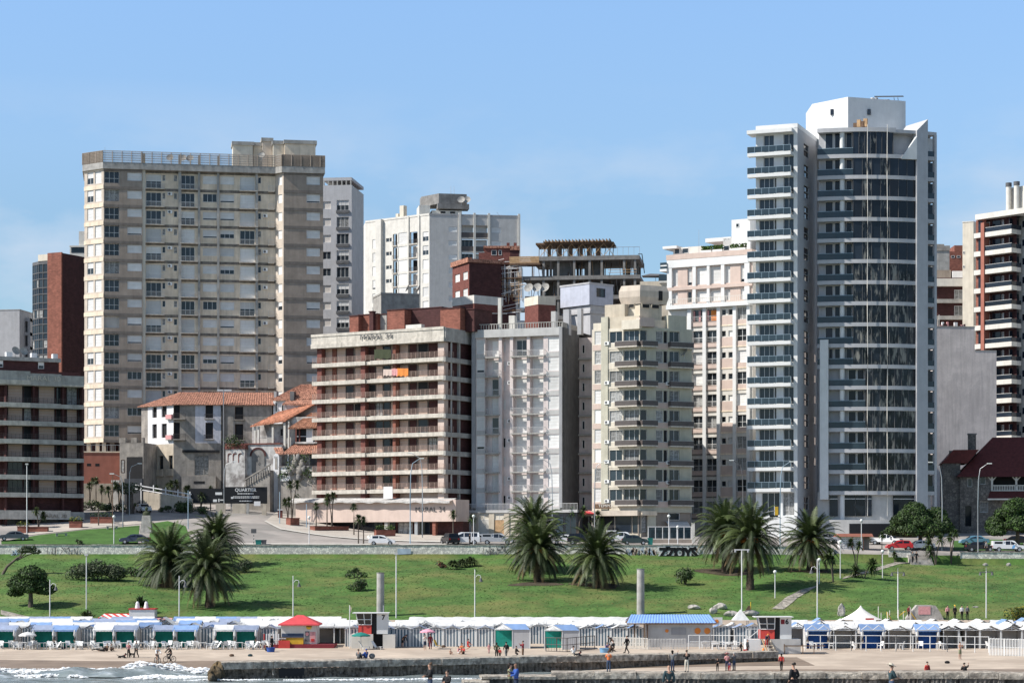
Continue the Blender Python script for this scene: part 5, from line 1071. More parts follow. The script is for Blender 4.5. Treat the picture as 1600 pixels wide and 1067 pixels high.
# ------------------------------------------------------------------ right edge
def right_group():
 b=Bld('blank_wall_building','bare rendered party wall with a stepped top beside the glass tower','building',1458,404,1557,405.5,8);f=b.front();mb=MB();z1,z2=f.z(511),f.z(548);us=f.u(1523);f.wall(mb,0,us,0,z1,'rose_grey');f.wall(mb,us,b.w,0,z2,'rose_grey');shell(b,mb,0,us,0,12,0,z1,'rose_grey');shell(b,mb,us,b.w,0,12,0,z2,'rose_grey');b.add(mb,'wall')
 q=MB();f.box(q,0,us+.05,-.5,.05,z1,z1+.2,'concrete');f.box(q,us,b.w,-.5,.04,z2,z2+.2,'concrete');b.add(q,'coping')
 q=MB();rnd=random.Random(5)
 for i in range(14):u=rnd.uniform(.3,us-1);f.box(q,u,u+rnd.uniform(.2,.7),-1.5,-1,z1,z1+rnd.uniform(.3,1.2),rnd.choice(('oldwhite','brick_dark','wood_dark','c_pink')))
 b.add(q,'roof_lumber');q=MB()
 for px,h_ in((1467,1.5),(1469,2.3)):u=f.u(px);q.cyl(f.P(u,-.6,z1),f.P(u,-.6,z1+h_),.07,.06,5,'white')
 b.add(q,'vent_pipe');b.done()
 b=Bld('brown_block','brown block with curved concrete balcony bands behind the bare wall','apartment building',1450,452,1530,452,10);f=b.front();mb=MB();f.wall(mb,0,b.w,0,f.z(434),'brick_dark');shell(b,mb,0,b.w,0,12,0,f.z(434),'brick_dark');b.add(mb,'wall')
 for k,y in enumerate((436,468,494)):
  q=MB();f.box(q,0,b.w+.4,-.5,.9,f.z(y+(12 if k==0 else 6)),f.z(y),'concrete' if k else 'white');b.add(q,'balcony')
 for y in(450,475):
  for a,e,kd in((1491,1504,'cur'),(1508,1521,'gl')):f.panel(f.u(a),f.u(e),f.z(y+18),f.z(y+3),kd,.06)
 r=Face(b,0,2,0);q=MB();r.box(q,r.u(1450),r.u(1486),-4,0,f.z(434),r.z(422),'taupe');r.box(q,r.u(1488),r.u(1524),-3,.5,f.z(434),r.z(424),'oldwhite');b.add(q,'penthouse');b.done()
 b=Bld('grey_block','dull grey rounded roof block seen just past the glass tower','building',1450,470,1483.5,470,10);f=b.front();mb=MB();f.wall(mb,0,b.w,0,f.z(392),'concrete');shell(b,mb,0,b.w,0,8,0,f.z(392),'concrete');b.add(mb,'wall');q=MB();f.box(q,0,b.w+.1,-8,.15,f.z(392),f.z(384),'oldgrey');f.box(q,0,b.w-1,-7,-.5,f.z(384),f.z(381),'oldgrey');b.add(q,'roof_cap');b.done()
 b=Bld('brick_building','far orange brick block with two small square openings','building',1483,520,1504,520,10);f=b.front();mb=MB();f.wall(mb,0,b.w,0,f.z(393),'brick');shell(b,mb,0,b.w,0,8,0,f.z(393),'brick');b.add(mb,'wall');q=MB();f.box(q,f.u(1492),b.w+2,-8,-.5,0,f.z(383),'brick');b.add(q,'upper_storey')
 for a in(1486,1495):f.panel(f.u(a),f.u(a+5.5),f.z(403),f.z(399.5),'dk',.05)
 b.done()
 b=Bld('cream_slab','blank cream stair tower next to the brick and white balconies','building',1504,446,1521,445,10);f=b.front();mb=MB();f.wall(mb,0,b.w,0,f.z(348),'cream_light');shell(b,mb,0,b.w,0,10,0,f.z(348),'cream_light');b.add(mb,'wall');q=MB();f.box(q,-.05,b.w+.05,-10,.08,f.z(348),f.z(346.5),'white');b.add(q,'coping')
 for y in(394,416):f.panel(f.u(1504.8),f.u(1507.5),f.z(y+3),f.z(y-1),'dk',.05)
 b.done()
 b=Bld('apartment_tower','tower of white balconies with a red brick strip and two round flues','apartment tower',1522,437,1580.5,430,10);f=b.front();uB=b.w;zt=f.z(328,uB);mb=MB();rt=b.right();bw=Face(b,0,1.6,0);fh=29.3*430/F;us=f.u(1538)
 for k in range(13):
  z=f.z(357.5,uB)-k*fh-(fh*.0)
  q=MB();f.box(q,us,uB,-1.6,0,z-.15-.75,z,'white');rt.box(q,0.02,3.,-.4,-.02,z-.9,z-.02,'grey_light');b.add(q,'balcony');q=MB();f.box(q,us,uB,-.1,-.05,z+.05,z+.85,'glass_dark');f.box(q,us,uB,-.12,-.03,z+.85,z+.92,'rail');rt.box(q,0,3.,-.12,-.06,z,z+.85,'glass_dark');b.add(q,'railing')  # grey return: shade on the white band put into the colour
  q=MB();f.box(q,0,f.u(1532.5),-.8,.1,z-.9,z+.05,'white');b.add(q,'balcony')
  bw.panel(bw.u(1542),bw.u(1547),z,z+2.2,'cur',.1);bw.panel(bw.u(1551),bw.u(1564),z,z+2.3,'gd',.1,'frame_dark');bw.panel(bw.u(1566),bw.u(1569),z+.6,z+2.2,'cur',.1);rt.panel(.6,4.,z,z+2.2,'gd',-1.,'frame_dark')
  q=MB();f.box(q,f.u(1526),f.u(1532),-.6,-.5,z+.1,z+2.4,'glass_dark');b.add(q,'window')
 f.wall(mb,0,us,0,zt-1,'brick',v=-.55);bw.wall(mb,0,uB,0,zt-1,'brick_dark');rt.wall(mb,1.6,6,0,zt-1,'grey_dark',v=-1.1);shell(b,mb,0,uB,1.7,12,0,zt-1,'white',right=False);b.add(mb,'wall')
 q=MB();f.box(q,f.u(1533.5),us+.1,-1.6,.22,0,f.z(342,uB),'redwall');b.add(q,'brick_strip')
 q=MB();f.box(q,f.u(1525),uB+14,-12,.25,zt-1,zt+.05,'white');b.add(q,'roof_fascia')
 q=MB();s2=Face(b,uB,3.6,0);s2.box(q,s2.u(1591.5),s2.u(1640),-8,0,0,s2.z(333),'white');b.add(q,'white_wing')
 for k in range(13):z=f.z(357.5,uB)-k*fh;s2.panel(s2.u(1597),s2.u(1603),z+.5,z+1.9,'gd',.06)
 r=Face(b,0,3,0)
 for px in(1576,1588.5):
  q=MB();q.cyl(r.P(r.u(px),0,zt),r.P(r.u(px),0,r.z(290,8)),.52,.52,12,'white');q.cyl(r.P(r.u(px),0,r.z(290,8)),r.P(r.u(px),0,r.z(284,8)),.6,.6,12,'grey_dark');b.add(q,'flue')
 q=MB();r.box(q,r.u(1574),r.u(1600),-4,-.7,zt,r.z(291,8),'white');b.add(q,'penthouse');b.done()
 b=Bld('stone_house','old stone house with a huge dark red roof and white veranda','house',1500,376,1650,374,8);f=b.front();u=f.u;Z=lambda py:f.z(py,8);mb=MB()
 f.win(u(1512),u(1519),Z(760),Z(747),'gl',d=.2);f.win(u(1531),u(1540),Z(756),Z(744),'gl',d=.2);f.win(u(1531),u(1544),Z(800),Z(783),'cur',d=.25);f.win(u(1508),u(1518),Z(822),Z(790),'gd',fr='frame_dark',d=.3)
 f.wall(mb,0,u(1549),0,Z(742),'house_stone',.3);f.wall(mb,u(1549),b.w,0,Z(766),'house_stone');f.wall(mb,u(1549),b.w,Z(766),Z(742),'dark',v=-1.8);shell(b,mb,0,b.w,0,13,0,Z(742),'house_stone');b.add(mb,'wall')
 q=MB();e0,e1=u(1494),b.w+1;y0,y1=-.9,14;zr=Z(742);zp=Z(680);r0,r1=u(1556),b.w-3
 V_=[(e0,y0,zr-.3),(e1,y0,zr-.3),(e1,y1,zr-.3),(e0,y1,zr-.3),(r0,6.5,zp),(r1,6.5,zp)]
 for pl in((0,1,5,4),(1,2,5),(2,3,4,5),(3,0,4)):q.poly([V_[i]for i in pl],'tile_red')
 q.poly([V_[i]for i in(3,2,1,0)],'dark');b.add(q,'roof')
 q=MB();q.box(u(1516),u(1528),4,5.5,Z(742),Z(676),'house_stone');q.box(u(1515),u(1529),3.9,5.6,Z(676.5),Z(674.5),'concrete_dark');b.add(q,'chimney')
 w=Face(b,0,0,0);q=MB();q.box(u(1474),u(1501),.5,9,0,Z(722),'house_stone');b.add(q,'side_wing');q=MB();q.side([(u(1471),Z(723)),(u(1512),Z(723)),(u(1530),Z(702)),(u(1490),Z(702))],.2,9,'tile_red');b.add(q,'gable_roof');q=MB();q.box(u(1484),u(1492),1,2,Z(722),Z(703),'house_stone');b.add(q,'chimney')
 q=MB();f.box(q,u(1548),b.w,-.1,.25,Z(744),Z(741.5),'white')
 for px in(1550,1588,1625):f.box(q,u(px)-.16,u(px)+.16,-.2,.1,Z(766),Z(744),'white')
 for px in(1550,1588):
  for sgn in(-1,1):
   for i in range(4):
    a=i/4;f.box(q,u(px)+sgn*(.16+a*.6)-.08,u(px)+sgn*(.16+a*.6)+.08,-.05,.08,Z(744)-.75+a*.7,Z(744)-.45+a*.55,'white')
 for x in lin(u(1551),b.w,38):f.box(q,x-.06,x+.06,-.05,.05,Z(766),Z(759),'white')
 f.box(q,u(1549),b.w,-.08,.1,Z(759),Z(757.5),'white');f.box(q,u(1549),b.w,-.08,.1,Z(767),Z(765.5),'white');b.add(q,'veranda')
 q=MB();f_=[(u(1541),-2.6,Z(779)),(b.w,-2.6,Z(779)),(b.w,.0,Z(767)),(u(1547),.0,Z(767))];q.poly(f_,'tile_red');q.poly([(p[0],p[1],p[2]-.25)for p in f_][::-1],'white');q.poly([f_[0],f_[1],(f_[1][0],-2.6,Z(779)-.25),(f_[0][0],-2.6,Z(779)-.25)],'white');b.add(q,'porch_roof')
 b.done()
right_group()
# ------------------------------------------------------------------ old villas
def tiled_hip(q,c,zr,zp,m='tile',ridge=None):
 """c: four eave corners (x,y) anticlockwise from the front left, ridge two points"""
 v=[Vector((x,y,zr))for x,y in c];r=[Vector((x,y,zp))for x,y in ridge]
 for pl in([v[0],v[1],r[1],r[0]],[v[1],v[2],r[1]],[v[2],v[3],r[0],r[1]],[v[3],v[0],r[0]]):tiles(q,pl,m)
 q.poly([p-Vector((0,0,.12))for p in v][::-1],'wood_dark')
 for i in range(4):
  a,e=v[i],v[(i+1)%4];q.poly([a-Vector((0,0,.12)),e-Vector((0,0,.12)),e,a],m)
def tiles(q,pl,m):
 """a roof plane with raised rolls of tile running up the slope"""
 q.poly(pl,m);a,b=pl[0],pl[1];L=(b-a).length;n=int(L/.42)
 if n<2:return
 top=pl[2:]if len(pl)==4 else[pl[2],pl[2]]
 nr=(b-a).cross(top[-1]-a).normalized()
 if nr.z<0:nr=-nr
 for i in range(n):
  t=(i+.5)/n;p=a.lerp(b,t);e=top[1].lerp(top[0],t)
  d=(e-p);k=max(1,int(d.length/.55));w_=(b-a).normalized()*.13
  for j in range(k):
   s,e_=p+d*(j/k),p+d*((j+1)/k);h=nr*.09;h2=nr*.05
   q.poly([s-w_,s+h,e_+h2,e_-w_],m);q.poly([s+h,s+w_,e_+w_,e_+h2],m);q.poly([s-w_,s+w_,s+h],m)
def villa():
 b=Bld('old_villa','derelict three storey villa with a clay tile roof and patchy white walls','house',271,391,425,392,17);f=b.front();L=9;g=Face(b,-L*math.cos(R(45)),L*math.sin(R(45)),-45);k=g.u(221);L-=k;g=Face(b,-L*math.cos(R(45)),L*math.sin(R(45)),-45)
 Z=lambda py:f.z(py,3);zt=Z(632);mb=MB();gu,fu=g.u,f.u;G=lambda py:g.z(py,L*.6)
 for y0,y1 in((635,652),(662,684)):
  for a,e in((238,245),(252.5,260.5)):g.win(gu(a),gu(e),G(y1),G(y0),'dk',d=.3,fr='wood_dark')
  f.win(fu(271.5),fu(281),Z(y1+3),Z(y0-2),'dk',d=.3,fr='wood_dark');f.win(fu(321),fu(333),Z(y1+1),Z(y0-2),'dk',d=.3,fr='wood_dark');f.win(fu(367),fu(380),Z(y1+3),Z(y0),'dk',d=.3,fr='wood_dark')
  f.balcony(fu(319.5),fu(335),Z(y1+2),.45,'bars',.8,.12,'oldgrey','rail_dark');f.balcony(fu(365.5),fu(382),Z(y1+3),.45,'bars',.8,.12,'oldgrey','rail_dark')
  f.balcony(0.0,fu(290),Z(y1+2),.9,'bars',.9,.2,'oldgrey','rail_dark');g.balcony(gu(262),L,Z(y1+2),.5,'solid',.7,.15,'oldgrey','c_pink')
 for a,e in((230,237),(248,255),(263.5,270)):g.win(gu(a),gu(e),G(742),G(712),'gl',d=.35,fr='wood_dark');q=MB();g.box(q,gu(a)-.25,gu(e)+.25,0,.4,G(744),G(733),'oldbeige');b.add(q,'window_balcony')
 f.win(fu(304),fu(326),Z(742),Z(711),'cur',d=.3,fr='oldgrey')
 zm=Z(692);xw0,xw1=fu(305),fu(345)
 g.wall(mb,0,gu(231),G(694),zt,'oldgrey',.3);g.wall(mb,gu(231),L,G(694),zt,'oldwhite',.35);g.wall(mb,0,L,-2,G(694),'oldbeige',.35)
 f.wall(mb,0,xw0,zm,zt,'oldgrey',.35);f.wall(mb,xw0,xw1,zm,zt,'oldwall_pale',.35);f.wall(mb,xw1,b.w,zm,zt,'oldgrey',.35);f.wall(mb,0,b.w,-2,zm,'oldgrey',.35)
 go=g.o;shell(b,mb,go.x,b.w,9,9.1,0,zt,'oldgrey',left=False,right=False);mb.poly([(b.w,0,0),(b.w,9,0),(b.w,9,zt),(b.w,0,zt)],'oldgrey');mb.poly([(go.x,9,0),(go.x,go.y,0),(go.x,go.y,zt),(go.x,9,zt)],'oldgrey');b.add(mb,'wall')
 q=MB();e=.45;tiled_hip(q,[(-.15,-e),(b.w+.4,-e),(b.w+.4,9.5),(go.x-.7,go.y-.1)],zt,Z(610),'tile',[(fu(279),4.4),(b.w,4.4)]);b.add(q,'roof')
 q=MB();u=fu(347);f.box(q,u-.12,u+.12,0,.2,0,zt,'dark');b.add(q,'drain_pipe');q=MB();f.box(q,fu(285),fu(343),0,.3,Z(707),Z(703),'dark');b.add(q,'canopy_remains')
 q=MB();f.box(q,fu(285),fu(338),-.5,1.6,-1,Z(744),'oldgrey');b.add(q,'terrace');q=MB();f.box(q,fu(304),fu(321),1.58,1.63,Z(756),Z(752),'dark');b.add(q,'terrace_opening')
 q=MB();u=fu(349.5);f.box(q,u-.09,u+.09,.4,.6,0,Z(609),'grey');f.box(q,u-1.1,u+1.4,.42,.58,Z(611),Z(608.7),'oldwhite');b.add(q,'aerial_mast');b.done()
 b=Bld('gate_tower','old stone gate tower with battlements and an arched dark porch','tower',187,389,224,388,16);f=b.front();Z=f.z;q=MB();f.wall(q,0,b.w,0,Z(692),'oldgrey');shell(b,q,0,b.w,0,6,0,Z(692),'oldgrey');b.add(q,'wall')
 for a,e in((186,196),(204.5,213.5),(221.5,224)):q=MB();f.box(q,f.u(a),f.u(e),-.7,.02,Z(692),Z(684),'oldgrey');b.add(q,'battlement')
 q=MB();f.box(q,f.u(198),f.u(222.5),-.2,.04,0,Z(714),'dark');b.add(q,'porch');f.panel(f.u(189),f.u(194.5),Z(738),Z(718),'cur',.04,'wood_dark');q=MB();f.box(q,f.u(196),b.w,.03,.5,0,Z(748),'steel_dark');b.add(q,'hoarding');b.done()
 b=Bld('old_villa','crumbling villa of stepped red roofs, loggia and arches by the cream block','house',352,387,500,382.5,17);f=b.front();Z=lambda py:f.z(py,8);u=f.u
 def blk(a,e,d0,d1,yb,yt,m,nm='wall'):
  q=MB();f.box(q,f.u(a,-d0),f.u(e,-d0),-d1,-d0,f.z(yb,8,-d0)if yb else-3,f.z(yt,8,-d0),m);b.add(q,nm)
 def roof(pts,m='tile'):
  q=MB();P=[f.P(f.u(px,-d),-d,f.z(py,8,-d))for px,py,d in pts];tiles(q,[P[0],P[1],P[2],P[3]]if len(P)==4 else P,m);q.poly([p-Vector((0,0,.2))for p in P][::-1],'wood_dark')
  for i in range(len(P)):
   a,e=P[i],P[(i+1)%len(P)];q.poly([a-Vector((0,0,.2)),e-Vector((0,0,.2)),e,a],m)
  b.add(q,'roof')
 blk(427,497,7,12,None,624,'oldwhite');blk(440,500,5.6,7,None,634,'pink')
 roof([(422,624,6.4),(500,624,6.4),(500,601,10),(470,601,10)]);roof([(441,631,5.2),(500,633,5.2),(500,622,7),(452,623,7)])
 q=MB();f.box(q,f.u(453,-6.2),f.u(459.5,-6.2),-7.2,-6.2,Z(622),Z(608),'grey_dark');b.add(q,'chimney');q=MB();f.box(q,f.u(428,-7),f.u(432,-7),-8,-7,Z(622),Z(607),'grey');b.add(q,'chimney')
 for a,e,v in((430,433.5,-6.95),(440,444,-5.55),(446,448,-5.55)):f.panel(f.u(a,v),f.u(e,v),f.z(643,8,v),f.z(629 if a<435 else 632,8,v),'gl',v+.03)
 blk(448,500,2.5,6,None,652,'oldwall');blk(394,449,3.,7,694,662,'oldwall');roof([(391,665,1.2),(446,657,1.2),(498,629,5.5),(436,643,5.5)],'tile_lit')
 q=MB()
 for px in(393,398.5,421):uu=u(px);f.box(q,uu-.16,uu+.16,-1.9,-1.5,Z(693),Z(665),'white');b.add(q,'loggia_column');q=MB()
 f.box(q,u(438),u(441),-1.9,-1.5,Z(700),Z(660),'white');f.box(q,u(445),u(447),-1.9,-1.5,Z(703),Z(658),'white');b.add(q,'loggia_column');q=MB()
 for x in lin(u(405),u(420),9):f.box(q,x-.05,x+.05,-1.7,-1.6,Z(691),Z(683),'white')
 f.box(q,u(399),u(421),-1.72,-1.58,Z(683.5),Z(682.3),'oldwall');b.add(q,'balustrade');f.panel(u(428),u(433),Z(680),Z(668),'dk',-2.95,'oldwall')
 roof([(450,669,.8),(500,668,.8),(500,645,3.5),(486,646,3.5)],'tile_dark');q=MB();f.box(q,u(455),u(495),-2.45,-1.9,Z(692),Z(669),'dark');b.add(q,'open_gallery');q=MB()
 for px in(457,462.5,488):f.box(q,u(px)-.1,u(px)+.1,-1.9,-1.7,Z(692),Z(669),'brick_pier')
 f.box(q,u(456),u(497),-1.9,-1.75,Z(682),Z(681),'oldwhite');f.box(q,u(456),u(497),-1.95,-1.65,Z(693),Z(690),'oldwall');b.add(q,'gallery_post');q=MB();f.box(q,u(473.5),u(484),-1.7,-1.6,Z(691),Z(670),'oldwhite');b.add(q,'banner')
 blk(352,438,.6,4,694,692,'brick_pier','terrace_edge');blk(384,440,.8,4,None,694,'oldwall');roof([(442,708,0.),(497,708,0.),(497,693,2.4),(459,693,2.4)]);roof([(432,708.5,0.),(444,708.5,0.),(440,697,1.),(427,697,1.)])
 blk(436,497,1.8,4,None,706,'oldwall');q=MB()
 for a,e in((455,466),(479,492)):f.box(q,u(a),u(e),-1.85,-1.7,Z(727),Z(709),'grey_dark')
 b.add(q,'window_opening');q=MB()
 for px in(447,453):f.box(q,u(px)-.14,u(px)+.14,-1.2,-.9,Z(728),Z(708),'oldwhite')
 b.add(q,'column')
 q=MB();f.box(q,u(354),u(384),-3,.4,-3,Z(699),'oldwall');b.add(q,'arcade');q=MB();f.box(q,u(353),u(385),-3,.5,Z(701),Z(694),'brick_pier');b.add(q,'brick_cornice')
 q=MB()
 for c in(361,369,377.5):
  for i in range(8):
   t0,t1=math.pi*i/8*.62+.0,math.pi*(i+1)/8*.62;rr=u(c+3.4)-u(c)
   A=lambda t:(u(c)+rr-rr*1.0*math.cos(t)-rr,Z(712)+rr*1.1*math.sin(t))
   (xa,za),(xb,zb_)=A(t0),A(t1);f.box(q,min(xa,xb)-.07,max(xa,xb)+.07,.38,.46,min(za,zb_)-.07,max(za,zb_)+.07,'brick_pier')
  f.box(q,u(c)-(u(c+3.4)-u(c))-.07,u(c)-(u(c+3.4)-u(c))+.07,.38,.45,Z(722),Z(712),'brick_pier')
 b.add(q,'arch_moulding')
 q=MB();rr=u(411)-u(401);pts=[(u(401)-rr,Z(738)),(u(401)+rr,Z(738))]+[(u(401)+rr*math.cos(t),Z(712)+rr*math.sin(t))for t in lin(0,math.pi,12)]
 q.side([(a,c)for a,c in pts],.62,.75,'concrete_dark');b.add(q,'blind_arch');q=MB();pts=[(u(401)+(rr+.35)*math.cos(t),Z(712)+(rr+.35)*math.sin(t))for t in lin(0,math.pi,12)]+[(u(401)+rr*math.cos(t),Z(712)+rr*math.sin(t))for t in lin(math.pi,0,12)]
 for i in range(12):q.side([pts[i],pts[i+1],pts[24-i],pts[25-i]],.55,.70,'brick_dark')
 b.add(q,'arch_moulding')
 q=MB();f.box(q,u(428),u(437),-.9,.3,-3,Z(713),'oldwhite');f.box(q,u(430.5),u(434.5),.28,.34,Z(733),Z(716),'oldgrey');q.cyl(f.P(u(432.5),.3,Z(713)),f.P(u(432.5),-.9,Z(713)),.48,.48,12,'oldwhite');b.add(q,'garden_niche')
 q=MB();n=12
 for i in range(n):a=389+40*i/n;f.box(q,u(a),u(a+40/n),.35,2.2,-3,Z(757-24*i/n),'oldgrey')
 b.add(q,'stair');q=MB()
 for i in range(11):
  a=392+37*i/10;z=Z(757-24*(i/10)*.93);f.box(q,u(a)-.1,u(a)+.1,2.2,2.4,z-.5,z+.65,'oldgrey')
 q.faces8([f.P(u(390),2.15,Z(751)),f.P(u(431),2.15,Z(727)),f.P(u(431),2.45,Z(727)),f.P(u(390),2.45,Z(751)),f.P(u(390),2.15,Z(748.6)),f.P(u(431),2.15,Z(724.6)),f.P(u(431),2.45,Z(724.6)),f.P(u(390),2.45,Z(748.6))],'oldgrey');b.add(q,'stair_balustrade')
 q=MB();rnd=random.Random(9);f.box(q,u(438),u(498),-1.7,1.2,-3,Z(742),'oldgrey')
 f.box(q,u(442),u(458),1.0,1.35,Z(752),Z(742),'oldwhite');f.box(q,u(440),u(490),1.1,1.5,Z(730.5),Z(729),'oldwall');f.box(q,u(443),u(454),1.0,1.3,Z(740),Z(730),'oldwhite');f.box(q,u(478),u(492),1.0,1.3,Z(745),Z(730),'oldwall');b.add(q,'garden_terrace')
 q=MB()
 for px,py,r_ in((471,716,1.),(466,724,1.2),(477,725,1.2),(463,733,1.2),(473,736,1.4),(480,733,1.),(472,746,1.),(459,738,.9)):c=f.P(u(px),1.5,Z(py));q.sphere(c,(r_*.55,.5,r_*.75),'oldgrey' if r_>1.1 else 'concrete_dark',5,4)
 b.add(q,'rockwork');q=MB()
 for px,py in((463,722),(480,718),(459,733),(483,738),(448,742),(490,742),(359,690),(372,692),(365,686)):
  c=f.P(u(px),1.6 if px>400 else.5,Z(py))
  for _ in range(110):
   d=Vector((rnd.gauss(0,.5),rnd.gauss(0,.3),rnd.gauss(0,.45)));e1=Vector((rnd.gauss(0,1),rnd.gauss(0,1),rnd.gauss(0,1))).normalized()*.16;e2=e1.orthogonal().normalized()*.09;q.poly([c+d-e1,c+d-e2,c+d+e1,c+d+e2],rnd.choice(('leaf_dark','leaf_mid','leaf_grey')))
 b.add(q,'ivy');b.done()
villa()
def sign():
 b=Bld('sign_board','long black hoarding with white lettering in front of the old villas','sign',350.5,379,417.5,379,WZ(786.5,379));f=b.front();Z=f.z;q=MB();f.box(q,0,b.w,-.15,0,0,Z(760.5),'black');b.add(q,'board')
 me=text_mesh('QUARTIER',1.,'white_clean',.02,.02,1.);w=max(v.co.x for v in me.vertices)-min(v.co.x for v in me.vertices);tw=f.u(400.5)-f.u(367)
 for v in me.vertices:v.co.x*=tw/w;v.co.y*=.55/.72
 o=link('lettering',me,b.root,f.P(f.u(383.7),.03,Z(765.4)));o.rotation_euler=(R(90),0,0)
 q=MB();rnd=random.Random(2)
 def line(y,a,e,h):
  x=f.u(a)
  while x<f.u(e):
   w_=rnd.uniform(.12,.4);f.box(q,x,min(x+w_,f.u(e)),0.01,.03,Z(y)-h/2,Z(y)+h/2,'white_clean');x+=w_+.07
 line(771,371,396,.16);b.add(q,'lettering');q=MB();line(775.6,364,405,.13);line(777.6,364,405,.13);b.add(q,'lettering');q=MB();line(782.4,374,394,.13);b.add(q,'lettering');q=MB();f.box(q,f.u(361),f.u(364.5),.01,.03,Z(779),Z(776),'white_clean');b.add(q,'lettering');q=MB()
 for px in(361,386,414):f.box(q,f.u(px)-.1,f.u(px)+.1,-.4,-.16,-2.5,Z(762),'concrete')
 b.add(q,'post');b.done()
 b=Bld('sign_board','lower black hoarding with two white text blocks near the villa corner','sign',296,380.5,349.5,380,WZ(786,380));f=b.front();Z=f.z;q=MB();f.box(q,0,b.w,-.15,0,0,Z(763),'black');b.add(q,'board');q=MB()
 for a,e,y0,y1 in((336.5,347,773,769),(333,339,784,780),(341,343,784,779),(344,349,782,780)):f.box(q,f.u(a),f.u(e),.01,.04,Z(y0),Z(y1),'white_clean')
 b.add(q,'text_block');b.done()
 b=Bld('garden_wall','sloping pale garden wall with a rail fence below the villa','wall',224,383,300,380,WZ(800,382));f=b.front();q=MB();n=9
 for i in range(n):a,e=224+76*i/n,224+76*(i+1)/n;y=768+12*i/n;f.box(q,f.u(a),f.u(e),-.4,0,-2,f.z(y,f.u(a)),'oldbeige')
 b.add(q,'wall');q=MB()
 for px in(219.5,239,258,277,296):u=f.u(px);f.box(q,u-.08,u+.08,-.3,-.15,0,f.z(754+(px-219)*.18,u),'oldwhite')
 for k in(0,6):q.faces8([f.P(f.u(210),-.2,f.z(757+k,0)-.1),f.P(f.u(298),-.2,f.z(772+k,8)-.1),f.P(f.u(298),-.3,f.z(772+k,8)-.1),f.P(f.u(210),-.3,f.z(757+k,0)-.1),f.P(f.u(210),-.2,f.z(757+k,0)+.08),f.P(f.u(298),-.2,f.z(772+k,8)+.08),f.P(f.u(298),-.3,f.z(772+k,8)+.08),f.P(f.u(210),-.3,f.z(757+k,0)+.08)],'oldwhite')
 b.add(q,'fence_rail');b.done()
 b=Bld('low_wall','broken low stone wall under the black hoardings','wall',340,377.5,418,377.5,WZ(806,377));f=b.front();q=MB();rnd=random.Random(4)
 for a,e,y in((337,352,786),(363,384,787),(385,389,786),(409,416,787)):f.box(q,f.u(a),f.u(e),-.4,0,-2,f.z(y),'oldbeige' if e-a>5 else 'concrete')
 b.add(q,'wall');q=MB();f.box(q,f.u(397),f.u(407),.02,.1,f.z(790),f.z(783),'oldwhite');b.add(q,'notice');b.done()
sign()
# ------------------------------------------------------------------ palms, trees, shrubs
def frond(mb,base,az,el,L,rnd,m,wid=.55,droop=1.,n=9,dens=22):
 pts=[];d=Vector((math.cos(az)*math.cos(el),math.sin(az)*math.cos(el),math.sin(el)));p=Vector(base);st=L/n
 for i in range(n+1):
  pts.append(p.copy());p=p+d*st;d.z-=droop*st*(.16+.50*(i/n));d.normalize()
 for i in range(n):
  a,b=pts[i],pts[i+1];t=(b-a).normalized();s=t.cross(Vector((0,0,1)))
  s=s.normalized()if s.length>1e-3 else Vector((1,0,0));w=.05*(1-i/n)+.012
  mb.poly([a-s*w,a+s*w,b+s*w*.8,b-s*w*.8],m)
  k=max(1,dens//n)
  for j in range(k):
   q=(i+j/k)/n
   if q<.10:continue
   o=a.lerp(b,j/k);ll=wid*(math.sin(math.pi*min(1,q*.93+.10))**.6)*rnd.uniform(.85,1.1);hw=.042
   for sg in(-1,1):
    tip=o+(s*sg*.80+t*.62+Vector((0,0,-.28-.15*rnd.random()))).normalized()*ll;up=t*hw
    mb.poly([o-up,o+up,tip+up*.25,tip-up*.25],m)
def palm_crown(seed,L,nf):
 rnd=random.Random(seed);mb=MB()
 for i in range(nf):
  t=i/nf;az=i*2.39996+rnd.uniform(-.2,.2);el=1.42-2.15*(t**.95)+rnd.uniform(-.08,.08)
  m='palm_young' if(t<.35 and rnd.random()<.6)or rnd.random()<.16 else 'palm_leaf'
  if t>.90 or rnd.random()<.04 and t>.6:m='palm_dead'
  frond(mb,(.16*math.cos(az),.16*math.sin(az),.1+.25*(1-t)),az,el,L*rnd.uniform(.98,1.16),rnd,m,.70,.85+.35*rnd.random(),9,54)
 return mb.mesh('crown')
def palm_trunk(h,r,seed):
 rnd=random.Random(seed);mb=MB();rows=[];n=14
 for i in range(n+1):
  t=i/n;rr=r*(1.25-.3*min(1,t*3)+(.35*max(0,t-.75)/.25));z=h*t
  rows.append([(rr*(1+.1*math.sin(a*5+i*2.5))*math.cos(a),rr*(1+.1*math.sin(a*5+i*2.5))*math.sin(a),z)for a in lin(0,2*math.pi,12)[:-1]])
 mb.grid(rows,'trunk',True,True);mb.poly(rows[-1],'trunk')
 for i in range(60):
  a=rnd.uniform(0,6.28);z=h*rnd.uniform(.05,1);mb.poly([(r*math.cos(a-.2),r*math.sin(a-.2),z),(r*math.cos(a+.2),r*math.sin(a+.2),z),(r*1.28*math.cos(a),r*1.28*math.sin(a),z+.22)],'trunk')
 return mb.mesh('trunk')
def fruit(seed):
 rnd=random.Random(seed);mb=MB()
 for k in range(46):
  a=rnd.uniform(0,6.28);t=rnd.random();mb.sphere((.30*math.cos(a)*t**.5,.30*math.sin(a)*t**.5,-.35*rnd.random()),.075,'orange',5,3)
 return mb.mesh('fruit_cluster')
CR=[palm_crown(11,4.6,120),palm_crown(12,4.6,112),palm_crown(13,4.6,126)];FR=fruit(1)
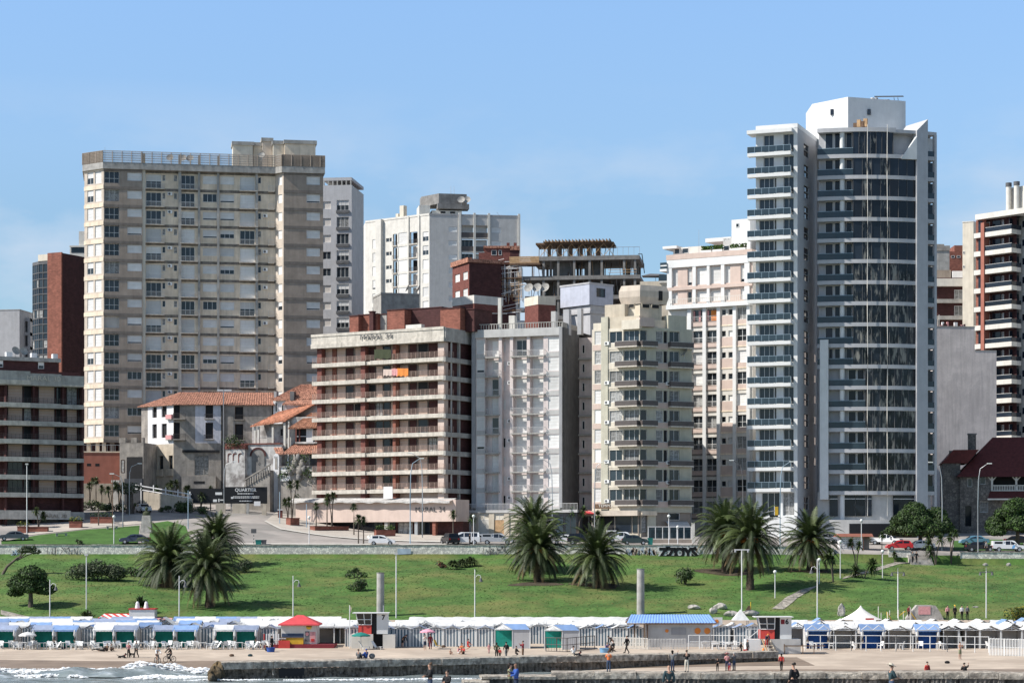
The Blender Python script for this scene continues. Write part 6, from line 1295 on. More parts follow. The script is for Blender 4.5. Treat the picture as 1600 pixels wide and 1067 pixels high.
def palm(label,base,th,L,ci,rz,fruits=()):
 t=thing('palm_tree',label,'palm tree',base-Vector((0,0,.2)),0,'date palms on the grassy bank')
 link('trunk',palm_trunk(th+.2,.48,ci+int(rz*7)),t);c=link('crown',CR[ci],t,(0,0,th),rz);s=1.12*L/4.6;c.rotation_euler=(.10*math.sin(rz*3),.10*math.cos(rz*5),rz);c.scale=(s*(1+.05*math.sin(rz*7)),s,s*(1.02+.09*math.sin(rz*4)))
 for a in fruits:
  o=link('fruit_cluster',FR,t,(1.0*math.cos(a),1.0*math.sin(a),th+.25),a);o.scale=(1.5,1.5,1.5)
def palm_at(label,px,py,pc,L,ci,rz,fruits=()):
 p=hg(px,py);th=WZ(pc+3,p.y)-p.z;palm(label,p,th,L,ci,rz,fruits)
palm_at('date palm with a short trunk, the outermost of the cluster of three by the lawn',264,915,874,4.6,0,.3)
palm_at('tall trunked date palm standing clear in front of the cluster of three',327,948,886,4.5,1,1.7)
palm_at('date palm whose crown rises behind the tall trunked one',338,886,838,3.9,2,2.9)
palm_at('date palm behind, rising over the stone wall before the pink block',834,893,822,4.5,2,.8,(3.9,4.4))
palm_at('full date palm with orange fruit in front of the pink block',840,908,856,4.7,0,4.1,(3.6,4.9))
palm_at('broad low date palm on the bank beside the white pickup',933,916,868,4.4,1,5.2)
palm_at('date palm at the back of the pair near the graffiti',1133,893,829,4.4,0,2.2,(4.3,5.1))
palm_at('tall date palm with orange fruit clusters by the zigzag path',1172,921,839,4.7,2,3.3,(3.5,5.3))
palm_at('date palm laden with orange fruit in front of the glass tower',1266,892,842,4.5,1,.9,(3.4,4.3,5.4))
def clump(mb,c,r,n,size,mats,rnd,flat=0.):
 """leaf clumps through an ellipsoid, thicker at the rim"""
 for _ in range(n):
  d=Vector((rnd.gauss(0,1),rnd.gauss(0,1),rnd.gauss(0,1))).normalized();q=(.45+.55*rnd.random()**.5)
  p=Vector((c[0]+d.x*r[0]*q,c[1]+d.y*r[1]*q,c[2]+d.z*r[2]*q*(1 if d.z>0 else 1-flat)))
  nn=(d+Vector((rnd.gauss(0,.6),rnd.gauss(0,.6),rnd.gauss(0,.6)))).normalized();e1=nn.orthogonal().normalized();e1=Matrix.Rotation(rnd.uniform(0,6.28),3,nn)@e1;e2=nn.cross(e1);s=size*rnd.uniform(.6,1.3)
  mb.poly([p-e1*s,p-e2*s*.5,p+e1*s,p+e2*s*.5],rnd.choice(mats))
def tree(name,label,base,h,crown,trunk_r=.25,seed=1,size=.17,mats=('leaf_dark','leaf_dark','leaf_mid'),dens=230,cat='tree',group=None,lean=0.):
 rnd=random.Random(seed);t=thing(name,label,cat,base,0,group);q=MB();top=Vector((lean,0,h*.55));q.tube([(0,0,-.4),(lean*.35,0,h*.25),top],[trunk_r*1.25,trunk_r,trunk_r*.75],7,'bark')
 for c,r in crown:q.tube([top-Vector((lean*.1,0,h*.1)),(top+Vector(c))/2+Vector((0,0,-.1)),Vector(c)],[trunk_r*.6,trunk_r*.4,trunk_r*.15],5,'bark')
 q.obj('trunk',t);q=MB()
 for c,r in crown:clump(q,c,r,int(dens*(r[0]*r[1]+r[0]*r[2])),size,mats,rnd,.5)
 q.obj('crown',t);return t
def blobs(w,d,h,z0,n,rnd,r0):
 out=[]
 for i in range(n):
  a=rnd.uniform(0,6.28);q=rnd.random()**.5;x,y=math.cos(a)*q*w,math.sin(a)*q*d
  z=z0+h*(1-q*q)*rnd.uniform(.55,1.);r=r0*rnd.uniform(.7,1.15);out.append(((x,y,z),(r,r,r*.72)))
 return out
rnd=random.Random(21)
tree('broadleaf_tree','dark round topped tree on the bank above the bathing tents',hg(48,948),4.2,blobs(2.7,2.1,3.0,1.7,26,rnd,1.2),.3,3,.17)
tree('broadleaf_tree','wide umbrella shaped tree beside the red car',at(1438,343),6.0,blobs(4.6,3.2,4.4,2.3,52,rnd,1.7),.32,4,.2,('leaf_dark','leaf_dark','leaf_dark','leaf_mid'),210)
tree('broadleaf_tree','round tree before the stone house at the edge of the picture',at(1590,344),6.6,blobs(3.9,3.2,5.0,2.5,46,rnd,1.75),.32,5,.2,('leaf_dark','leaf_mid','leaf_dark'),210)
tree('leaning_tree','windswept tree leaning along the graffitied stone wall',hg(2,897),4.4,[((x,0,z),(r,r,r*.55))for x,z,r in((3.0,3.2,.9),(3.9,3.3,1.),(4.8,3.1,.9),(3.5,3.7,.8),(4.4,3.7,.7))],.2,6,.14,('leaf_dark','leaf_grey'),170,lean=2.4)
def shrub(name,label,p,w,d,h,seed,mats,n=None,size=.15,cat='shrub',group=None,sc=1.):
 rnd=random.Random(seed);t=thing(name,label,cat,p,0,group);q=MB()
 for i in range(6):a=i*1.05;q.tube([(0,0,-.2),(w*.3*math.cos(a),d*.3*math.sin(a),h*.4),(w*.55*math.cos(a),d*.55*math.sin(a),h*.7)],[.06,.045,.02],5,'bark')
 q.obj('stem',t);q=MB();k=n or max(4,int(w*4))
 for i in range(k):
  x,y=rnd.uniform(-1,1),rnd.uniform(-1,1);e=max(0,1-x*x-.3*y*y);r=h*rnd.uniform(.3,.5);clump(q,(x*w*.8,y*d*.7,r*.7+h*.55*e*rnd.random()),(r*1.1,r,r*.8),int(95*r*r/.25*.5*sc)+30,size,mats,rnd)
 q.obj('foliage',t);return t
def spiky(name,label,p,h,r,n,seed,m=('palm_leaf','palm_young'),stems=1,cat='plant',group=None,wid=.07,sph=.2):
 """cordyline or yucca: bare stems with round heads of sword leaves; h 0 gives a ground rosette"""
 rnd=random.Random(seed);t=thing(name,label,cat,p,0,group);heads=[];q=MB()
 for i in range(stems):
  a=rnd.uniform(0,6.28);o=0 if stems==1 else r*.8;hh=h*(1-.28*i*rnd.random());tip=Vector((o*math.cos(a),o*math.sin(a),hh));heads.append(tip)
  q.tube([(0,0,-.3),(tip.x*.3,tip.y*.3,hh*.55),tip],[.11,.085,.07],6,'bark')
 q.obj('stem',t);q=MB()
 for tip in heads:
  for i in range(n):
   d=Vector((rnd.gauss(0,1),rnd.gauss(0,1),rnd.gauss(0,1)+(.25 if h>.5 else 1.0))).normalized()
   if h<=.5 and d.z<0:d.z=-d.z
   L=r*rnd.uniform(.75,1.1);s=d.cross(Vector((0,0,1)));s=s.normalized()if s.length>.05 else Vector((1,0,0));mid=tip+d*L*.6;end=tip+d*L+Vector((0,0,-sph*L));mm=rnd.choice(m);w_=wid*rnd.uniform(.7,1.2)
   q.poly([tip-s*w_*.5,tip+s*w_*.5,mid+s*w_,mid-s*w_],mm);q.poly([mid-s*w_,mid+s*w_,end],mm)
 q.obj('crown',t);return t
G=('leaf_dark','leaf_grey','leaf_mid')
shrub('shrub','long grey green hedge bush under the graffitied end of the stone wall',hg(150,906),3.9,1.6,2.9,31,('leaf_grey','leaf_dark','leaf_grey'),22)
shrub('shrub','smaller green bush between the long hedge and the three palms',hg(207,900),1.6,1.1,1.7,32,('leaf_mid','leaf_dark'))
shrub('shrub','dark bush just past the cluster of three palms',hg(381,894),1.3,1.,2.3,33,('leaf_dark','leaf_grey'))
shrub('shrub','upper dark scrub bush alone in the middle of the grass',hg(556,902),1.5,1.,1.2,34,G);shrub('shrub','lower dark scrub bush alone in the middle of the grass',hg(562,923),1.8,1.,1.7,35,G)
shrub('shrub','low rust coloured bush next to the clump of strap leaved plants',hg(689,887),1.,.8,1.0,36,('leaf_rust','leaf_rust','leaf_grey'))
for i,(px,py,r,lb)in enumerate(((708,889,1.35,'clump of strap leaved plants beside the rust coloured bush'),(735,884,1.45,'largest clump of strap leaved plants, with pale edges, below the stone wall'),(722,886,1.2,'middle clump of strap leaved plants between two others'))):spiky('flax_clump',lb,hg(px,py),.3,r*1.25,230,40+i,('palm_leaf','palm_young','leaf_dark'),1,'plant','strap leaved clumps below the wall',.075,.35)
shrub('shrub','dark upright bush with pale flowers below the graffiti letters',hg(1071,913),.95,.8,2.5,37,('leaf_dark','leaf_dark','leaf_grey'))
spiky('dwarf_palm','dark low palm behind the white hut with red trim',hg(220,958),.8,2.0,190,51,('leaf_dark','palm_leaf'),1,'palm',None,.1)
spiky('dwarf_palm','young bright palm beside the striped awning',hit(136,974,278,300),.25,2.3,80,52,('palm_young','leaf_lite','palm_leaf'),1,'palm',None,.13,.3)
shrub('shrub','bush with yellow flowers at the foot of the bank',hit(1590,972,278,300),1.6,1.,2.2,53,('leaf_dark','leaf_yellow','leaf_mid'))
shrub('shrub','round low bush on the lawn wedge above the wall',hu(122,850),.45,.4,.85,54,G)
for i,(px,py,h,r,st,lb)in enumerate(((1302,909,4.0,1.0,3,'dark cordyline clump nearest the palm on the zigzag path'),(1338,895,4.3,1.0,2,'tall cordyline in front of the kiosk'),(1350,903,1.9,1.5,3,'short spreading palm clump beside the path'),(1378,880,4.2,.8,1,'slim cordyline next to the red car'),(1398,878,1.2,.7,1,'tiny cordyline at the top of the path'),(1462,882,4.3,1.35,4,'bushy cordyline clump by the steps in the wall'),(1486,878,4.6,1.0,2,'cordyline pair with leafy heads past the steps'))):spiky('cordyline',lb,hg(px,py),h,r,120,60+i,('palm_leaf','palm_young','leaf_dark','leaf_mid'),st,'plant','cordylines by the sloping path')
SP=[(140,789,4.2,1.0,2,'cordyline nearest the brown block, before the terracotta wall'),(150,790,4.4,1.,1,'cordyline second from the brown block by the terracotta wall'),(159,792,3.2,.95,1,'shorter cordyline in the row by the terracotta wall'),(172,797,4.2,1.15,2,'dark cordyline beside the white gate post'),(186,796,3.9,1.1,2,'dark cordyline under the gate tower'),(154,821,3.3,.85,1,'lone cordyline on the pavement before the planters'),(60,824,2.7,1.0,2,'pale cordyline in front of the brown block lettering'),(244,792,3.2,.9,1,'first cordyline in front of the villa garden wall'),(262,792,3.6,.95,1,'second cordyline along the villa garden wall'),(276,794,4.2,1.2,3,'fullest cordyline by the villa terrace'),(288,794,3.4,1.,2,'pale headed cordyline under the villa terrace'),(313,797,2.5,1.15,2,'bushy cordyline before the lower hoarding'),(329,797,3.5,1.,1,'cordyline standing before the white text blocks'),(456,812,6.0,1.15,2,'tall cordyline in the brick planter by the awning'),(450,815,3.4,1.1,2,'lower cordyline in the brick planter by the awning'),(494,824,3.6,.9,1,'cordyline at the corner of the beige podium'),(511,826,4.5,.9,1,'thin cordyline beside the taller one on the podium'),(519,828,5.6,1.1,2,'tallest cordyline against the beige podium wall'),(553,836,4.6,.95,1,'leaning cordyline midway along the podium'),(560,850,3.9,1.1,1,'cordyline by the kerb beside the white hatchback'),(568,850,3.7,.9,1,'second kerb cordyline beside the white hatchback'),(708,840,3.8,1.1,1,'round headed cordyline between the two apartment entrances'),(738,838,2.9,1.15,1,'leafy small tree before the garage doors'),(903,838,4.2,1.2,2,'dark leafy plant beside the cafe umbrellas'),(926,838,3.5,1.1,2,'pale leafy plant under the cafe sign'),(1356,850,1.,1.,1,'low bush in front of the kiosk')]
for i,(px,py,h,r,st,lb)in enumerate(SP):spiky('cordyline',lb,hu(px,py),h,r,130,100+i,('palm_leaf','palm_young','leaf_dark','leaf_grey')if i not in(22,23)else('leaf_mid','leaf_dark'),st,'plant','cordylines of the upper street')
for i,(px,py,w,h,lb)in enumerate(((146,797,2.2,1.8,'dark bush at the foot of the cordylines by the terracotta wall'),(180,799,1.8,2.0,'dark bush below the white gate post'),(212,797,1.6,1.6,'bush by the hoarding of the gate tower'),(266,800,2.6,1.0,'low green bush along the villa garden wall'),(292,801,2.0,2.3,'tall dark bush under the villa terrace'),(318,803,1.6,1.3,'grey bush below the lower hoarding'),(441,792,2.0,2.6,'dark bush in the garden of the stepped roofed villa'),(480,772,1.8,1.6,'bush on the garden terrace of the stepped roofed villa'))):shrub('shrub',lb,hu(px,py)if py>780 else at(px,383)+Vector((0,0,3)),w,1.,h,200+i,('leaf_dark','leaf_dark','leaf_mid','leaf_grey'))
def planter(label,px0,px1,py,h,mats,bush):
 a,b=hu(px0,py),hu(px1,py);w=(b-a).length;t=thing('brick_planter',label,'planter',a,math.atan2(b.y-a.y,b.x-a.x),'brick planters of the upper street');q=MB();q.box(0,w,0,1.1,-1,h,'brick');q.box(-.06,w+.06,-.06,1.16,h,h+.1,'brick_pier');q.obj('box',t);q=MB();q.box(.1,w-.1,.1,1.,h-.1,h+.11,'soil');q.obj('earth',t)
 if bush:
  q=MB();rnd=random.Random(px0)
  for i in range(max(2,int(w*1.2))):clump(q,(w*(i+.5)/max(2,int(w*1.2)),.5,h+.45),(.7,.5,.5),90,.12,mats,rnd)
  q.obj('foliage',t)
planter('brick planter with a clipped yellow bush at the brown block entrance',27,43,833,1.0,('leaf_yellow','leaf_mid','leaf_lite'),True);planter('long low brick planter with a small shrub before the brown block',44,74,831,.75,('leaf_mid','leaf_rust'),False)
planter('brick planter with a domed yellow bush beside the pavement',108,127,825,1.0,('leaf_yellow','leaf_mid','leaf_lite'),True);planter('brick planter full of dull green shrubs up the street',141,176,818,1.,('leaf_grey','leaf_mid'),True)
planter('square brick planter under the tall cordyline',454,468,821,1.2,G,False);planter('long brick planter along the podium shopfront',492,545,829,.7,('leaf_mid','leaf_rust'),False);planter('brick planter with leafy shrubs by the shop door',588,618,838,1.,('leaf_mid','leaf_lite'),True)
# ------------------------------------------------------------------ stone wall with graffiti
def stone_wall():
 for px0,px1,y0,y1,lb in((-20,1303,335,335,'long rough stone retaining wall with graffiti along the street'),(1388,1423,335,335,'short stone wall piece between the kiosk and the steps'),(1500,1625,335,335,'stone retaining wall under the police pickup')):
  a,b=Vector((WX(px0,335),334.9,0)),Vector((WX(px1,335),334.9,0));t=thing('stone_wall',lb,'wall',(a.x,a.y,0));q=MB();n=int((b.x-a.x)/1.2)+1;top=lambda x:up0(x)+.16+.03*math.sin(x*.9)
  for i in range(n):
   xa,xb=(b.x-a.x)*i/n,(b.x-a.x)*(i+1)/n;za,zb=top(a.x+xa),top(a.x+xb)
   q.faces8([(xa,-.12,8.5),(xb,-.12,8.5),(xb,.5,8.5),(xa,.5,8.5),(xa,0,za),(xb,0,zb),(xb,.5,zb),(xa,.5,za)],'stone_wall')
  q.obj('wall',t);q=MB();rnd=random.Random(px1)
  x=0
  while x<b.x-a.x-.3:
   w=min(rnd.uniform(.5,1.1),b.x-a.x-x);z=top(a.x+x);q.box(x+.01,x+w-.01,-.08-rnd.random()*.04,.54,z,z+rnd.uniform(.08,.16),'stone');x+=w
  q.obj('coping',t)
  if px0<0:W_=t
 t=W_;a=t.location
 def lx(px):return WX(px,334.7)-a.x
 def graf(body,px0,px1,py0,py1,fill,edge,bold=0.):
  z=(WZ(py0,334.7)+WZ(py1,334.7))/2;hgt=WZ(py0,334.7)-WZ(py1,334.7)
  for m,bo,y in((edge,.19,-.16),(fill,.05+bold,-.2)):
   me=text_mesh(body,1.2,m,.012,bo,1.);xs=[v.co.x for v in me.vertices];ys=[v.co.y for v in me.vertices]
   w,h_=max(xs)-min(xs),max(ys)-min(ys);cx_,cy_=(max(xs)+min(xs))/2,(max(ys)+min(ys))/2;k=1.0 if m==edge else 0.88
   for v in me.vertices:v.co.x=(v.co.x-cx_)*(lx(px1)-lx(px0))/w*k;v.co.y=(v.co.y-cy_)*hgt/h_*k
   o=link('graffiti',me,t,((lx(px0)+lx(px1))/2,y,z));o.rotation_euler=(R(90),0,0)
 graf('ZZOYS',1024,1094,853.5,873.5,'black','white_clean',.03)
 q=MB();rnd=random.Random(8)
 def scrawl(px0,px1,py0,py1,n,m,w):
  x0,x1=lx(px0),lx(px1);z0,z1=WZ(py1,334.7),WZ(py0,334.7);x=x0
  for i in range(n):
   xa=x0+(x1-x0)*i/n;pts=[(xa+rnd.uniform(-.1,.5),-.13,rnd.uniform(z0,z1))for _ in range(3)]
   for p,e in zip(pts,pts[1:]):
    d=Vector(e)-Vector(p);nr=Vector((-d.z,0,d.x)).normalized()*w if d.length>.01 else Vector((w,0,0));q.poly([Vector(p)-nr,Vector(e)-nr,Vector(e)+nr,Vector(p)+nr],m)
 scrawl(74,130,854,869,15,'c_grey',.045);scrawl(755,792,853,868,16,'c_grey',.05);q.obj('graffiti',t)
 q=MB()
 for px,m in((978,'c_blue_pale'),(986,'c_orange_pale'),(996,'c_blue_pale'),(1004,'c_orange_pale'),(1012,'c_blue_pale'),(17,'c_blue_pale'),(1018,'c_orange_pale')):scrawl(px,px+7,855,872,5,m,.09)
 x0,x1=lx(621),lx(642);q.poly([(x0,-.13,WZ(866,334.7)),(x1,-.13,WZ(865,334.7)),(x1,-.13,WZ(857,334.7)),(x0,-.13,WZ(857,334.7))],'c_blue_pale');q.obj('paint_patch',t)
 q=MB();xa,xb=WX(1420,334),WX(1455,334)
 for i in range(7):q.box(xa,xb,331.4+i*.55,331.95+i*.55,8.5,9.75+i*.27,'stone')
 o=q.obj('stone_steps');tag(o,'wide stone steps from the bank up to the street by the police car','steps')
stone_wall()
# ------------------------------------------------------------------ lamps and posts
def lamp_globe(label,p,h):
 t=thing('globe_lamp',label,'street lamp',p,0,'globe lamps');q=MB();q.cyl((0,0,-.2),(0,0,h-.3),.07,.055,7,'oldwhite');q.cyl((0,0,h-.3),(0,0,h-.2),.13,.13,8,'grey');q.obj('pole',t);q=MB();q.sphere((0,0,h),.24,'lamp_glass',10,7);q.obj('globe',t)
def lamp_mast(label,p,h,side=1,fork=False,lean=0.):
 t=thing('park_lamp',label,'street lamp',p,0,'tall lamps on the grassy bank');q=MB();q.tube([(0,0,-.3),(lean*.5,0,h*.5),(lean,0,h)],[.085,.065,.05],7,'oldwhite');q.obj('pole',t)
 q=MB();z=h*.82
 for s in((side,-side)if fork else(side,)):
  q.tube([(lean,0,z),(lean+s*.35,0,z+.38),(lean+s*.7,0,z+.28),(lean+s*.75,0,z-.05)],.035,6,'oldwhite')
 q.obj('bracket',t)
 for s in((side,-side)if fork else(side,)):q=MB();q.cyl((lean+s*.75,0,z-.5),(lean+s*.75,0,z-.02),.26,.09,8,'grey_dark');q.obj('lamp_head',t)
def lamp_street(label,p,h,side=1,arm=1.6,m='metal',grp='curved street lights'):
 t=thing('street_light',label,'street light',p,0,grp);q=MB();q.tube([(0,0,-.2),(0,0,h*.55),(side*.08,0,h*.82),(side*.35,0,h*.94),(side*arm,0,h)],[.10,.08,.065,.055,.04],7,m);q.obj('pole',t);q=MB();q.box(side*arm-.1 if side>0 else side*arm-.6,side*arm+.6 if side>0 else side*arm+.1,-.14,.14,h-.07,h+.08,'lamp_glass');q.obj('lamp_head',t)
def pole_plain(label,p,h,top='box',m='oldwhite',grp='plain poles'):
 t=thing('lamp_pole',label,'pole',p,0,grp);q=MB();q.cyl((0,0,-.2),(0,0,h),.08,.06,7,m);q.obj('pole',t);q=MB()
 if top=='box':q.box(-.22,.22,-.15,.15,h,h+.22,'grey_light')
 elif top=='bar':q.box(-.95,.95,-.06,.06,h-.1,h+.02,'oldwhite');[q.cyl((x,0,h-.35),(x,0,h-.1),.14,.1,7,'grey')for x in(-.8,.8)]
 elif top=='cross':q.box(-.85,.85,-.05,.05,h-.15,h-.05,'grey_dark');[q.cyl((x,0,h-.5),(x,0,h-.12),.2,.08,7,'grey_dark')for x in(-.75,.75)];q.cyl((0,0,h),(0,0,h+.5),.05,.03,6,'grey')
 q.obj('lamp_head',t)
def hx(py,Y,p):return WZ(py,p.y)-p.z
for px,pb,pt,kind,lb in((135,951,868,'box','white pole between the hedge bush and the young palm'),(619,965,866,'box','tall white pole between the stone column and the strap leaved plants'),(1159,962,858,'bar','white pole with a cross bar of lights beside the tall date palm'),(1403,968,893,'cross','pole with paired dark lamps above the white peaked marquee'),(1541,970,892,'cross','pole with paired dark lamps high on the empty bank')):
 p=hg(px,min(pb,965));pole_plain(lb,p,hx(pt,0,p),kind,grp='white poles on the bank')
for px,pb,pt,s,lb in((78,965,905,1,'white bracket lamp beside the dark round topped tree'),(280,965,899,1,'white bracket lamp in front of the cluster of three palms'),(458,962,899,1,'white bracket lamp rising behind the red roofed kiosk'),(742,963,889,1,'white bracket lamp below the strap leaved plants'),(1277,968,873,-1,'grey topped lamp beside the stepped path')):
 p=hg(px,min(pb,964));lamp_mast(lb,p,hx(pt,0,p),s)
for px,pb,pt,lb in((1211,934,893,'globe lamp on the bank left of the stepped path'),(1280,912,874,'globe lamp under the fruit laden palm'),(1313,903,846,'globe lamp in front of the kiosk plants'),(1379,903,861,'globe lamp on the open grass below the red car')):
 p=hg(px,pb);lamp_globe(lb,p,hx(pt,0,p))
for px,pb,pt,lb in((178,850,807,'globe lamp on the lawn wedge'),(483,850,808,'globe lamp by the kerb before the beige podium'),(740,852,806,'globe lamp behind the wall near the parked cars'),(1045,852,806,'taller globe lamp on the white railed terrace'),(1059,852,823,'shorter globe lamp on the white railed terrace'),(1346,860,813,'globe lamp standing behind the kiosk roof')):
 p=hu(px,pb);lamp_globe(lb,p,hx(pt,0,p))
for px,pb,pt,s,m,lb in((192,824,740,-1,'metal','curved white street light beside the brown block'),(202,806,724,1,'metal','street light with its arm before the gate tower'),(350,801,721,1,'metal','street light at the end of the black hoarding'),(641,849,716,1,'steel_blue','blue grey curved street light before the balconies'),(660,840,708,-1,'metal','taller curved street light before the lettered podium'),(863,845,717,-1,'metal','curved street light rising behind the palm at the pink block'),(929,845,720,1,'metal','curved street light beside the cafe sign'),(1161,850,719,-1,'grey_dark','dark curved street light between the white block and palms'),(1219,862,721,1,'steel_blue','curved street light in front of the white podium'),(1472,860,722,-1,'metal','curved street light beside the umbrella shaped tree'),(1528,862,724,1,'metal','curved street light before the stone house')):
 p=hu(px,min(pb,853 if px<1200 else 864));lamp_street(lb,p,hx(pt,0,p),s,1.5 if px not in(660,)else 1.7,m)
for px,pb,pt,lb in((42,842,726,'tall white pole in front of the brown block'),(176,828,742,'dark wooden post beside the globe lamp'),(294,826,766,'slim pole on the corner of the plaza'),(437,818,768,'blue pole by the tall cordyline'),(479,824,787,'slim blue grey pole near the podium corner')):
 p=hu(px,pb);pole_plain(lb,p,hx(pt,0,p),'box' if px<100 else None,'oldwhite' if px<100 else 'wood_dark' if px==176 else 'steel_blue','street poles')
p=hu(1213,850);t=thing('traffic_light','yellow traffic light hanging beside the tall tower podium','traffic light',p+Vector((0,-.4,0)));hh=WZ(797,p.y)-p.z;q=MB();q.tube([(-3.,0,0),(-3.,0,hh-.7),(-2.6,0,hh-.5),(0,0,hh)],.06,6,'grey');q.obj('arm',t);q=MB();q.box(-.22,.22,-.2,.2,hh-.75,hh+.55,'yellow');q.box(-1.1,.2,-.21,-.1,hh-1.,hh-.76,'black');q.obj('signal_housing',t)
# ------------------------------------------------------------------ stone columns, monument, boulders
for px,pb,pt,lb in((594.5,962,895,'round concrete column behind the lifeguard hut numbered 7'),(1001,960,889,'taller round concrete column behind the blue roofed hut')):
 p=hg(px,pb);h_=WZ(pt,p.y)-p.z;t=thing('concrete_column',lb,'column',p,0,'two round concrete columns');q=MB();q.cyl((0,0,-.5),(0,0,h_),.50,.47,16,'concrete');q.obj('shaft',t);q=MB();q.cyl((0,0,h_),(0,0,h_+.08),.52,.52,16,'concrete_dark');q.obj('cap',t)
p=hu(229,832);t=thing('monument','stone pedestal carrying a dark bronze bust on the lawn wedge','monument',p);hh=WZ(805,p.y)-p.z;q=MB();q.faces8([(-.95,-.8,-.5),(.95,-.8,-.5),(.95,.8,-.5),(-.95,.8,-.5),(-.62,-.5,hh),(.62,-.5,hh),(.62,.5,hh),(-.62,.5,hh)],'stone');q.obj('pedestal',t);q=MB();q.sphere((0,0,hh+.22),(.62,.38,.5),'c_green',10,6);q.cyl((0,0,hh+.5),(0,0,hh+.85),.18,.16,8,'c_green');q.sphere((0,-.04,hh+1.05),(.24,.28,.32),'c_green',10,7);q.obj('bust',t)
def rock(label,p,r,seed,m='stone',group='boulders at the foot of the bank',tall=1.):
 rnd=random.Random(seed);mb=MB();rows=[];ph=[rnd.uniform(0,6)for _ in range(6)]
 for j in range(9):
  t=-math.pi/2+math.pi*j/8;rr=[]
  for i in range(14):
   a=2*math.pi*i/14;k=1+.18*math.sin(2*a+ph[0]+j*.5)+.14*math.sin(3*a+ph[1]-j)+.1*math.sin(5*a+ph[2]);rr.append((r[0]*k*math.cos(t)*math.cos(a),r[1]*k*math.cos(t)*math.sin(a),r[2]*(.75+math.sin(t))*(1+.12*math.sin(a*2+ph[3]))))
  rows.append(rr)
 mb.grid(rows,m,False,True);o=mb.obj('boulder',None,p);return tag(o,label,'boulder',group)
for i,(px,py,r,lb)in enumerate(((1084,951,(.75,.5,.3),'pinkish flat boulder alone on the grass'),(1114,958,(.45,.4,.42),'small squarish boulder below the lump shaped one'),(1126,951,(.85,.5,.42),'lump shaped boulder upslope of the others'),(1142,962,(.95,.5,.36),'long low boulder behind the white gazebo'),(1172,961,(1.1,.5,.36),'longest boulder leading up to the lifeguard hut'))):rock(lb,hg(px,py),r,i+1,'stone')
rock('upright standing stone beside the peaked marquee',hg(1315,962),(.55,.4,.85),9)
for i,(px,py,lb)in enumerate(((1540,884,'white slab leaning on the grass below the wall'),(1576,884,'white slab near the picture edge below the wall'),(1524,949,'broken white slab lying alone on the open grass'))):rock(lb,hg(px,py),(.36,.12,.26 if i<2 else.12),20+i,'stone','white slabs on the grass')
p=hg(1444,968);t=thing('plaque_stone','mound shaped stone with a reddish plaque above the tents','monument',p);q=MB();q.side([(-2.7,-.4),(2.6,-.4),(2.,.9),(1.4,1.75),(.9,1.8),(-.9,1.8),(-1.4,1.2)],-.2,1.2,'stone');q.obj('stone_block',t);q=MB();q.box(-.75,.75,-.25,-.21,.65,1.65,'c_pink');q.obj('plaque',t)
p=hg(1168,957);t=thing('sandwich_board','small brown wooden board leaning by the boulders','sign',p);q=MB();q.side([(-.5,0),(.5,0),(.3,.95),(.1,.9)],0,.1,'wood_dark');q.obj('board',t);q=MB();q.cyl((.42,.05,-.1),(.42,.05,1.4),.05,.05,5,'yellow');q.obj('post',t)
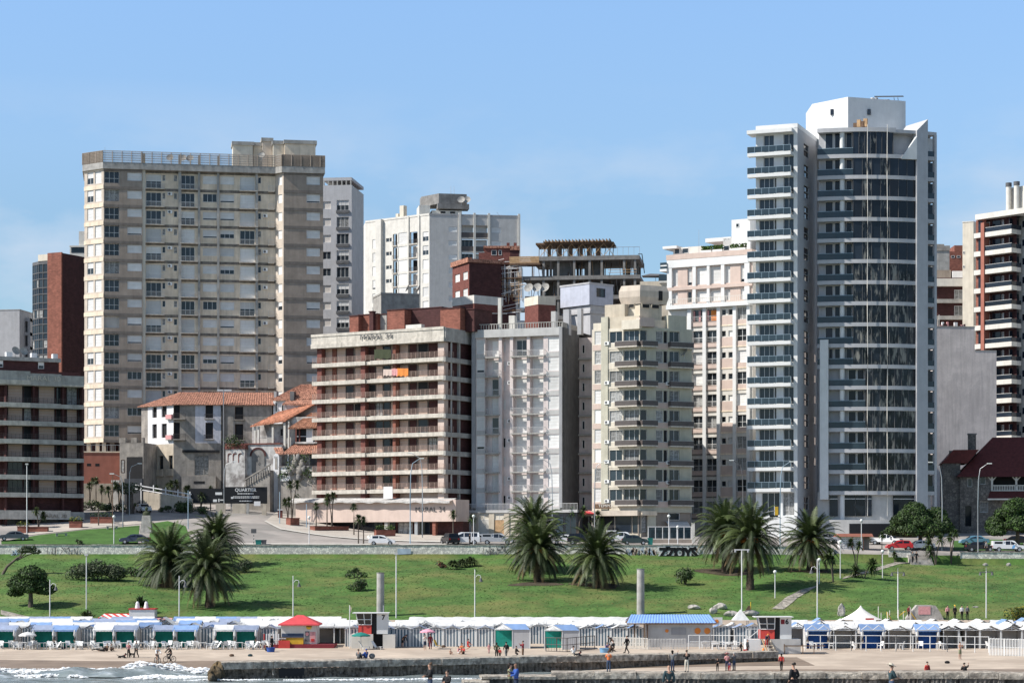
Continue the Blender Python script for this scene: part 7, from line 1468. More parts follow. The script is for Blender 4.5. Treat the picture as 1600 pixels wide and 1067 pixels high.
# ------------------------------------------------------------------ cars
def car(label,p,rz,paint,kind='hatch',group='cars along the upper street',name='car',extra=None,flip=1):
 """side profile along x (front at +x), 4.1 m long"""
 t=thing(name,label,'car' if kind not in('pickup','truck')else 'pickup truck',p,rz,group)
 P={'hatch':(4.0,1.72,[(-1.95,.35),(-2.0,.75),(-1.88,1.02),(-1.5,1.0),(1.0,.98),(1.75,.86),(2.0,.62),(1.98,.32)],[(-1.82,1.0),(-1.45,1.46),(-.2,1.52),(.35,1.45),(1.02,.97)]),'sedan':(4.5,1.74,[(-2.2,.36),(-2.25,.8),(-2.1,1.0),(-1.4,1.02),(1.1,.97),(1.95,.86),(2.25,.62),(2.22,.32)],[(-1.65,1.0),(-.95,1.44),(.1,1.47),(.55,1.4),(1.2,.96)]),'suv':(4.3,1.82,[(-2.1,.42),(-2.12,.9),(-2.05,1.1),(-1.6,1.1),(1.1,1.08),(1.95,1.0),(2.12,.7),(2.1,.38)],[(-2.0,1.08),(-1.75,1.68),(.2,1.74),(.55,1.66),(1.15,1.07)]),'van':(4.5,1.9,[(-2.2,.4),(-2.25,1.1),(-2.15,1.2),(1.2,1.15),(2.1,.95),(2.25,.7),(2.2,.36)],[(-2.15,1.18),(-2.1,1.85),(.6,1.9),(1.0,1.78),(1.75,1.02)]),'pickup':(5.0,1.8,[(-2.45,.5),(-2.5,1.05),(-.75,1.05),(1.2,1.02),(2.3,.95),(2.5,.7),(2.45,.42)],[(-.85,1.03),(-.75,1.68),(.55,1.72),(.85,1.64),(1.4,1.01)])}
 P['truck']=P['pickup']
 L,w,low,cab=P[kind];hw=w/2;q=MB()
 def loft(poly,w0,w1,m,zlo,zhi):
  for sgn in(-1,1):
   pts=[(x,sgn*(w0+(w1-w0)*max(0,min(1,(z-zlo)/(zhi-zlo)))),z)for x,z in poly]
   q.poly(pts if sgn<0 else pts[::-1],m)
  n=len(poly)
  for i in range(n):
   a,b=poly[i],poly[(i+1)%n];f_=lambda z:w0+(w1-w0)*max(0,min(1,(z-zlo)/(zhi-zlo)))
   q.poly([(a[0],-f_(a[1]),a[1]),(a[0],f_(a[1]),a[1]),(b[0],f_(b[1]),b[1]),(b[0],-f_(b[1]),b[1])],m)
 loft(low,hw,hw,paint,0,1);zt=max(z for _,z in cab);zb=min(z for _,z in cab);loft(cab,hw-.05,hw*.74,paint,zb,zt);q.obj('body',t)
 q=MB();xs0,xs1=cab[0][0],cab[-1][0];A=cab
 def onc(x,up):
  for i in range(len(A)-1):
   if A[i][0]<=x<=A[i+1][0]:s=(x-A[i][0])/(A[i+1][0]-A[i][0]);return A[i][1]+s*(A[i+1][1]-A[i][1])
  return zb
 f_=lambda z:hw-.05+(hw*.74-hw+.05)*(z-zb)/(zt-zb)
 segs=[(.14,.46),(.50,.88)]if kind not in('suv','van')else[(.08,.30),(.33,.58),(.61,.90)]
 for a,b in segs:
  x0,x1=xs0+(xs1-xs0)*a,xs0+(xs1-xs0)*b;zlo=zb+.06
  for sgn in(-1,1):
   pts=[(x0,zlo),(x1,zlo),(x1,max(zlo+.02,onc(x1,1)-.09)),(x0,max(zlo+.02,onc(x0,1)-.09))];pp=[(x,sgn*(f_(z)+.012),z)for x,z in pts];q.poly(pp if sgn<0 else pp[::-1],'glass_dark')
 for i,j in((0,1),(len(A)-2,len(A)-1)):
  a,b=Vector((A[i][0],0,A[i][1])),Vector((A[j][0],0,A[j][1]));lo,hi=(a,b)if a.z<b.z else(b,a);off=.015 if i else-.015
  l2,h2=lo.lerp(hi,.12),lo.lerp(hi,.9);q.poly([(l2.x+off,-f_(l2.z)*.93,l2.z+.01),(l2.x+off,f_(l2.z)*.93,l2.z+.01),(h2.x+off,f_(h2.z)*.9,h2.z+.01),(h2.x+off,-f_(h2.z)*.9,h2.z+.01)],'glass_dark')
 q.obj('window',t)
 wx=L*.31;wr=.31 if kind in('hatch','sedan')else.36
 for x in(-wx,wx):
  for s in(-1,1):
   if 'wheel' not in MESHES:
    m1=MB();m1.cyl((0,-.10,0),(0,.10,0),1,1,16,'tyre');MESHES['wheel']=m1.mesh('wheel');m2=MB();m2.cyl((0,-.12,0),(0,-.101,0),.62,.62,12,'rim');m2.cyl((0,.101,0),(0,.12,0),.62,.62,12,'rim');MESHES['rim']=m2.mesh('rim')
   o=link('wheel',MESHES['wheel'],t,(x,s*(hw-.07),wr));o.scale=(wr,1,wr);link('rim',MESHES['rim'],o)
 for s in(-1,1):
  q=MB();q.box(L/2-.12,L/2-.02,s*hw*.72-.18,s*hw*.72+.18,.62,.76,'lamp_glass');q.obj('headlight',t);q=MB();q.box(-L/2-.01,-L/2+.08,s*hw*.78-.12,s*hw*.78+.12,.72,.95,'tail');q.obj('tail_light',t);q=MB();q.box(.75,.95,s*(hw+.1)-.1,s*(hw+.1)+.1,zb+.02,zb+.18,paint);q.obj('wing_mirror',t)
 q=MB()
 for x in(-L/2-.03,L/2-.05):q.box(x,x+.1,-hw*.92,hw*.92,.36,.56,'grey_dark' if paint in('p_white','p_silver')and kind=='pickup' else paint)
 q.obj('bumper',t)
 if extra:extra(t,hw)
 return t
def on_street(px,py,Y=None):return hu(px,py)if Y is None else at(px,Y)
def cap_(t,hw):q=MB();q.box(-2.4,-.8,-hw*.92,hw*.92,1.06,1.66,'p_silver');q.box(-2.2,-1.0,-hw*.93,hw*.93,1.2,1.52,'glass_dark');q.obj('canopy_top',t)
def capw(t,hw):q=MB();q.box(-2.4,-.8,-hw*.92,hw*.92,1.06,1.66,'p_white');q.box(-2.2,-1.0,-hw*.93,hw*.93,1.2,1.52,'glass_dark');q.obj('canopy_top',t);q=MB();q.poly([(.35,-hw-.01,.5),(.75,-hw-.01,.5),(.95,-hw-.01,1.02),(.55,-hw-.01,1.02)],'p_sky');q.obj('door_stripe',t)
def blu(t,hw):q=MB();q.box(-1.6,1.6,-hw-.01,-hw+.01,.62,.74,'p_sky');q.obj('door_stripe',t);q=MB();q.box(-.3,.1,-.5,.5,1.47,1.58,'c_blue');q.obj('light_bar',t)
def rackx(t,hw):q=MB();q.box(-2.4,-.9,-hw,hw,1.75,1.95,'white_roof');[q.cyl((x,s*(hw-.1),1.05),(x,s*(hw-.1),1.8),.04,.04,5,'rail')for x in(-2.3,-1.0)for s in(-1,1)];q.obj('tarpaulin',t)
for lb,px,Y,rz,m,k,ex in(('dark grey saloon parked in front of the brown block planters',21,343,math.pi+.25,'p_grey','sedan',None),('dark blue saloon seen above the wall beside the monument',211,339.5,math.pi,'p_navy','sedan',None),('silver white car coming down beside the gate tower',224,378,-1.1,'p_silver','hatch',None),('white hatchback driving past the beige podium',597,339.6,0,'p_white','hatch',None),('black off roader seen end on before the garages',703.5,341,1.9,'p_black','suv',None),('white estate car next to the black off roader',727,341,math.pi,'p_white','van',None),('pale silver hatchback between the white estate and the grey pickup',750,343,0,'p_silver','hatch',None),('silver pickup with a hard canopy over its bed',777,341,0,'p_silver','pickup',cap_),('white saloon half hidden between the two palms',884,342,math.pi,'p_white','sedan',None),('black car in the gap between the two palms',908,341,0,'p_black','suv',None),('white flatbed pickup below the cafe umbrellas',972,345,0,'p_white','truck',rackx),('dark green hatchback in front of the white flatbed pickup',992,340.5,0,'p_green','hatch',None),('silver car parked behind the fruit laden palm',1290,350,math.pi,'p_silver','sedan',None),('white pickup facing out beside the kiosk',1385,349,-.45,'p_white','pickup',None),('bright red car parked at the top of the steps',1405,339.5,math.pi,'p_red','hatch',None),('white police saloon with a blue stripe beside the red car',1437,341,math.pi,'p_white','sedan',blu),('long pale blue classic saloon before the stone house',1522,352,math.pi,'p_blue','sedan',None),('black saloon parked in the shade of the wall',1531,340,0,'p_black','sedan',None),('white police pickup with a slanting blue stripe',1575,339.5,0,'p_white','pickup',capw),('dark car behind the white police pickup under the tree',1592,352,0,'p_black','sedan',None)):car(lb,at(px,Y),rz,m,k,extra=ex)
# ------------------------------------------------------------------ kiosk, cafe parasols, bins, terrace rail
p=at(1335,338.2);t=thing('kiosk','small pale kiosk with a wide terracotta flat roof by the street','kiosk',p);q=MB();q.box(-2.3,1.2,-1.2,1.6,-.5,1.9,'oldwhite');q.box(1.2,2.1,-.8,1.6,-.5,1.9,'taupe_dark');q.obj('wall',t);q=MB();q.faces8([(-2.9,-1.8,1.9),(2.6,-1.8,1.9),(2.6,2,1.9),(-2.9,2,1.9),(-2.7,-1.6,2.35),(2.4,-1.6,2.35),(2.4,1.8,2.35),(-2.7,1.8,2.35)],'redwall');q.obj('roof',t);q=MB()
for x in(-2.35,-.5,1.15):q.box(x-.05,x+.05,-1.25,-1.19,-.5,1.9,'redwall')
q.obj('frame',t);q=MB()
for i in range(9):
 for j in range(5):q.box(-2.2+i*.36,-1.95+i*.36,-1.24,-1.21,.2+j*.32,.27+j*.32,'taupe')
q.obj('window_grille',t)
def parasol(name,label,p,h,r,m,ribs=8,tilt=0.,group=None,pole='white',flat=.3):
 t=thing(name,label,'parasol',p,0,group);q=MB();q.cyl((0,0,-.2),(0,0,h),.035,.035,6,pole);q.obj('pole',t);q=MB();top=Vector((0,0,h));ring=[];mid=[]
 for i in range(ribs*2):
  a=math.pi*i/ribs;k=1 if i%2==0 else.94;ring.append(Vector((r*k*math.cos(a),r*k*math.sin(a),h-flat*r-(0 if i%2==0 else-.03))));mid.append(Vector((r*.55*math.cos(a),r*.55*math.sin(a),h-flat*r*.38)))
 low=[v-Vector((0,0,.14))for v in ring];q.grid([low,ring,mid,[top]*len(ring)],m,False,True);o=q.obj('canopy',t);return t
parasol('cafe_parasol','red square parasol at the street cafe, partly behind the plants',hu(921,838)+Vector((0,3,0)),4.3,1.9,'red_cloth',4,group='cafe parasols');parasol('cafe_parasol','pinkish red parasol under the cafe sign',hu(955,838)+Vector((0,3,0)),4.4,2.1,'red_cloth',4,group='cafe parasols')
p=hu(1020,850);t=thing('terrace_rail','white posted terrace railing with a blank retaining wall by the cafe','railing',at(1012,345));w=6.8;q=MB();q.box(0,w,0,.3,-1,.55,'taupe');q.obj('wall',t);q=MB();[q.box(x-.05,x+.05,.05,.15,.55,2.5,'oldwhite')for x in lin(.1,w-.1,6)];q.box(0,w,.05,.15,2.45,2.55,'oldwhite');q.box(w,w+.45,-.1,.4,-1,3.1,'white');q.obj('railing',t);q=MB();q.box(.1,w-.1,.3,.32,.7,2.4,'glass_rail');q.obj('pane',t)
def bin_(label,p,m,s=(.5,.45,1.)):
 t=thing('wheelie_bin',label,'bin',p,0,'street bins');q=MB();q.faces8([(-s[0]*.42,-s[1]*.42,0),(s[0]*.42,-s[1]*.42,0),(s[0]*.42,s[1]*.42,0),(-s[0]*.42,s[1]*.42,0),(-s[0]/2,-s[1]/2,s[2]),(s[0]/2,-s[1]/2,s[2]),(s[0]/2,s[1]/2,s[2]),(-s[0]/2,s[1]/2,s[2])],m);q.obj('body',t);q=MB();q.box(-s[0]/2-.03,s[0]/2+.03,-s[1]/2-.03,s[1]/2+.03,s[2],s[2]+.08,m);q.obj('lid',t)
bin_('green rubbish bin on the kerb beside the plaza',hu(404,851),'teal',(.9,.6,.7));bin_('dark rubbish bin next to the green one on the kerb',hu(412.5,851),'grey_dark',(.7,.6,.7));bin_('green bin at the end of the flatbed pickup',at(1016,340),'teal',(.8,.6,1.))
p=hu(396.5,850.8);t=thing('road_sign','small square road sign on a striped post by the kerb','sign',p);q=MB();[q.box(-.04,.04,-.04,.04,.25*i,.25*i+.25,'black' if i%2 else 'white')for i in range(7)];q.obj('post',t);q=MB();q.box(-.4,.4,-.06,-.02,1.75,2.4,'grey_dark');q.obj('sign_plate',t)
p=hu(96,837.5);t=thing('stone_bench','pale stone bench on the pavement above the lawn','bench',p,.25);q=MB();q.box(-.9,.9,-.3,.3,.38,.5,'concrete');q.obj('seat',t);[(lambda m_:(m_.box(x-.15,x+.15,-.25,.25,-.1,.38,'concrete'),m_.obj('leg',t)))(MB())for x in(-.7,.7)]
p=hu(175,826.5);t=thing('stone_bench','stone bench further up the pavement, beside the globe lamp','bench',p,.25);q=MB();q.box(-.9,.9,-.3,.3,.38,.5,'concrete');q.obj('seat',t);[(lambda m_:(m_.box(x-.15,x+.15,-.25,.25,-.1,.38,'concrete'),m_.obj('leg',t)))(MB())for x in(-.7,.7)]
p=hu(579,845);rock('white painted round stone at the kerb by the podium',p,(.55,.5,.5),33,'white','kerb stones')
t=thing('brick_pillar','red brick pillar with a pale cap on the traffic island','pillar',hu(438,809));q=MB();q.box(-.35,.35,-.35,.35,-.3,1.3,'brick_pier');q.obj('shaft',t);q=MB();q.box(-.45,.45,-.45,.45,1.3,1.45,'oldwhite');q.obj('cap',t)
t=thing('gate_post','white gate post between the terracotta wall and gate tower','pillar',at(181,386));q=MB();q.box(-.5,.5,-.4,.4,-1,4.2,'white');q.obj('shaft',t);q=MB();q.box(-.7,.7,-.6,.6,4.2,4.6,'white');q.obj('cap',t)
t=thing('tree_stump','thick grey bare trunk beside the silver white car','tree',at(203,377));q=MB();q.tube([(0,0,-.5),(.05,0,1.5),(0,0,3.4)],[.85,.62,.55],9,'bark');q.obj('trunk',t);q=MB();clump(q,(0,0,4.2),(2.2,1.6,1.1),500,.2,('leaf_dark','leaf_grey'),random.Random(3));q.obj('crown',t)
# ------------------------------------------------------------------ breakwaters
def breakwater(name,label,pts,zt,thick,cap_h,m_cap,m_low,seed):
 rnd=random.Random(seed);t=thing(name,label,'breakwater',(pts[0][0],pts[0][1],0));o=t.location
 P=[Vector((x-o.x,y-o.y))for x,y in pts];cap=MB();low=MB();x=0
 for a,b in zip(P,P[1:]):
  d=b-a;L=d.length;u=d/L;n=Vector((-u.y,u.x))
  k=int(L/.13);rows=[]
  for zz in(-1.6,-.3,.15,.5,zt-cap_h-.02):
   r=[]
   for i in range(k+1):
    p=a+u*(L*i/k);q=.07*math.sin(i*2.1)+rnd.uniform(-.05,.05)+(.14 if zz<.3 else 0);p=p-n*q;r.append((p.x,p.y,zz+rnd.uniform(-.05,.05)))
   rows.append(r)
  low.grid(rows,m_low,False)
  s=0
  while s<L-.2:
   w=min(rnd.uniform(2.,4.2),L-s);p0=a+u*(s+.02);p1=a+u*(s+w-.02);h_=zt+rnd.uniform(-.06,.05);fo=rnd.uniform(.06,.2);m=6;rows=[]
   for zz,ex in((zt-cap_h-rnd.uniform(0,.1),0),(zt-cap_h*.5,.02),(h_-.05,0),(h_,-.12)):
    r=[]
    for i in range(m+1):
     p=p0+(p1-p0)*(i/m)-n*(fo+ex+rnd.uniform(-.02,.02));r.append((p.x,p.y,zz+rnd.uniform(-.02,.02)))
    rows.append(r)
   r=[]
   for i in range(m+1):p=p0+(p1-p0)*(i/m)+n*thick;r.append((p.x,p.y,h_+rnd.uniform(-.02,.02)))
   rows.append(r);cap.grid(rows,m_cap,False)
   for p in(p0,p1):
    e=p-n*fo;f_=p+n*thick;cap.poly([(e.x,e.y,zt-cap_h),(f_.x,f_.y,zt-cap_h),(f_.x,f_.y,h_),(e.x,e.y,h_)],m_cap)
   s+=w
 cap.obj('cap',t);low.obj('face',t);return t
fa=Vector((WX(345,206),206));fb=Vector((WX(1215,229),229))
t=breakwater('breakwater','long dark mussel crusted breakwater between the sea and the sand',[tuple(fa),tuple(fa.lerp(fb,.085)),tuple(fa.lerp(fb,.30)),tuple(fb)],1.62,2.2,.62,'pier','mussel',3)
q=MB();p0=fa.lerp(fb,.095)-fa;p1=fa.lerp(fb,.137)-fa;q.faces8([(p0.x,p0.y-.16,-.5),(p1.x,p1.y-.16,-.5),(p1.x,p1.y,-.5),(p0.x,p0.y,-.5),(p0.x,p0.y-.16,.92),(p1.x,p1.y-.16,.92),(p1.x,p1.y,.92),(p0.x,p0.y,.92)],'black');q.obj('culvert_mouth',t)
for i,(px,Y,r)in enumerate(((336,205.5,(.55,.6,.75)),(331,205,(.4,.6,.5)),(341,206.2,(.65,.6,.95)))):rock(('brown weathered rock at the seaward end of the breakwater','lowest brown rock at the tip of the breakwater','tallest brown rock against the end of the breakwater')[i],Vector((WX(px,Y),Y,-.1)),r,70+i,'rock_brown','rocks at the breakwater tip')
t=breakwater('breakwater','nearer concrete breakwater with a pale cap and red warning lettering',[(WX(861,184.6),184.6),(WX(1240,184.4),184.4),(WX(1700,184),184)],1.84,2.6,.46,'pier','pier_dark',5)
for body,px,w,sx in(('PELIGRO',1455,40,1.),('CUIDADO',1600,44,1.)):
 me=text_mesh(body,.42,'c_red_faded',.01,.008);xs=[v.co.x for v in me.vertices];k=w*184/F/(max(xs)-min(xs))
 for v in me.vertices:v.co.x*=k
 o=link('lettering',me,t,(WX(px,183.9)-t.location.x,-.36 if px<1500 else-.46,1.62));o.rotation_euler=(R(90),0,0)
t2=breakwater('breakwater','low broken stub of the nearer breakwater lapped by water',[(WX(724,183),183),(WX(765,183.2),183.2)],1.25,2.4,.5,'pier','pier_dark',6);t3=breakwater('breakwater','rubble faced section of the nearer breakwater behind the embracing couple',[(WX(752,183.6),183.6),(WX(868,184.2),184.2)],1.66,2.4,.28,'pier','pier_dark',7)
q=MB();q.box(-7,23,98,116.4,1.,4.66,'pier');q.box(-7,23,98,116.6,4.68,4.70,'concrete');tag(q.obj('pier'),kind='structure')
# ------------------------------------------------------------------ bathing tents
GP={}
def tent_mesh(kind,w,d,he,hr,roof,back,side):
 """parts of one bathing tent, front at y=0 looking to -y, centred on x"""
 out=[];hw=w/2
 q=MB()
 for x in(-hw,hw):
  for y in(0,d):q.box(x-.04,x+.04,y-.04,y+.04,-.2,he,'white_clean')
 for y in(0,d):q.box(-hw,hw,y-.03,y+.03,he-.06,he,'white_clean')
 if kind=='gable':
  for s in(-1,1):
   q.faces8([(s*hw-.03,-.03,he-.05),(s*hw+.03,-.03,he-.05),(s*hw+.03,.02,he-.05),(s*hw-.03,.02,he-.05),(-.03,-.03,hr-.06),(.03,-.03,hr-.06),(.03,.02,hr-.06),(-.03,.02,hr-.06)],'white_clean')
   q.cyl((s*hw*.5,0,he),(0,0,he+(hr-he)*.55),.03,.03,4,'white_clean')
  q.box(-.03,.03,-.02,.02,he,hr,'white_clean')
 for s in(-1,1):q.box(s*hw-.03,s*hw+.03,0,d,he-.07,he-.01,'white_clean')
 if back=='blue_cloth':
  for s in(-1,1):
   for a,e in((0,.5),(.5,0)):q.cyl((s*hw*(a*2 if s>0 else e*2),-.24,he-.02),(s*hw*.5,-.24,hr-.12),.045,.045,5,'white_clean')
  q.box(-hw,hw,-.27,-.2,he-.08,he-.01,'white_clean')
 out.append(('frame',q));q=MB();n=8
 if kind=='gable':
  for s in(-1,1):
   rows=[]
   for j in range(5):
    t=j/4;rows.append([(s*(hw+.15)*(1-t),-.15+(d+.3)*i/n,he-.06+(hr-he+.06)*t-.07*math.sin(math.pi*t)+.015*math.sin(i*2.))for i in range(n+1)])
   q.grid(rows if s<0 else[r[::-1]for r in rows],roof)
 else:
  for a,b in(((-.2,he-.05),(d/2,hr)),((d/2,hr),(d+.15,he))):
   rows=[]
   for j in range(5):
    t=j/4;rows.append([(-hw-.12+(w+.24)*i/n,a[0]+(b[0]-a[0])*t,a[1]+(b[1]-a[1])*t-.08*math.sin(math.pi*t)+.015*math.sin(i*2.))for i in range(n+1)])
   q.grid(rows,roof)
  for s in(-1,1):q.poly([(s*hw,-.02,he),(s*hw,d,he),(s*hw,d/2,hr-.05)],'white_roof')
  rows=[[(-hw-.12+(w+.24)*i/16,-.21,he-.05-k*(.16+.04*(i%2)))for i in range(17)]for k in(0,1)];q.grid(rows,roof,False)
 out.append(('roof',q))
 def sheet_(pts,m,nm):
  q=MB();q.poly(pts,m);out.append((nm,q))
 if back:yb=d*.45 if kind=='open' else d-.05;sheet_([(-hw,yb,0),(hw,yb,0),(hw,yb,he),(-hw,yb,he)],back,'back_cloth')
 if side:
  for s in(-1,1):sheet_([(s*(hw-.02),.05,0),(s*(hw-.02),d,0),(s*(hw-.02),d,he),(s*(hw-.02),.05,he)],side,'side_cloth')
 if kind=='gable' and back=='striped' or back is None:
  if back is None:sheet_([(-hw,.03,0),(hw,.03,0),(hw,.03,he-.05),(-hw,.03,he-.05)],'striped','front_cloth')
 if kind=='open':
  for s in(-1,1):
   q=MB();x=s*(hw-.13);q.tube([(x,-.10,he-.05),(x+s*.02,-.13,he*.7),(x,-.13,he*.42),(x+s*.02,-.10,he*.3)],[.13,.17,.16,.06],7,'white_roof');out.append(('curtain',q))
 return out
def tent(label,x,y,key,group):
 if key not in GP:
  GP[key]=[(n,q.mesh(n))for n,q in tent_mesh(*key)]
 p=Vector((x,y,ground(x,y)));t=thing('bathing_tent',label,'beach tent',p,0,group)
 for n,me in GP[key]:link(n,me,t)
 return t
ORD=['first','second','third','fourth','fifth','sixth','seventh','eighth','ninth','tenth','eleventh','twelfth','thirteenth','fourteenth','fifteenth']
A=('open',2.65,2.5,2.1,2.55,'blue_roof','green_cloth','cloth_beige');A2=('open',2.5,2.5,2.1,2.6,'white_roof','green_cloth','cloth_beige');A3=('open',2.65,2.5,2.1,2.55,'grey_roof','green_cloth','cloth_beige')
S1=('gable',1.85,2.6,2.05,2.46,'white_roof',None,'cloth_beige');S2=('gable',1.85,2.6,2.05,2.46,'grey_roof',None,'cloth_beige');S3=('gable',1.85,2.6,2.05,2.46,'blue_roof',None,'cloth_beige')
B1=('open',2.6,2.4,2.15,2.75,'blue_roof','blue_cloth','cloth_beige');B2=('gable',2.5,2.6,2.1,2.62,'white_roof','cloth_beige','cloth_beige')
RW,RG,RB=[('low',2.5,2.6,2.1,2.5,c,'cloth_beige','cloth_beige')for c in('white_roof','grey_roof','blue_roof')]
gA='open tents with green backs';n1=n2=n3=0
for i in range(5):
 x0=WX(4+94*i,256)
 for dx,kk,dy in((0.35,A if i%2 else A3,0),(4.9,A2 if i%2 else A3,.2)):
  x=x0+dx
  if x>WX(424,256):continue
  lb={'blue_roof':'blue','grey_roof':'grey blue','white_roof':'white'}[kk[5]];tent(f'{lb} roofed green backed tent, {ORD[n1]} of the front row from the surf end',x,255.2+dy,kk,gA);n1+=1
 x=x0+2.75
 tent(f'striped gable tent set back in a gap, {ORD[n2]} gap from the surf end',x,258.,S2 if i%2==0 else S3,'striped tents in the gaps');n2+=1
rndT=random.Random(17);gR='tent roofs packed behind the front row'
for r,Y in enumerate((262.,266.,270.,274.2)):
 for i in range(17):
  x=WX(-6,Y)+i*2.55
  if x>WX(545,Y):break
  k=rndT.choice((RW,RW,RW,RW,RG,S1,RB));c={'white_roof':'white','grey_roof':'grey blue','blue_roof':'blue'}[k[5]]
  tent(f'{c} canvas roof among the packed rows behind the green backed tents',x,Y,k,gR)
for i in range(9):
 x=WX(552+25.7*i,257.5);k=(S2,S1)[i%2];c='white' if k[5]=='white_roof' else 'grey blue'
 tent(f'striped tent with {c} gable, {ORD[i]} in the striped line from the red kiosk',x,257.5,k,'line of striped tents')
for i in range(6):
 x=WX(868+25*i,258.5)
 if i not in(0,):tent(f'striped tent with {"blue" if i % 2 else "white"} gable, {ORD[i - 1]} behind the wire cage fence',x,258.5,(S1,S3)[i%2],'striped tents behind the cage fence')
for r,Y in enumerate((262.5,266.5)):
 for i in range(23):
  x=WX(548,Y)+i*2.2
  if WX(985,Y)<x:break
  k=rndT.choice((S1,RW,RW));c='white';tent(f'{c} roof just behind the striped line of tents',x,Y,k,'tent roofs behind the striped line')
def long_tent(label,px0,px1,Y,d):
 x0,x1=WX(px0,Y),WX(px1,Y);p=Vector((x0,Y,ground((x0+x1)/2,Y)));w=x1-x0;t=thing('bathing_tent',label,'beach tent',p,0,'tents seen from the side');fw=2.0;he,hr=2.15,2.75;q=MB()
 for x in(0,fw,w):
  for y in(0,d):q.box(x-.04,x+.04,y-.04,y+.04,-.2,he,'white_clean')
 for s,e in((0,fw/2),(fw,fw/2)):q.cyl((s,-.02,he),(e,-.02,hr),.04,.04,5,'white_clean')
 q.box(0,fw,-.04,.02,he-.07,he,'white_clean');q.cyl((fw*.25,-.02,he),(fw/2,-.02,he+.35),.03,.03,4,'white_clean');q.cyl((fw*.75,-.02,he),(fw/2,-.02,he+.35),.03,.03,4,'white_clean');q.obj('frame',t)
 q=MB();q.poly([(fw,-.1,he),(w,-.1,he),(w-.5,d/2,hr),(fw/2,d/2,hr)],'blue_roof');q.poly([(0,-.1,he),(fw,-.1,he),(fw/2,d/2,hr)],'white_roof');q.poly([(w,d,he),(0,d,he),(fw/2,d/2,hr),(w-.5,d/2,hr)],'white_roof');q.obj('roof',t)
 q=MB();q.poly([(fw,0,0),(w,0,0),(w,0,he),(fw,0,he)],'lilac');q.obj('side_cloth',t);q=MB();q.poly([(0,d,0),(w,d,0),(w,d,he),(0,d,he)],'green_cloth');q.obj('back_cloth',t);q=MB();q.poly([(fw-.05,.1,0),(fw-.05,d,0),(fw-.05,d,he),(fw-.05,.1,he)],'cloth_beige');q.obj('inner_cloth',t)
long_tent('blue roofed tent seen from the side with a shirtless man at its mouth',773,828,254,3.);long_tent('blue roofed tent seen from the side behind the wire cage fence',851,905,252,3.)
x0,x1=WX(640,277),WX(1003,277);t=thing('canvas_shelter','very long flat white canvas shelter at the foot of the bank','shelter',(x0,272,1.3));q=MB();rows=[[(i*(x1-x0)/60,y,z+.04*math.sin(i*1.1)+.02*math.sin(i*2.7))for i in range(61)]for y,z in((-.02,1.75),(0,1.95),(2,2.15),(5.2,2.45))];q.grid(rows,'white_roof');q.obj('roof',t);q=MB();[q.box(i*(x1-x0)/12-.04,i*(x1-x0)/12+.04,0,.08,-.3,1.95,'white')for i in range(13)];q.obj('post',t)
for i in range(3):
 x=WX(1278+86*i,252.);tent(f'blue walled open tent with a blue roof, {ORD[i]} past the lifeguard hut numbered 6',x,252.2,B1,'blue walled tents');
 tent(f'white gabled beige tent beside a blue walled one, {ORD[i]} past the lifeguard hut numbered 6',x+3.1,252.5,B2,'white gabled beige tents')
for i in range(5):tent(f'white gabled beige tent in the plain run, {ORD[i]} counted toward the picket screen',WX(1482+33*i,252.5),252.6,('gable',2.3,2.6,2.0,2.6,'white_roof',None,'cloth_beige')if 0 else B2,'plain beige tents')
for r,Y in enumerate((257.,261.,265.,269.)):
 for i in range(14):
  x=WX(1246,Y)+i*2.75
  if x>WX(1640,Y):break
  k=rndT.choice((B2,RW))if rndT.random()<.85 else('gable',2.5,2.6,2.1,2.75,'blue_roof','cloth_beige','cloth_beige');c='white' if k[5]=='white_roof' else 'blue';tent(f'{c} canvas roof in the rows behind the blue walled tents',x,Y,k,'tent roofs behind the blue walled tents')
for i,(px,Y,k)in enumerate(((1100,262,S1),(1128,261,S3),(1146,263,S1),(1160,260,S2),(1178,262,S3))):tent(('white','blue','white','grey blue','blue')[i]+' gabled tent behind the railed terrace, '+ORD[i]+' from the blue roofed hut',WX(px,Y),Y,k,'tents behind the railed terrace')
# ------------------------------------------------------------------ kiosk with the red roof
p=hb(467,1011);t=thing('beach_kiosk','white beach kiosk with a red hipped roof and yellow counter','kiosk',p+Vector((0,0,.1)));q=MB();hw=2.05;q.box(-hw,hw-1.4,0,3.6,.3,2.55,'white');q.box(hw-1.4,hw,-.02,3.6,.3,2.6,'white');q.obj('wall',t);q=MB();q.box(-hw+.1,hw-1.5,-.05,-.01,1.1,1.5,'c_denim');q.obj('serving_hatch',t);q=MB();e=2.35
V_=[(-e,-.4,2.55),(e,-.4,2.55),(e,4,2.55),(-e,4,2.55)];R_=[(-.35,1.5,3.55),(.35,1.5,3.55),(.35,2.1,3.55),(-.35,2.1,3.55)]
for i in range(4):q.poly([V_[i],V_[(i+1)%4],R_[(i+1)%4],R_[i]],'red_cloth')
q.poly(R_,'red_cloth');[q.poly([V_[i],V_[(i+1)%4],tuple(Vector(V_[(i+1)%4])-Vector((0,0,.14))),tuple(Vector(V_[i])-Vector((0,0,.14)))],'red_cloth')for i in range(4)];q.obj('roof',t)
q=MB();q.box(-hw+.1,hw-1.5,-.55,-.1,.3,1.0,'yellow');q.box(-hw,hw-1.45,-.62,-.05,1.0,1.06,'c_brown');q.obj('counter',t);q=MB();q.cyl((1.15,-.05,2.28),(1.15,-.1,2.28),.33,.33,14,'yellow');q.box(.85,1.45,-.12,-.1,2.22,2.34,'c_brown');q.box(.72,1.2,-.06,-.03,.6,1.75,'c_grey');q.box(1.28,1.9,-.06,-.03,.45,1.7,'c_pink');q.cyl((.95,-.06,1.45),(.95,-.09,1.45),.2,.2,10,'c_pink');q.box(1.4,1.75,-.09,-.06,.6,.9,'c_red');q.obj('poster',t)
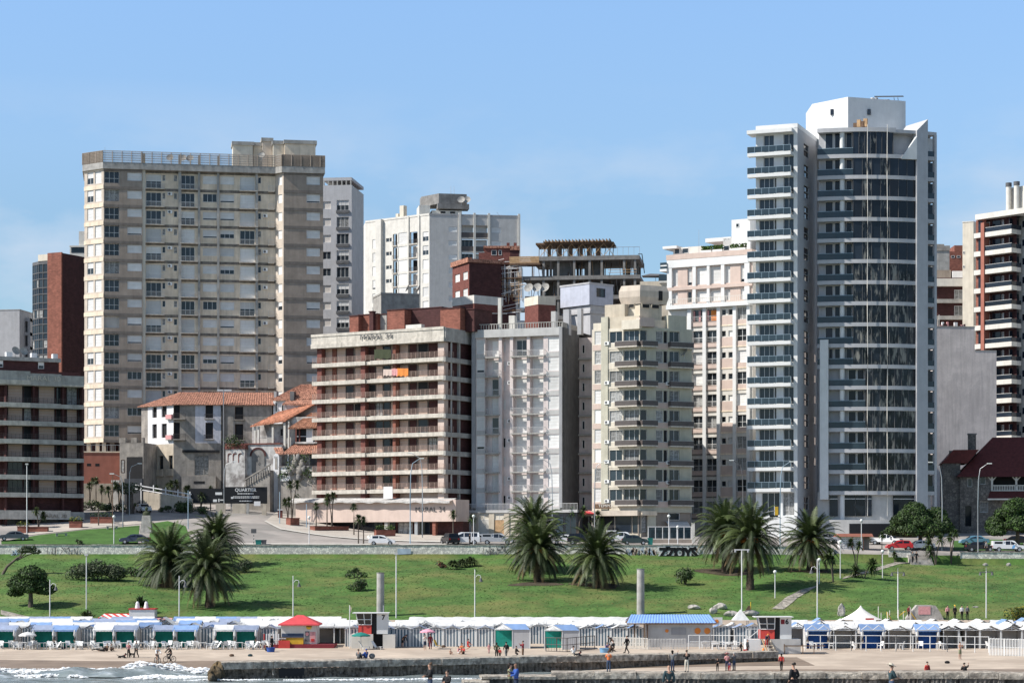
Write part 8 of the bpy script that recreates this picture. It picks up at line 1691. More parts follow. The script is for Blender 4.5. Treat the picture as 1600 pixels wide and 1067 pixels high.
q=MB();q.box(-3.9,4.1,-1.2,3.6,-.3,.28,'c_maroon');q.obj('platform',t);q=MB()
for x in lin(-3.85,-2.2,6):q.box(x-.06,x+.06,-1.2,-1.14,.28,1.5,'oldwhite' if x>-3.6 else 'c_red')
q.box(-3.9,-2.1,-1.22,-1.12,.7,.78,'white');q.obj('railing',t);q=MB();q.box(-2.2,-.9,-1.35,-1.2,-.3,.75,'red');q.box(-2.4,-1.4,-1.0,-.4,.9,.98,'white_clean');q.obj('ramp_wall',t)
# ------------------------------------------------------------------ lifeguard huts
def hut(label,p,num,stair):
 t=thing('lifeguard_hut',label,'lifeguard hut',p,0,'lifeguard huts');z0=1.62
 q=MB();q.faces8([(-1.1,0,z0),(.4,-.25,z0),(.4,1.9,z0),(-1.1,1.9,z0),(-1.1,0,z0+1.05),(.4,-.25,z0+1.05),(.4,1.9,z0+1.05),(-1.1,1.9,z0+1.05)],'red');q.obj('red_panel',t)
 q=MB();a,b=z0+1.05,z0+2.35;lo=[(-1.1,0),(.4,-.25),(.4,1.9),(-1.1,1.9)];hi=[(-1.35,-.2),(.42,-.45),(.42,1.9),(-1.35,1.9)];q.poly([(*lo[0],a),(*lo[1],a),(*hi[1],b),(*hi[0],b)],'glass');q.poly([(*lo[3],a),(*lo[0],a),(*hi[0],b),(*hi[3],b)],'glass');q.obj('pane',t);q=MB()
 for s in(0,.5,1):P0=Vector((*lo[0],a)).lerp(Vector((*lo[1],a)),s);P1=Vector((*hi[0],b)).lerp(Vector((*hi[1],b)),s);q.cyl(P0+Vector((0,-.04,0)),P1+Vector((0,-.04,0)),.06,.06,5,'white_clean')
 for f_ in(0,.45,1):P0=Vector((*lo[0],a)).lerp(Vector((*hi[0],b)),f_);P1=Vector((*lo[1],a)).lerp(Vector((*hi[1],b)),f_);q.cyl(P0+Vector((0,-.04,0)),P1+Vector((0,-.04,0)),.05,.05,5,'white_clean')
 q.obj('window_frame',t);q=MB();q.box(.42,1.0,-.1,1.9,z0,z0+2.3,'dark');q.obj('door_opening',t);q=MB();q.box(1.0,2.25,-.15,1.9,z0,z0+2.3,'white_clean');q.obj('wall',t)
 me=text_mesh(num,.75,'black',.015,.02);o=link('lettering',me,t,(1.75,-.18,z0+1.85));o.rotation_euler=(R(90),0,0)
 if stair:q=MB();q.box(1.1,1.5,-.18,-.155,z0+1.6,z0+2.1,'c_maroon');q.obj('notice',t)
 q=MB();q.box(-1.75,2.4,-.7,2.1,z0+2.34,z0+2.42,'white_clean');q.obj('roof',t)
 q=MB()
 if not stair:
  q.box(-1.85,.6,-.6,2.1,-.3,z0-.02,'white');q.box(.6,1.7,.6,2.1,-.3,z0-.04,'dark');q.box(1.7,3.1,-.3,2.1,-.3,z0-.06,'white');q.obj('base',t)
  q=MB();q.cyl((-2.05,-.5,-.3),(-2.05,-.5,4.9),.06,.045,6,'white_clean');q.obj('flag_pole',t);q=MB();q.poly([(-2.05,-.5,4.9),(-1.85,-.55,4.6),(-1.9,-.5,4.1),(-2.05,-.5,3.9)],'cream');q.obj('flag',t);q=MB();q.box(1.1,1.2,1.7,1.8,z0+2.4,z0+3.4,'grey');q.box(1.6,1.7,1.7,1.8,z0+2.4,z0+3.2,'grey');q.obj('aerial',t)
 else:
  q.faces8([(1.0,-.7,-.3),(3.2,-.5,-.3),(3.2,2,-.3),(.2,2,-.3),(-.1,-.7,z0-.02),(3.2,-.5,z0-.02),(3.2,2,z0-.02),(-.2,2,z0-.02)],'grey_light');q.box(-2.7,-1.1,-.4,1.8,-.5,z0-.05,'white_clean');q.obj('base',t)
  q=MB()
  for x,m in((-.95,'wood'),(-.1,'cream')):q.cyl((x+.75,-1.6,-.45),(x-.05,-.6,z0),.08,.08,6,m)
  for i in range(6):f_=i/6;q.box(-.95+.75*(1-f_),-.1+.75*(1-f_),-1.6+f_-.15,-1.6+f_+.12,-.45+(z0+.45)*f_,-.40+(z0+.45)*f_,'cream')
  q.obj('stair',t);q=MB();[q.box(x-.03,x+.03,-.45,-.4,z0,z0+1.1,'white_clean')for x in(-2.6,-1.2)];q.box(-2.6,-1.2,-.46,-.4,z0+1.05,z0+1.12,'white_clean');q.cyl((-2.4,-.42,z0+.1),(-1.4,-.42,z0+.9),.03,.03,4,'white_clean');q.obj('railing',t);q=MB();q.sphere((-.85,-.7,.25),(.16,.16,.45),'orange',8,6);q.obj('rescue_buoy',t)
  q=MB();[q.box(x-.04,x+.04,-.75,-.68,-.4,1.1,'wood_dark')for x in(1.4,3.4,4.6)];q.box(1.4,5.8,-.76,-.7,.85,.95,'wood_dark');q.box(1.4,5.8,-.76,-.7,-.05,.05,'wood_dark');q.obj('wooden_rail',t)
hut('white and red lifeguard hut numbered 7 on a white base',hb(575,1012),'7',False);hut('red and white lifeguard hut numbered 6 with a ladder stair',hb(1204,1021),'6',True)
# ------------------------------------------------------------------ blue roofed hut, fences, terrace
p=Vector((WX(1048,256),256,ground(WX(1048,256),256)));t=thing('beach_hut','long grey beach bar with a bright blue corrugated roof','beach bar',p);x0,x1=WX(979,256)-p.x,WX(1119,256)-p.x;xw=WX(1011,256)-p.x;q=MB();q.box(xw,x1-.4,0,3.5,-.2,2.75,'grey_light');q.obj('wall',t);q=MB();n=60;rows=[]
for y,z in((-.6,2.75),(1.7,3.65),(4,2.9)):rows.append([(x0+.6*(z>3.5)+(x1-x0-1.2*(z>3.5))*i/n,y,z+.05*(i%2))for i in range(n+1)])
q.grid(rows,'blue_bright',False);q.obj('roof',t);q=MB();q.poly([(x0,-.6,2.72),(x0,4,2.72),(x0+.6,1.7,3.6)],'c_brown');q.box(x0,x1,-.62,-.58,2.6,2.74,'wood_dark');[q.box(x-.07,x+.07,-.4,-.26,-.2,2.7,'c_brown')for x in(x0+.9,x0+2.0,xw)];q.obj('porch_frame',t)
q=MB();[q.cyl((WX(c,256)-p.x,-.02,1.85),(WX(c,256)-p.x,-.06,1.85),r_,r_,12,'orange')for c,r_ in((1090,.36),(1105,.36),(1042,.2))];q.box(WX(1049,256)-p.x,WX(1072,256)-p.x,-.05,-.01,1.4,2.2,'grey');q.obj('painted_sign',t)
def fence(name,label,pts,h,kind,m,grp=None):
 P=[hb(*a)for a in pts];t=thing(name,label,'fence',P[0],0,grp);o=P[0];q=MB();r_=MB();b=MB()
 for a,c in zip(P,P[1:]):
  a,c=a-o,c-o;L=(c-a).length;n=max(1,round(L/1.6));u=(c-a)/L
  for i in range(n+1):p=a.lerp(c,i/n);q.cyl((p.x,p.y,p.z-.2),(p.x,p.y,p.z+h),.05,.05,6,m)
  for k in((.5,.98)if kind!='cage' else(.03,.5,.99)):r_.cyl(a+Vector((0,0,h*k)),c+Vector((0,0,h*k)),.04,.04,5,m)
  if kind=='picket':
   for i in range(int(L/.17)+1):p=a+u*(.17*i);b.cyl((p.x,p.y-.05,p.z-.1),(p.x,p.y-.05,p.z+h*random.uniform(.97,1.06)),.045,.04,4,m)
  if kind=='cage':
   for i in range(int(L/.35)+1):p=a+u*(.35*i);b.cyl((p.x,p.y,p.z),(p.x,p.y,p.z+h),.015,.015,4,m)
 q.obj('post',t);r_.obj('rail',t)
 if b.v:b.obj('pickets' if 0 else 'picket',t)
fence('picket_fence','white picket fence before the beach bar porch',[(958,1012),(1012,1014)],1.25,'picket','white');fence('picket_fence','greyer picket fence along the beach bar wall',[(1013,1014),(1072,1013.5)],1.15,'picket','grey_light');fence('rail_fence','white rail fence of the terrace beside the beach bar',[(1076,1013),(1110,1013),(1168,1014)],1.55,'rail','white_clean');fence('picket_fence','tall white picket screen at the picture edge',[(1546,1023),(1640,1026)],1.8,'picket','white_clean')
fence('rail_fence','long white rail fence in front of the blue walled tents',[(1258,1016),(1330,1016.5),(1400,1017),(1480,1018),(1545,1019)],1.75,'rail','white_clean');fence('cage_fence','rusty wire cage fence on the sand before the side on tent',[(853,1017),(886,1018),(929,1014)],1.55,'cage','rail_dark');fence('rail_fence','white rail with leaning boards before the umbrella tents',[(232,1009),(260,1010),(290,1009)],.9,'rail','white')
p=Vector((WX(1158,266),266,ground(WX(1158,266),266)));t=thing('gazebo','small white pointed gazebo behind the railed terrace','gazebo',p);q=MB();[q.cyl((x,y,-.2),(x,y,2.6),.04,.04,5,'white')for x in(-.85,.85)for y in(0,1.7)];q.obj('post',t);q=MB();[q.poly([a,b,(0,.85,3.9)],'white_roof')for a,b in(((-1,-.15,2.6),(1,-.15,2.6)),((1,-.15,2.6),(1,1.85,2.6)),((1,1.85,2.6),(-1,1.85,2.6)),((-1,1.85,2.6),(-1,-.15,2.6)))];q.obj('roof',t)
p=hit(1345,972,278,290)+Vector((0,0,.0));t=thing('marquee','large white peaked marquee with a red board at the foot of the bank','marquee',p);q=MB();rows=[]
for j in range(9):
 s=j/8;r=2.6*(1-s)**1.5+.06;rows.append([(r*math.cos(a)*1.,r*math.sin(a)*.8,.35+1.75*s)for a in lin(0,2*math.pi,16)[:-1]])
q.grid(rows,'marquee_cloth',True,True);q.obj('canopy',t);q=MB();[q.cyl((2.4*math.cos(a),1.9*math.sin(a),-1),(2.4*math.cos(a),1.9*math.sin(a),.4),.05,.05,5,'c_brown')for a in lin(0,2*math.pi,8)[:-1]];q.obj('post',t);q=MB();q.box(.25,1.3,-2.15,-2.1,.25,.6,'c_red');q.obj('notice_board',t)
p=Vector((WX(178,279.2),279.3,3.2));t=thing('beach_cafe','white hut with red trim, two chimney cowls and a striped awning','beach hut',p);q=MB();q.box(1.85,5.0,.2,2.4,-2,1.4,'white_clean');q.obj('wall',t);q=MB();q.box(1.75,5.1,.1,2.5,1.4,1.55,'red');q.obj('roof_trim',t)
for x in(2.75,3.85):q=MB();q.cyl((x,1,1.55),(x,1,2.15),.33,.2,8,'oldwhite');q.cyl((x,1,2.15),(x,1,2.4),.25,.1,8,'oldwhite');q.obj('chimney_cowl',t)
q=MB();q.poly([(-2.4,-.9,.05),(1.85,-.9,.05),(1.85,.9,.85),(-1.4,.9,.85)],'awning_stripe');q.poly([(-2.4,-.9,-.05),(1.85,-.9,-.05),(1.85,-.9,.05),(-2.4,-.9,.05)],'red');q.box(-1.4,1.85,.88,.95,.8,.93,'red');q.obj('awning',t);q=MB();q.poly([(5,-.2,.2),(7.2,-.2,.1),(7.2,.7,.35),(5,.7,.45)],'c_pink');q.obj('side_awning',t)
p=hit(1385,972,278,290);t=thing('play_frame','white and yellow climbing frame beside the peaked marquee','play frame',p);q=MB();[q.cyl((x,y,-.3),(x,y,h_),.05,.05,6,'white')for x,y,h_ in((-1.,0,2.),(-.6,.3,1.2),(.15,0,1.3),(.5,.5,1.5),(1.5,0,1.6),(2.2,.4,1.4),(3.0,0,1.9))];q.obj('post',t);q=MB();[q.cyl(a,b,.05,.05,6,'yellow')for a,b in(((-1,0,.3),(-2.0,0,.6)),((.15,0,1.2),(.7,.2,.3)),((1.5,0,.8),(2.4,.2,1.4)),((3.0,0,1.3),(3.9,0,.1)),((.15,0,.3),(.15,.5,1.3)))];q.obj('brace',t)
t=thing('mesh_sculpture','red and white lifeguard sign post behind the railed terrace','sign',Vector((WX(1122,258),258,ground(WX(1122,258),258))));q=MB();q.cyl((0,0,0),(0,0,3.3),.05,.05,6,'white');q.obj('post',t);q=MB();q.box(-.6,.5,-.05,.02,2.5,3.3,'white_clean');q.cyl((-.15,-.06,2.85),(-.15,-.08,2.85),.22,.22,10,'orange');q.obj('sign_plate',t);t.name='sign_post'
# ------------------------------------------------------------------ chairs, tables, umbrellas
q=MB();q.box(-.24,.24,-.24,.22,.40,.44,'plastic');q.faces8([(-.24,.18,.42),(.24,.18,.42),(.24,.22,.42),(-.24,.22,.42),(-.26,.34,.9),(.26,.34,.9),(.26,.38,.9),(-.26,.38,.9)],'plastic');[q.cyl((x*1.1,y,0),(x,y*.9,.41),.03,.035,5,'plastic')for x in(-.23,.23)for y in(-.24,.26)];[q.box(x-.03,x+.03,-.22,.3,.62,.66,'plastic')for x in(-.27,.27)];[q.box(x-.02,x+.02,-.22,-.18,.44,.62,'plastic')for x in(-.27,.27)];CH=q.mesh('plastic_chair')
q=MB();q.box(-.42,.42,-.42,.42,.68,.72,'plastic');[q.cyl((x,y,0),(x*.9,y*.9,.69),.035,.04,5,'plastic')for x in(-.36,.36)for y in(-.36,.36)];TB=q.mesh('plastic_table')
q=MB();q.faces8([(-.3,-.5,.28),(.3,-.5,.28),(.3,.3,.24),(-.3,.3,.24),(-.3,-.5,.33),(.3,-.5,.33),(.3,.3,.29),(-.3,.3,.29)],'plastic');q.faces8([(-.3,.28,.25),(.3,.28,.25),(.3,.33,.25),(-.3,.33,.25),(-.3,.75,.95),(.3,.75,.95),(.3,.79,.93),(-.3,.79,.93)],'plastic');[q.cyl((x,y,0),(x,y,.28),.03,.03,5,'plastic')for x in(-.27,.27)for y in(-.45,.25)];LN=q.mesh('deck_chair')
rf=random.Random(5);furn=[]
def seat(nm,me,px,py,rz,label,grp):X_=WX(px,py)if py<300 else 0;p=Vector((X_,py,ground(X_,py)))if py<300 else hb(px,py);o=link(nm,me,None,p,rz);tag(o,label,'table' if 'table' in nm else 'chair',grp)
for i in range(14):
 px=8+30.5*i+rf.uniform(-5,5)
 if px>410:break
 seat('plastic_table',TB,px,253.9+rf.uniform(-.6,.3),rf.uniform(-.4,.4),f'{ORD[i]} white plastic table in front of the green backed tents, from the surf end','white plastic tables')
 for dx in(-12,-7,9,15):seat('plastic_chair',CH,px+dx+rf.uniform(-2,2),253.4+rf.uniform(-1.,1.),rf.uniform(0,6.28),'white plastic chair among the tables in front of the green backed tents','white plastic chairs by the green backed tents')
 if i%2==0:seat('deck_chair',LN,px+19,252.4,rf.choice((1.2,-1.2,1.6)),'white reclining beach chair in front of the green backed tents','white reclining chairs')
for i in range(9):seat('plastic_chair',CH,1268+34*i+rf.uniform(-6,6),251.2,rf.uniform(0,6.28),'white plastic chair behind the long white rail fence','chairs behind the rail fence')
for i in range(4):seat('plastic_table',TB,1282+62*i+rf.uniform(-6,6),250.6,0,f'{ORD[i]} white plastic table behind the long white rail fence','tables behind the rail fence')
for i in range(4):seat('plastic_chair',CH,1100+17*i,1012.5,rf.uniform(0,6.28),'white plastic chair on the railed terrace','chairs on the railed terrace')
for i,px in enumerate((1118,1139)):seat('plastic_table',TB,px,1014.5,0,('nearer','farther')[i]+' white plastic table on the railed terrace from the beach bar','tables on the railed terrace')
seat('plastic_table',TB,741,1006,.2,'white plastic table beside the shirtless man in the tent mouth','table of the tent');seat('plastic_chair',CH,756,1006,.8,'white plastic chair beside the shirtless man in the tent mouth','chair of the tent')
seat('deck_chair',LN,571,1014,1.5,'white reclining chair under the green beach umbrella','lone deck chairs');seat('deck_chair',LN,591,1014,1.2,'white reclining chair with a pink towel beside the white base','lone deck chairs')
parasol('beach_umbrella','white beach umbrella before the green backed tents',hb(43,1014),2.0,1.0,'white_roof',8,group='beach umbrellas',flat=.38);parasol('beach_umbrella','dark green beach umbrella beside the lifeguard hut numbered 7',hb(564,1014),1.95,1.05,'teal',8,group='beach umbrellas',flat=.34)
for i,(px,py,m,lb)in enumerate(((684,1012,'yellow','yellow folding beach chair near the pink umbrella'),(702,1009,'c_blue_pale','pale blue folding beach chair near the sunbathing family'))):
 t=thing('beach_chair',lb,'chair',hb(px,py),(1.2,.6)[i],'folding beach chairs');q=MB();q.faces8([(-.25,.1,.3),(.25,.1,.3),(.25,.13,.3),(-.25,.13,.3),(-.25,.4,.95),(.25,.4,.95),(.25,.43,.95),(-.25,.43,.95)],m);q.box(-.25,.25,-.3,.12,.28,.31,m);q.obj('sling',t);q=MB();[q.cyl((x,-.3,0),(x,.2,.35),.02,.02,5,'metal')for x in(-.25,.25)];[q.cyl((x,.3,0),(x,-.1,.35),.02,.02,5,'metal')for x in(-.25,.25)];q.obj('frame',t)
for px,py,m,lb,s in((423,1018,'c_blue','blue tub in the sand below the red roofed kiosk',.48),(944,1019,'c_blue_tub','pale blue tub beside the seated group near the picket fence',.52)):
 t=thing('beach_tub',lb,'tub',hb(px,py));q=MB();q.cyl((0,0,0),(0,0,.5),s*.85,s,12,m,False);q.poly([(s*.85*math.cos(a),s*.85*math.sin(a),.02)for a in lin(0,6.283,12)[:-1]],m);q.obj('tub_wall',t);q=MB();q.cyl((0,0,.46),(0,0,.5),s+.04,s+.04,12,m,False);q.obj('rim',t)
for px,py,m,lb in((99,1013,'c_black','dark bag dropped on the sand before the tents'),(362,1025,'c_brown','small brown object on the sand near the breakwater'),(391,1025,'c_teal','small green object on the wet sand near the breakwater'),(1480,1036,'c_black','dark lump of driftwood on the smooth sand'),(693,1011,'c_brown','brown bag on the sand beside the yellow chair')):
 q=MB();q.sphere((0,0,.12),(.28,.2,.17),m,9,5);o=q.obj('beach_bag',None,hb(px,py));tag(o,lb,'bag')
# ------------------------------------------------------------------ people
def skin(name,V_,E_,Rr,mat,parent,root=0,sub=1):
 me=bpy.data.meshes.new(name);me.from_pydata([tuple(v)for v in V_],E_,[]);me.materials.append(MATS[mat])
 o=bpy.data.objects.new(name,me);COL.objects.link(o);o.parent=parent
 md=o.modifiers.new('Skin','SKIN');md.use_smooth_shade=True;md.branch_smoothing=.3
 for i,sv in enumerate(me.skin_vertices[0].data):sv.radius=(Rr[i],Rr[i])if not isinstance(Rr[i],tuple)else Rr[i];sv.use_root=i==root
 sb=o.modifiers.new('Subsurf','SUBSURF');sb.levels=sb.render_levels=sub;return o
J0=dict(pelvis=(0,0,.93),waist=(0,0,1.08),chest=(0,.01,1.30),neck=(0,.01,1.47),jaw=(0,-.02,1.555),head=(0,-.01,1.64),crown=(0,.005,1.72),nose=(0,-.115,1.61))
def pose(kind):
 J=dict(J0)
 def arm(s,el,wr,sh=None):J['sh'+s]=sh or((-.17 if s=='l' else.17),.01,1.42);J['el'+s]=el;J['wr'+s]=wr
 def leg(s,kn,an,toe,hp=None):J['hp'+s]=hp or((-.085 if s=='l' else.085),0,.88);J['kn'+s]=kn;J['an'+s]=an;J['to'+s]=toe
 arm('l',(-.24,.03,1.14),(-.25,-.05,.90));arm('r',(.24,.03,1.14),(.25,-.05,.90));leg('l',(-.10,-.01,.49),(-.10,.02,.08),(-.11,-.15,.035));leg('r',(.10,-.01,.49),(.10,.02,.08),(.11,-.15,.035))
 if kind=='walk':arm('l',(-.23,.14,1.17),(-.22,.06,.93));arm('r',(.23,-.06,1.16),(.22,-.22,.97));leg('l',(-.09,-.16,.52),(-.09,-.28,.10),(-.10,-.45,.06));leg('r',(.09,.03,.48),(.09,.30,.15),(.10,.20,.035))
 if kind=='phone':arm('l',(-.23,-.12,1.22),(-.07,-.30,1.40));arm('r',(.23,-.12,1.22),(.07,-.30,1.40))
 if kind=='raise':arm('l',(-.36,-.05,1.38),(-.42,-.1,1.60));arm('r',(.22,-.10,1.18),(.08,-.26,1.20))
 if kind=='pockets':arm('l',(-.29,.06,1.17),(-.20,-.09,.97));arm('r',(.29,.06,1.17),(.20,-.09,.97))
 if kind=='back':arm('l',(-.25,.10,1.16),(-.06,.17,.98));arm('r',(.25,.10,1.16),(.06,.17,.98))
 if kind=='fold':arm('l',(-.24,-.08,1.18),(-.02,-.22,1.16));arm('r',(.24,-.08,1.18),(.02,-.24,1.12))
 if kind=='hug':arm('l',(-.23,-.1,1.22),(-.05,-.28,1.30));arm('r',(.23,-.1,1.18),(.06,-.28,1.15))
 if kind=='bend':
  for k,v in dict(waist=(0,-.08,1.04),chest=(0,-.26,1.18),neck=(0,-.39,1.28),jaw=(0,-.48,1.31),head=(0,-.53,1.37),crown=(0,-.58,1.43),nose=(0,-.60,1.31)).items():J[k]=v
  arm('l',(-.22,-.40,.98),(-.20,-.45,.74),(-.17,-.33,1.25));arm('r',(.22,-.40,.98),(.20,-.45,.74),(.17,-.33,1.25))
 if kind in('sit','hugknees','chair'):
  dz=-.83 if kind!='chair' else-.45
  for k in list(J0):J[k]=(J0[k][0],J0[k][1]+(.0 if kind=='chair' else.05+.12*max(0,1.1-J0[k][2])),J0[k][2]+dz)
  a=dz;arm('l',(-.25,-.1,1.18+a),(-.16,-.34,1.10+a),(-.17,.03,1.42+a));arm('r',(.25,-.1,1.18+a),(.16,-.34,1.10+a),(.17,.03,1.42+a))
  if kind=='chair':leg('l',(-.12,-.44,.50),(-.12,-.46,.08),(-.12,-.62,.04),(-.09,-.03,.46));leg('r',(.12,-.44,.50),(.12,-.46,.08),(.12,-.62,.04),(.09,-.03,.46))
  else:leg('l',(-.13,-.36,.46),(-.12,-.52,.07),(-.12,-.69,.05),(-.09,0,.10));leg('r',(.13,-.36,.46),(.12,-.52,.07),(.12,-.69,.05),(.09,0,.10))
 if kind=='kneel':
  for k in list(J0):J[k]=(J0[k][0],J0[k][1]-.1*max(0,J0[k][2]-.93),J0[k][2]-.50)
  arm('l',(-.25,-.22,.66),(-.15,-.42,.58),(-.17,-.04,.92));arm('r',(.25,-.22,.66),(.15,-.42,.58),(.17,-.04,.92));leg('l',(-.12,-.30,.30),(-.11,.08,.08),(-.11,.2,.04),(-.085,0,.40));leg('r',(.12,-.28,.30),(.11,.10,.08),(.11,.22,.04),(.085,0,.40))
 if kind=='lie':
  rot=lambda p:(p[0],-(p[2]-.93),.14+p[1]*.8+.0)
  for k in list(J):J[k]=rot(J[k])
  for s in 'lr':J['kn'+s]=(J['kn'+s][0],J['kn'+s][1],.26);J['to'+s]=(J['to'+s][0],J['to'+s][1],.22)
 if kind=='ride':
  for k,v in dict(pelvis=(0,.22,.98),waist=(0,.15,1.12),chest=(0,.02,1.32),neck=(0,-.06,1.48),jaw=(0,-.11,1.56),head=(0,-.11,1.64),crown=(0,-.11,1.72),nose=(0,-.215,1.61)).items():J[k]=v
  arm('l',(-.25,-.22,1.20),(-.24,-.42,1.06),(-.18,-.03,1.43));arm('r',(.25,-.22,1.20),(.24,-.42,1.06),(.18,-.03,1.43));leg('l',(-.11,-.22,.80),(-.11,-.02,.42),(-.11,-.17,.40),(-.085,.2,.93));leg('r',(.11,-.12,.62),(.11,.06,.20),(.11,-.1,.17),(.085,.2,.93))
 return J
RAD=dict(pelvis=(.145,.115),waist=(.125,.095),chest=(.15,.11),neck=.055,jaw=.072,head=.098,crown=.068,nose=.016,sh=.068,el=.042,wr=.030,hp=.092,kn=.06,an=.04,to=.038)
def person(label,p,rz,kind='stand',h=1.72,top='c_black',bot='c_denim',hair='hair',sk='skin',sleeve=True,legs=True,hat=None,coat=False,bald=False,long=False,group=None,pack=None,extra=None,woman=False):
 J=pose(kind);t=thing('person',label,'person',p,rz,group);s_=h/1.72;t.scale=(s_,s_,s_)
 def rad(k,add=0.):
  r=RAD.get(k,RAD.get(k[:2]));q=(r,r)if not isinstance(r,tuple)else r;w_=.92 if woman and k in('chest','waist','shl','shr')else 1.;return(q[0]*w_+add,q[1]*w_+add)
 ch=[('pelvis','waist'),('waist','chest'),('chest','neck'),('neck','jaw'),('jaw','head'),('head','crown'),('head','nose')]
 for s in 'lr':ch+=[('chest','sh'+s),('sh'+s,'el'+s),('el'+s,'wr'+s),('pelvis','hp'+s),('hp'+s,'kn'+s),('kn'+s,'an'+s),('an'+s,'to'+s)]
 names=[];[names.append(k)for e in ch for k in e if k not in names]
 V_=[Vector(J[k])for k in names];E_=[(names.index(a),names.index(b))for a,b in ch];R_=[rad(k)for k in names]
 for s in 'lr':
  wv,ev=Vector(J['wr'+s]),Vector(J['el'+s]);d=(wv-ev).normalized();c=d.cross(Vector((0,1,0)));c=c.normalized()if c.length>.1 else Vector((1,0,0));n_=d.cross(c)
  i0=len(V_);V_.append(wv+d*.06);R_.append((.034,.022));E_.append((names.index('wr'+s),i0))
  for off,L in((-.030,.075),(-.010,.09),(.010,.085),(.030,.065)):
   a=len(V_);V_+=[wv+d*.105+c*off,wv+d*(.105+L*.5)+c*off*1.15+n_*.012,wv+d*(.10+L)+c*off*1.1+n_*.035];R_+=[(.010,.010),(.009,.009),(.007,.007)];E_+=[(i0,a),(a,a+1),(a+1,a+2)]
  a=len(V_);V_+=[wv+d*.045+c*-.05+n_*.02,wv+d*.09+c*-.065+n_*.04];R_+=[(.012,.012),(.009,.009)];E_+=[(i0,a),(a,a+1)]
 skin('body',V_,E_,R_,sk,t,names.index('pelvis'))
 def sub_(nm,chain,add,m):
  nn=[];[nn.append(k)for e in chain for k in e if k not in nn];VV=[];RR_=[]
  for k in nn:
   v=Vector(J[k])if k!='collar' else Vector(J['chest']).lerp(Vector(J['neck']),.75)
   VV.append(v);RR_.append(rad(k,add)if k not in('collar',)else(.075,.07))
  skin(nm,VV,[(nn.index(a),nn.index(b))for a,b in chain],RR_,m,t,nn.index('pelvis')if 'pelvis' in nn else 0)
 if top:
  c=[('pelvis','waist'),('waist','chest'),('chest','collar')]
  for s in 'lr':c+=[('chest','sh'+s),('sh'+s,'el'+s)]+([('el'+s,'wr'+s)]if sleeve else[])
  if coat:c+=[('pelvis','hpl'),('pelvis','hpr')]
  sub_('jacket' if sleeve else 'shirt',c,.026 if sleeve else.017,top)
 if bot:
  c=[('pelvis','waist')]
  for s in 'lr':c+=[('pelvis','hp'+s),('hp'+s,'kn'+s)]+([('kn'+s,'an'+s)]if legs else[])
  sub_('trousers' if legs else 'shorts',c,.014,bot)
  if legs:
   for s in 'lr':
    a,b=Vector(J['an'+s]),Vector(J['to'+s]);q=MB();q.tube([a+(a-b)*.3+Vector((0,0,-.03)),a.lerp(b,.3),b+(b-a)*.15],[.045,.055,.04],7,'c_black');q.obj('shoe',t)
 hd,cr=Vector(J['head']),Vector(J['crown']);ax=(cr-hd).normalized();fw=(Vector(J['nose'])-hd).normalized();rt_=ax.cross(fw).normalized();B=Matrix((rt_,fw,ax)).transposed().to_4x4()
 if not bald:
  q=MB();q.T=Matrix.Translation(hd)@B;rows=[]
  for j in range(7):
   th=math.pi*j/6*.62;r=[]
   for i in range(14):
    a=2*math.pi*i/14;cut=1.0 if math.sin(a)<.35 else 0.62;tt=th*cut;r.append((.108*math.sin(tt)*math.cos(a),.118*math.sin(tt)*math.sin(a)-.01,.03+.105*math.cos(tt)))
   rows.append(r)
  q.grid(rows,hair,True,True)
  if long:q.tube([(0,-.07,.03),(0,-.10,-.08),(0,-.09,-.20),(0,-.08,-.26)],[.09,.10,.085,.04],8,hair)
  q.obj('hair',t)
 if hat:
  q=MB();q.T=Matrix.Translation(hd)@B;q.cyl((0,0,.05),(0,0,.07),.24 if hat!='hood' and hat[1]else.12,None,14,hat[0]);q.cyl((0,0,.07),(0,0,.16),.115,.09,12,hat[0])
  if not hat[1]:q.box(-.07,.07,.08,.2,.055,.07,hat[0])
  q.obj('hat',t)
 if pack:q=MB();c=Vector(J['chest']);q.sphere(c+Vector((0,.2,-.08)),(.17,.11,.24),pack,9,7);q.obj('backpack',t)
 if extra:extra(t,J)
 return t
SEA,LAND=math.pi,0.
LEFT,RIGHT=-math.pi/2,math.pi/2
pp=person
pp('person in a pink top and dark trousers standing with two dogs',hb(201,1027),.4,'phone',1.62,'c_pink','c_black','hair_brown',woman=True);pp('person in black with a backpack beside the two dogs',hb(213,1027),-.4,'walk',1.75,'c_grey','c_black',pack='c_black')
pp('person lying on the sand in dark clothes before the tents',hb(156,1017),1.6,'lie',1.7,'c_black','c_black');pp('person sitting on the sand in brown beside the lying one',hb(167,1017),-.6,'sit',1.65,'c_brown','c_black');pp('person with a yellow top sitting among the sunbathers before the tents',hb(174,1016.5),.5,'sit',1.6,'c_cream','c_brown',sleeve=False)
pp('person lounging beneath the white beach umbrella',hb(27,1013.5),-.5,'sit',1.6,'c_white','c_black')
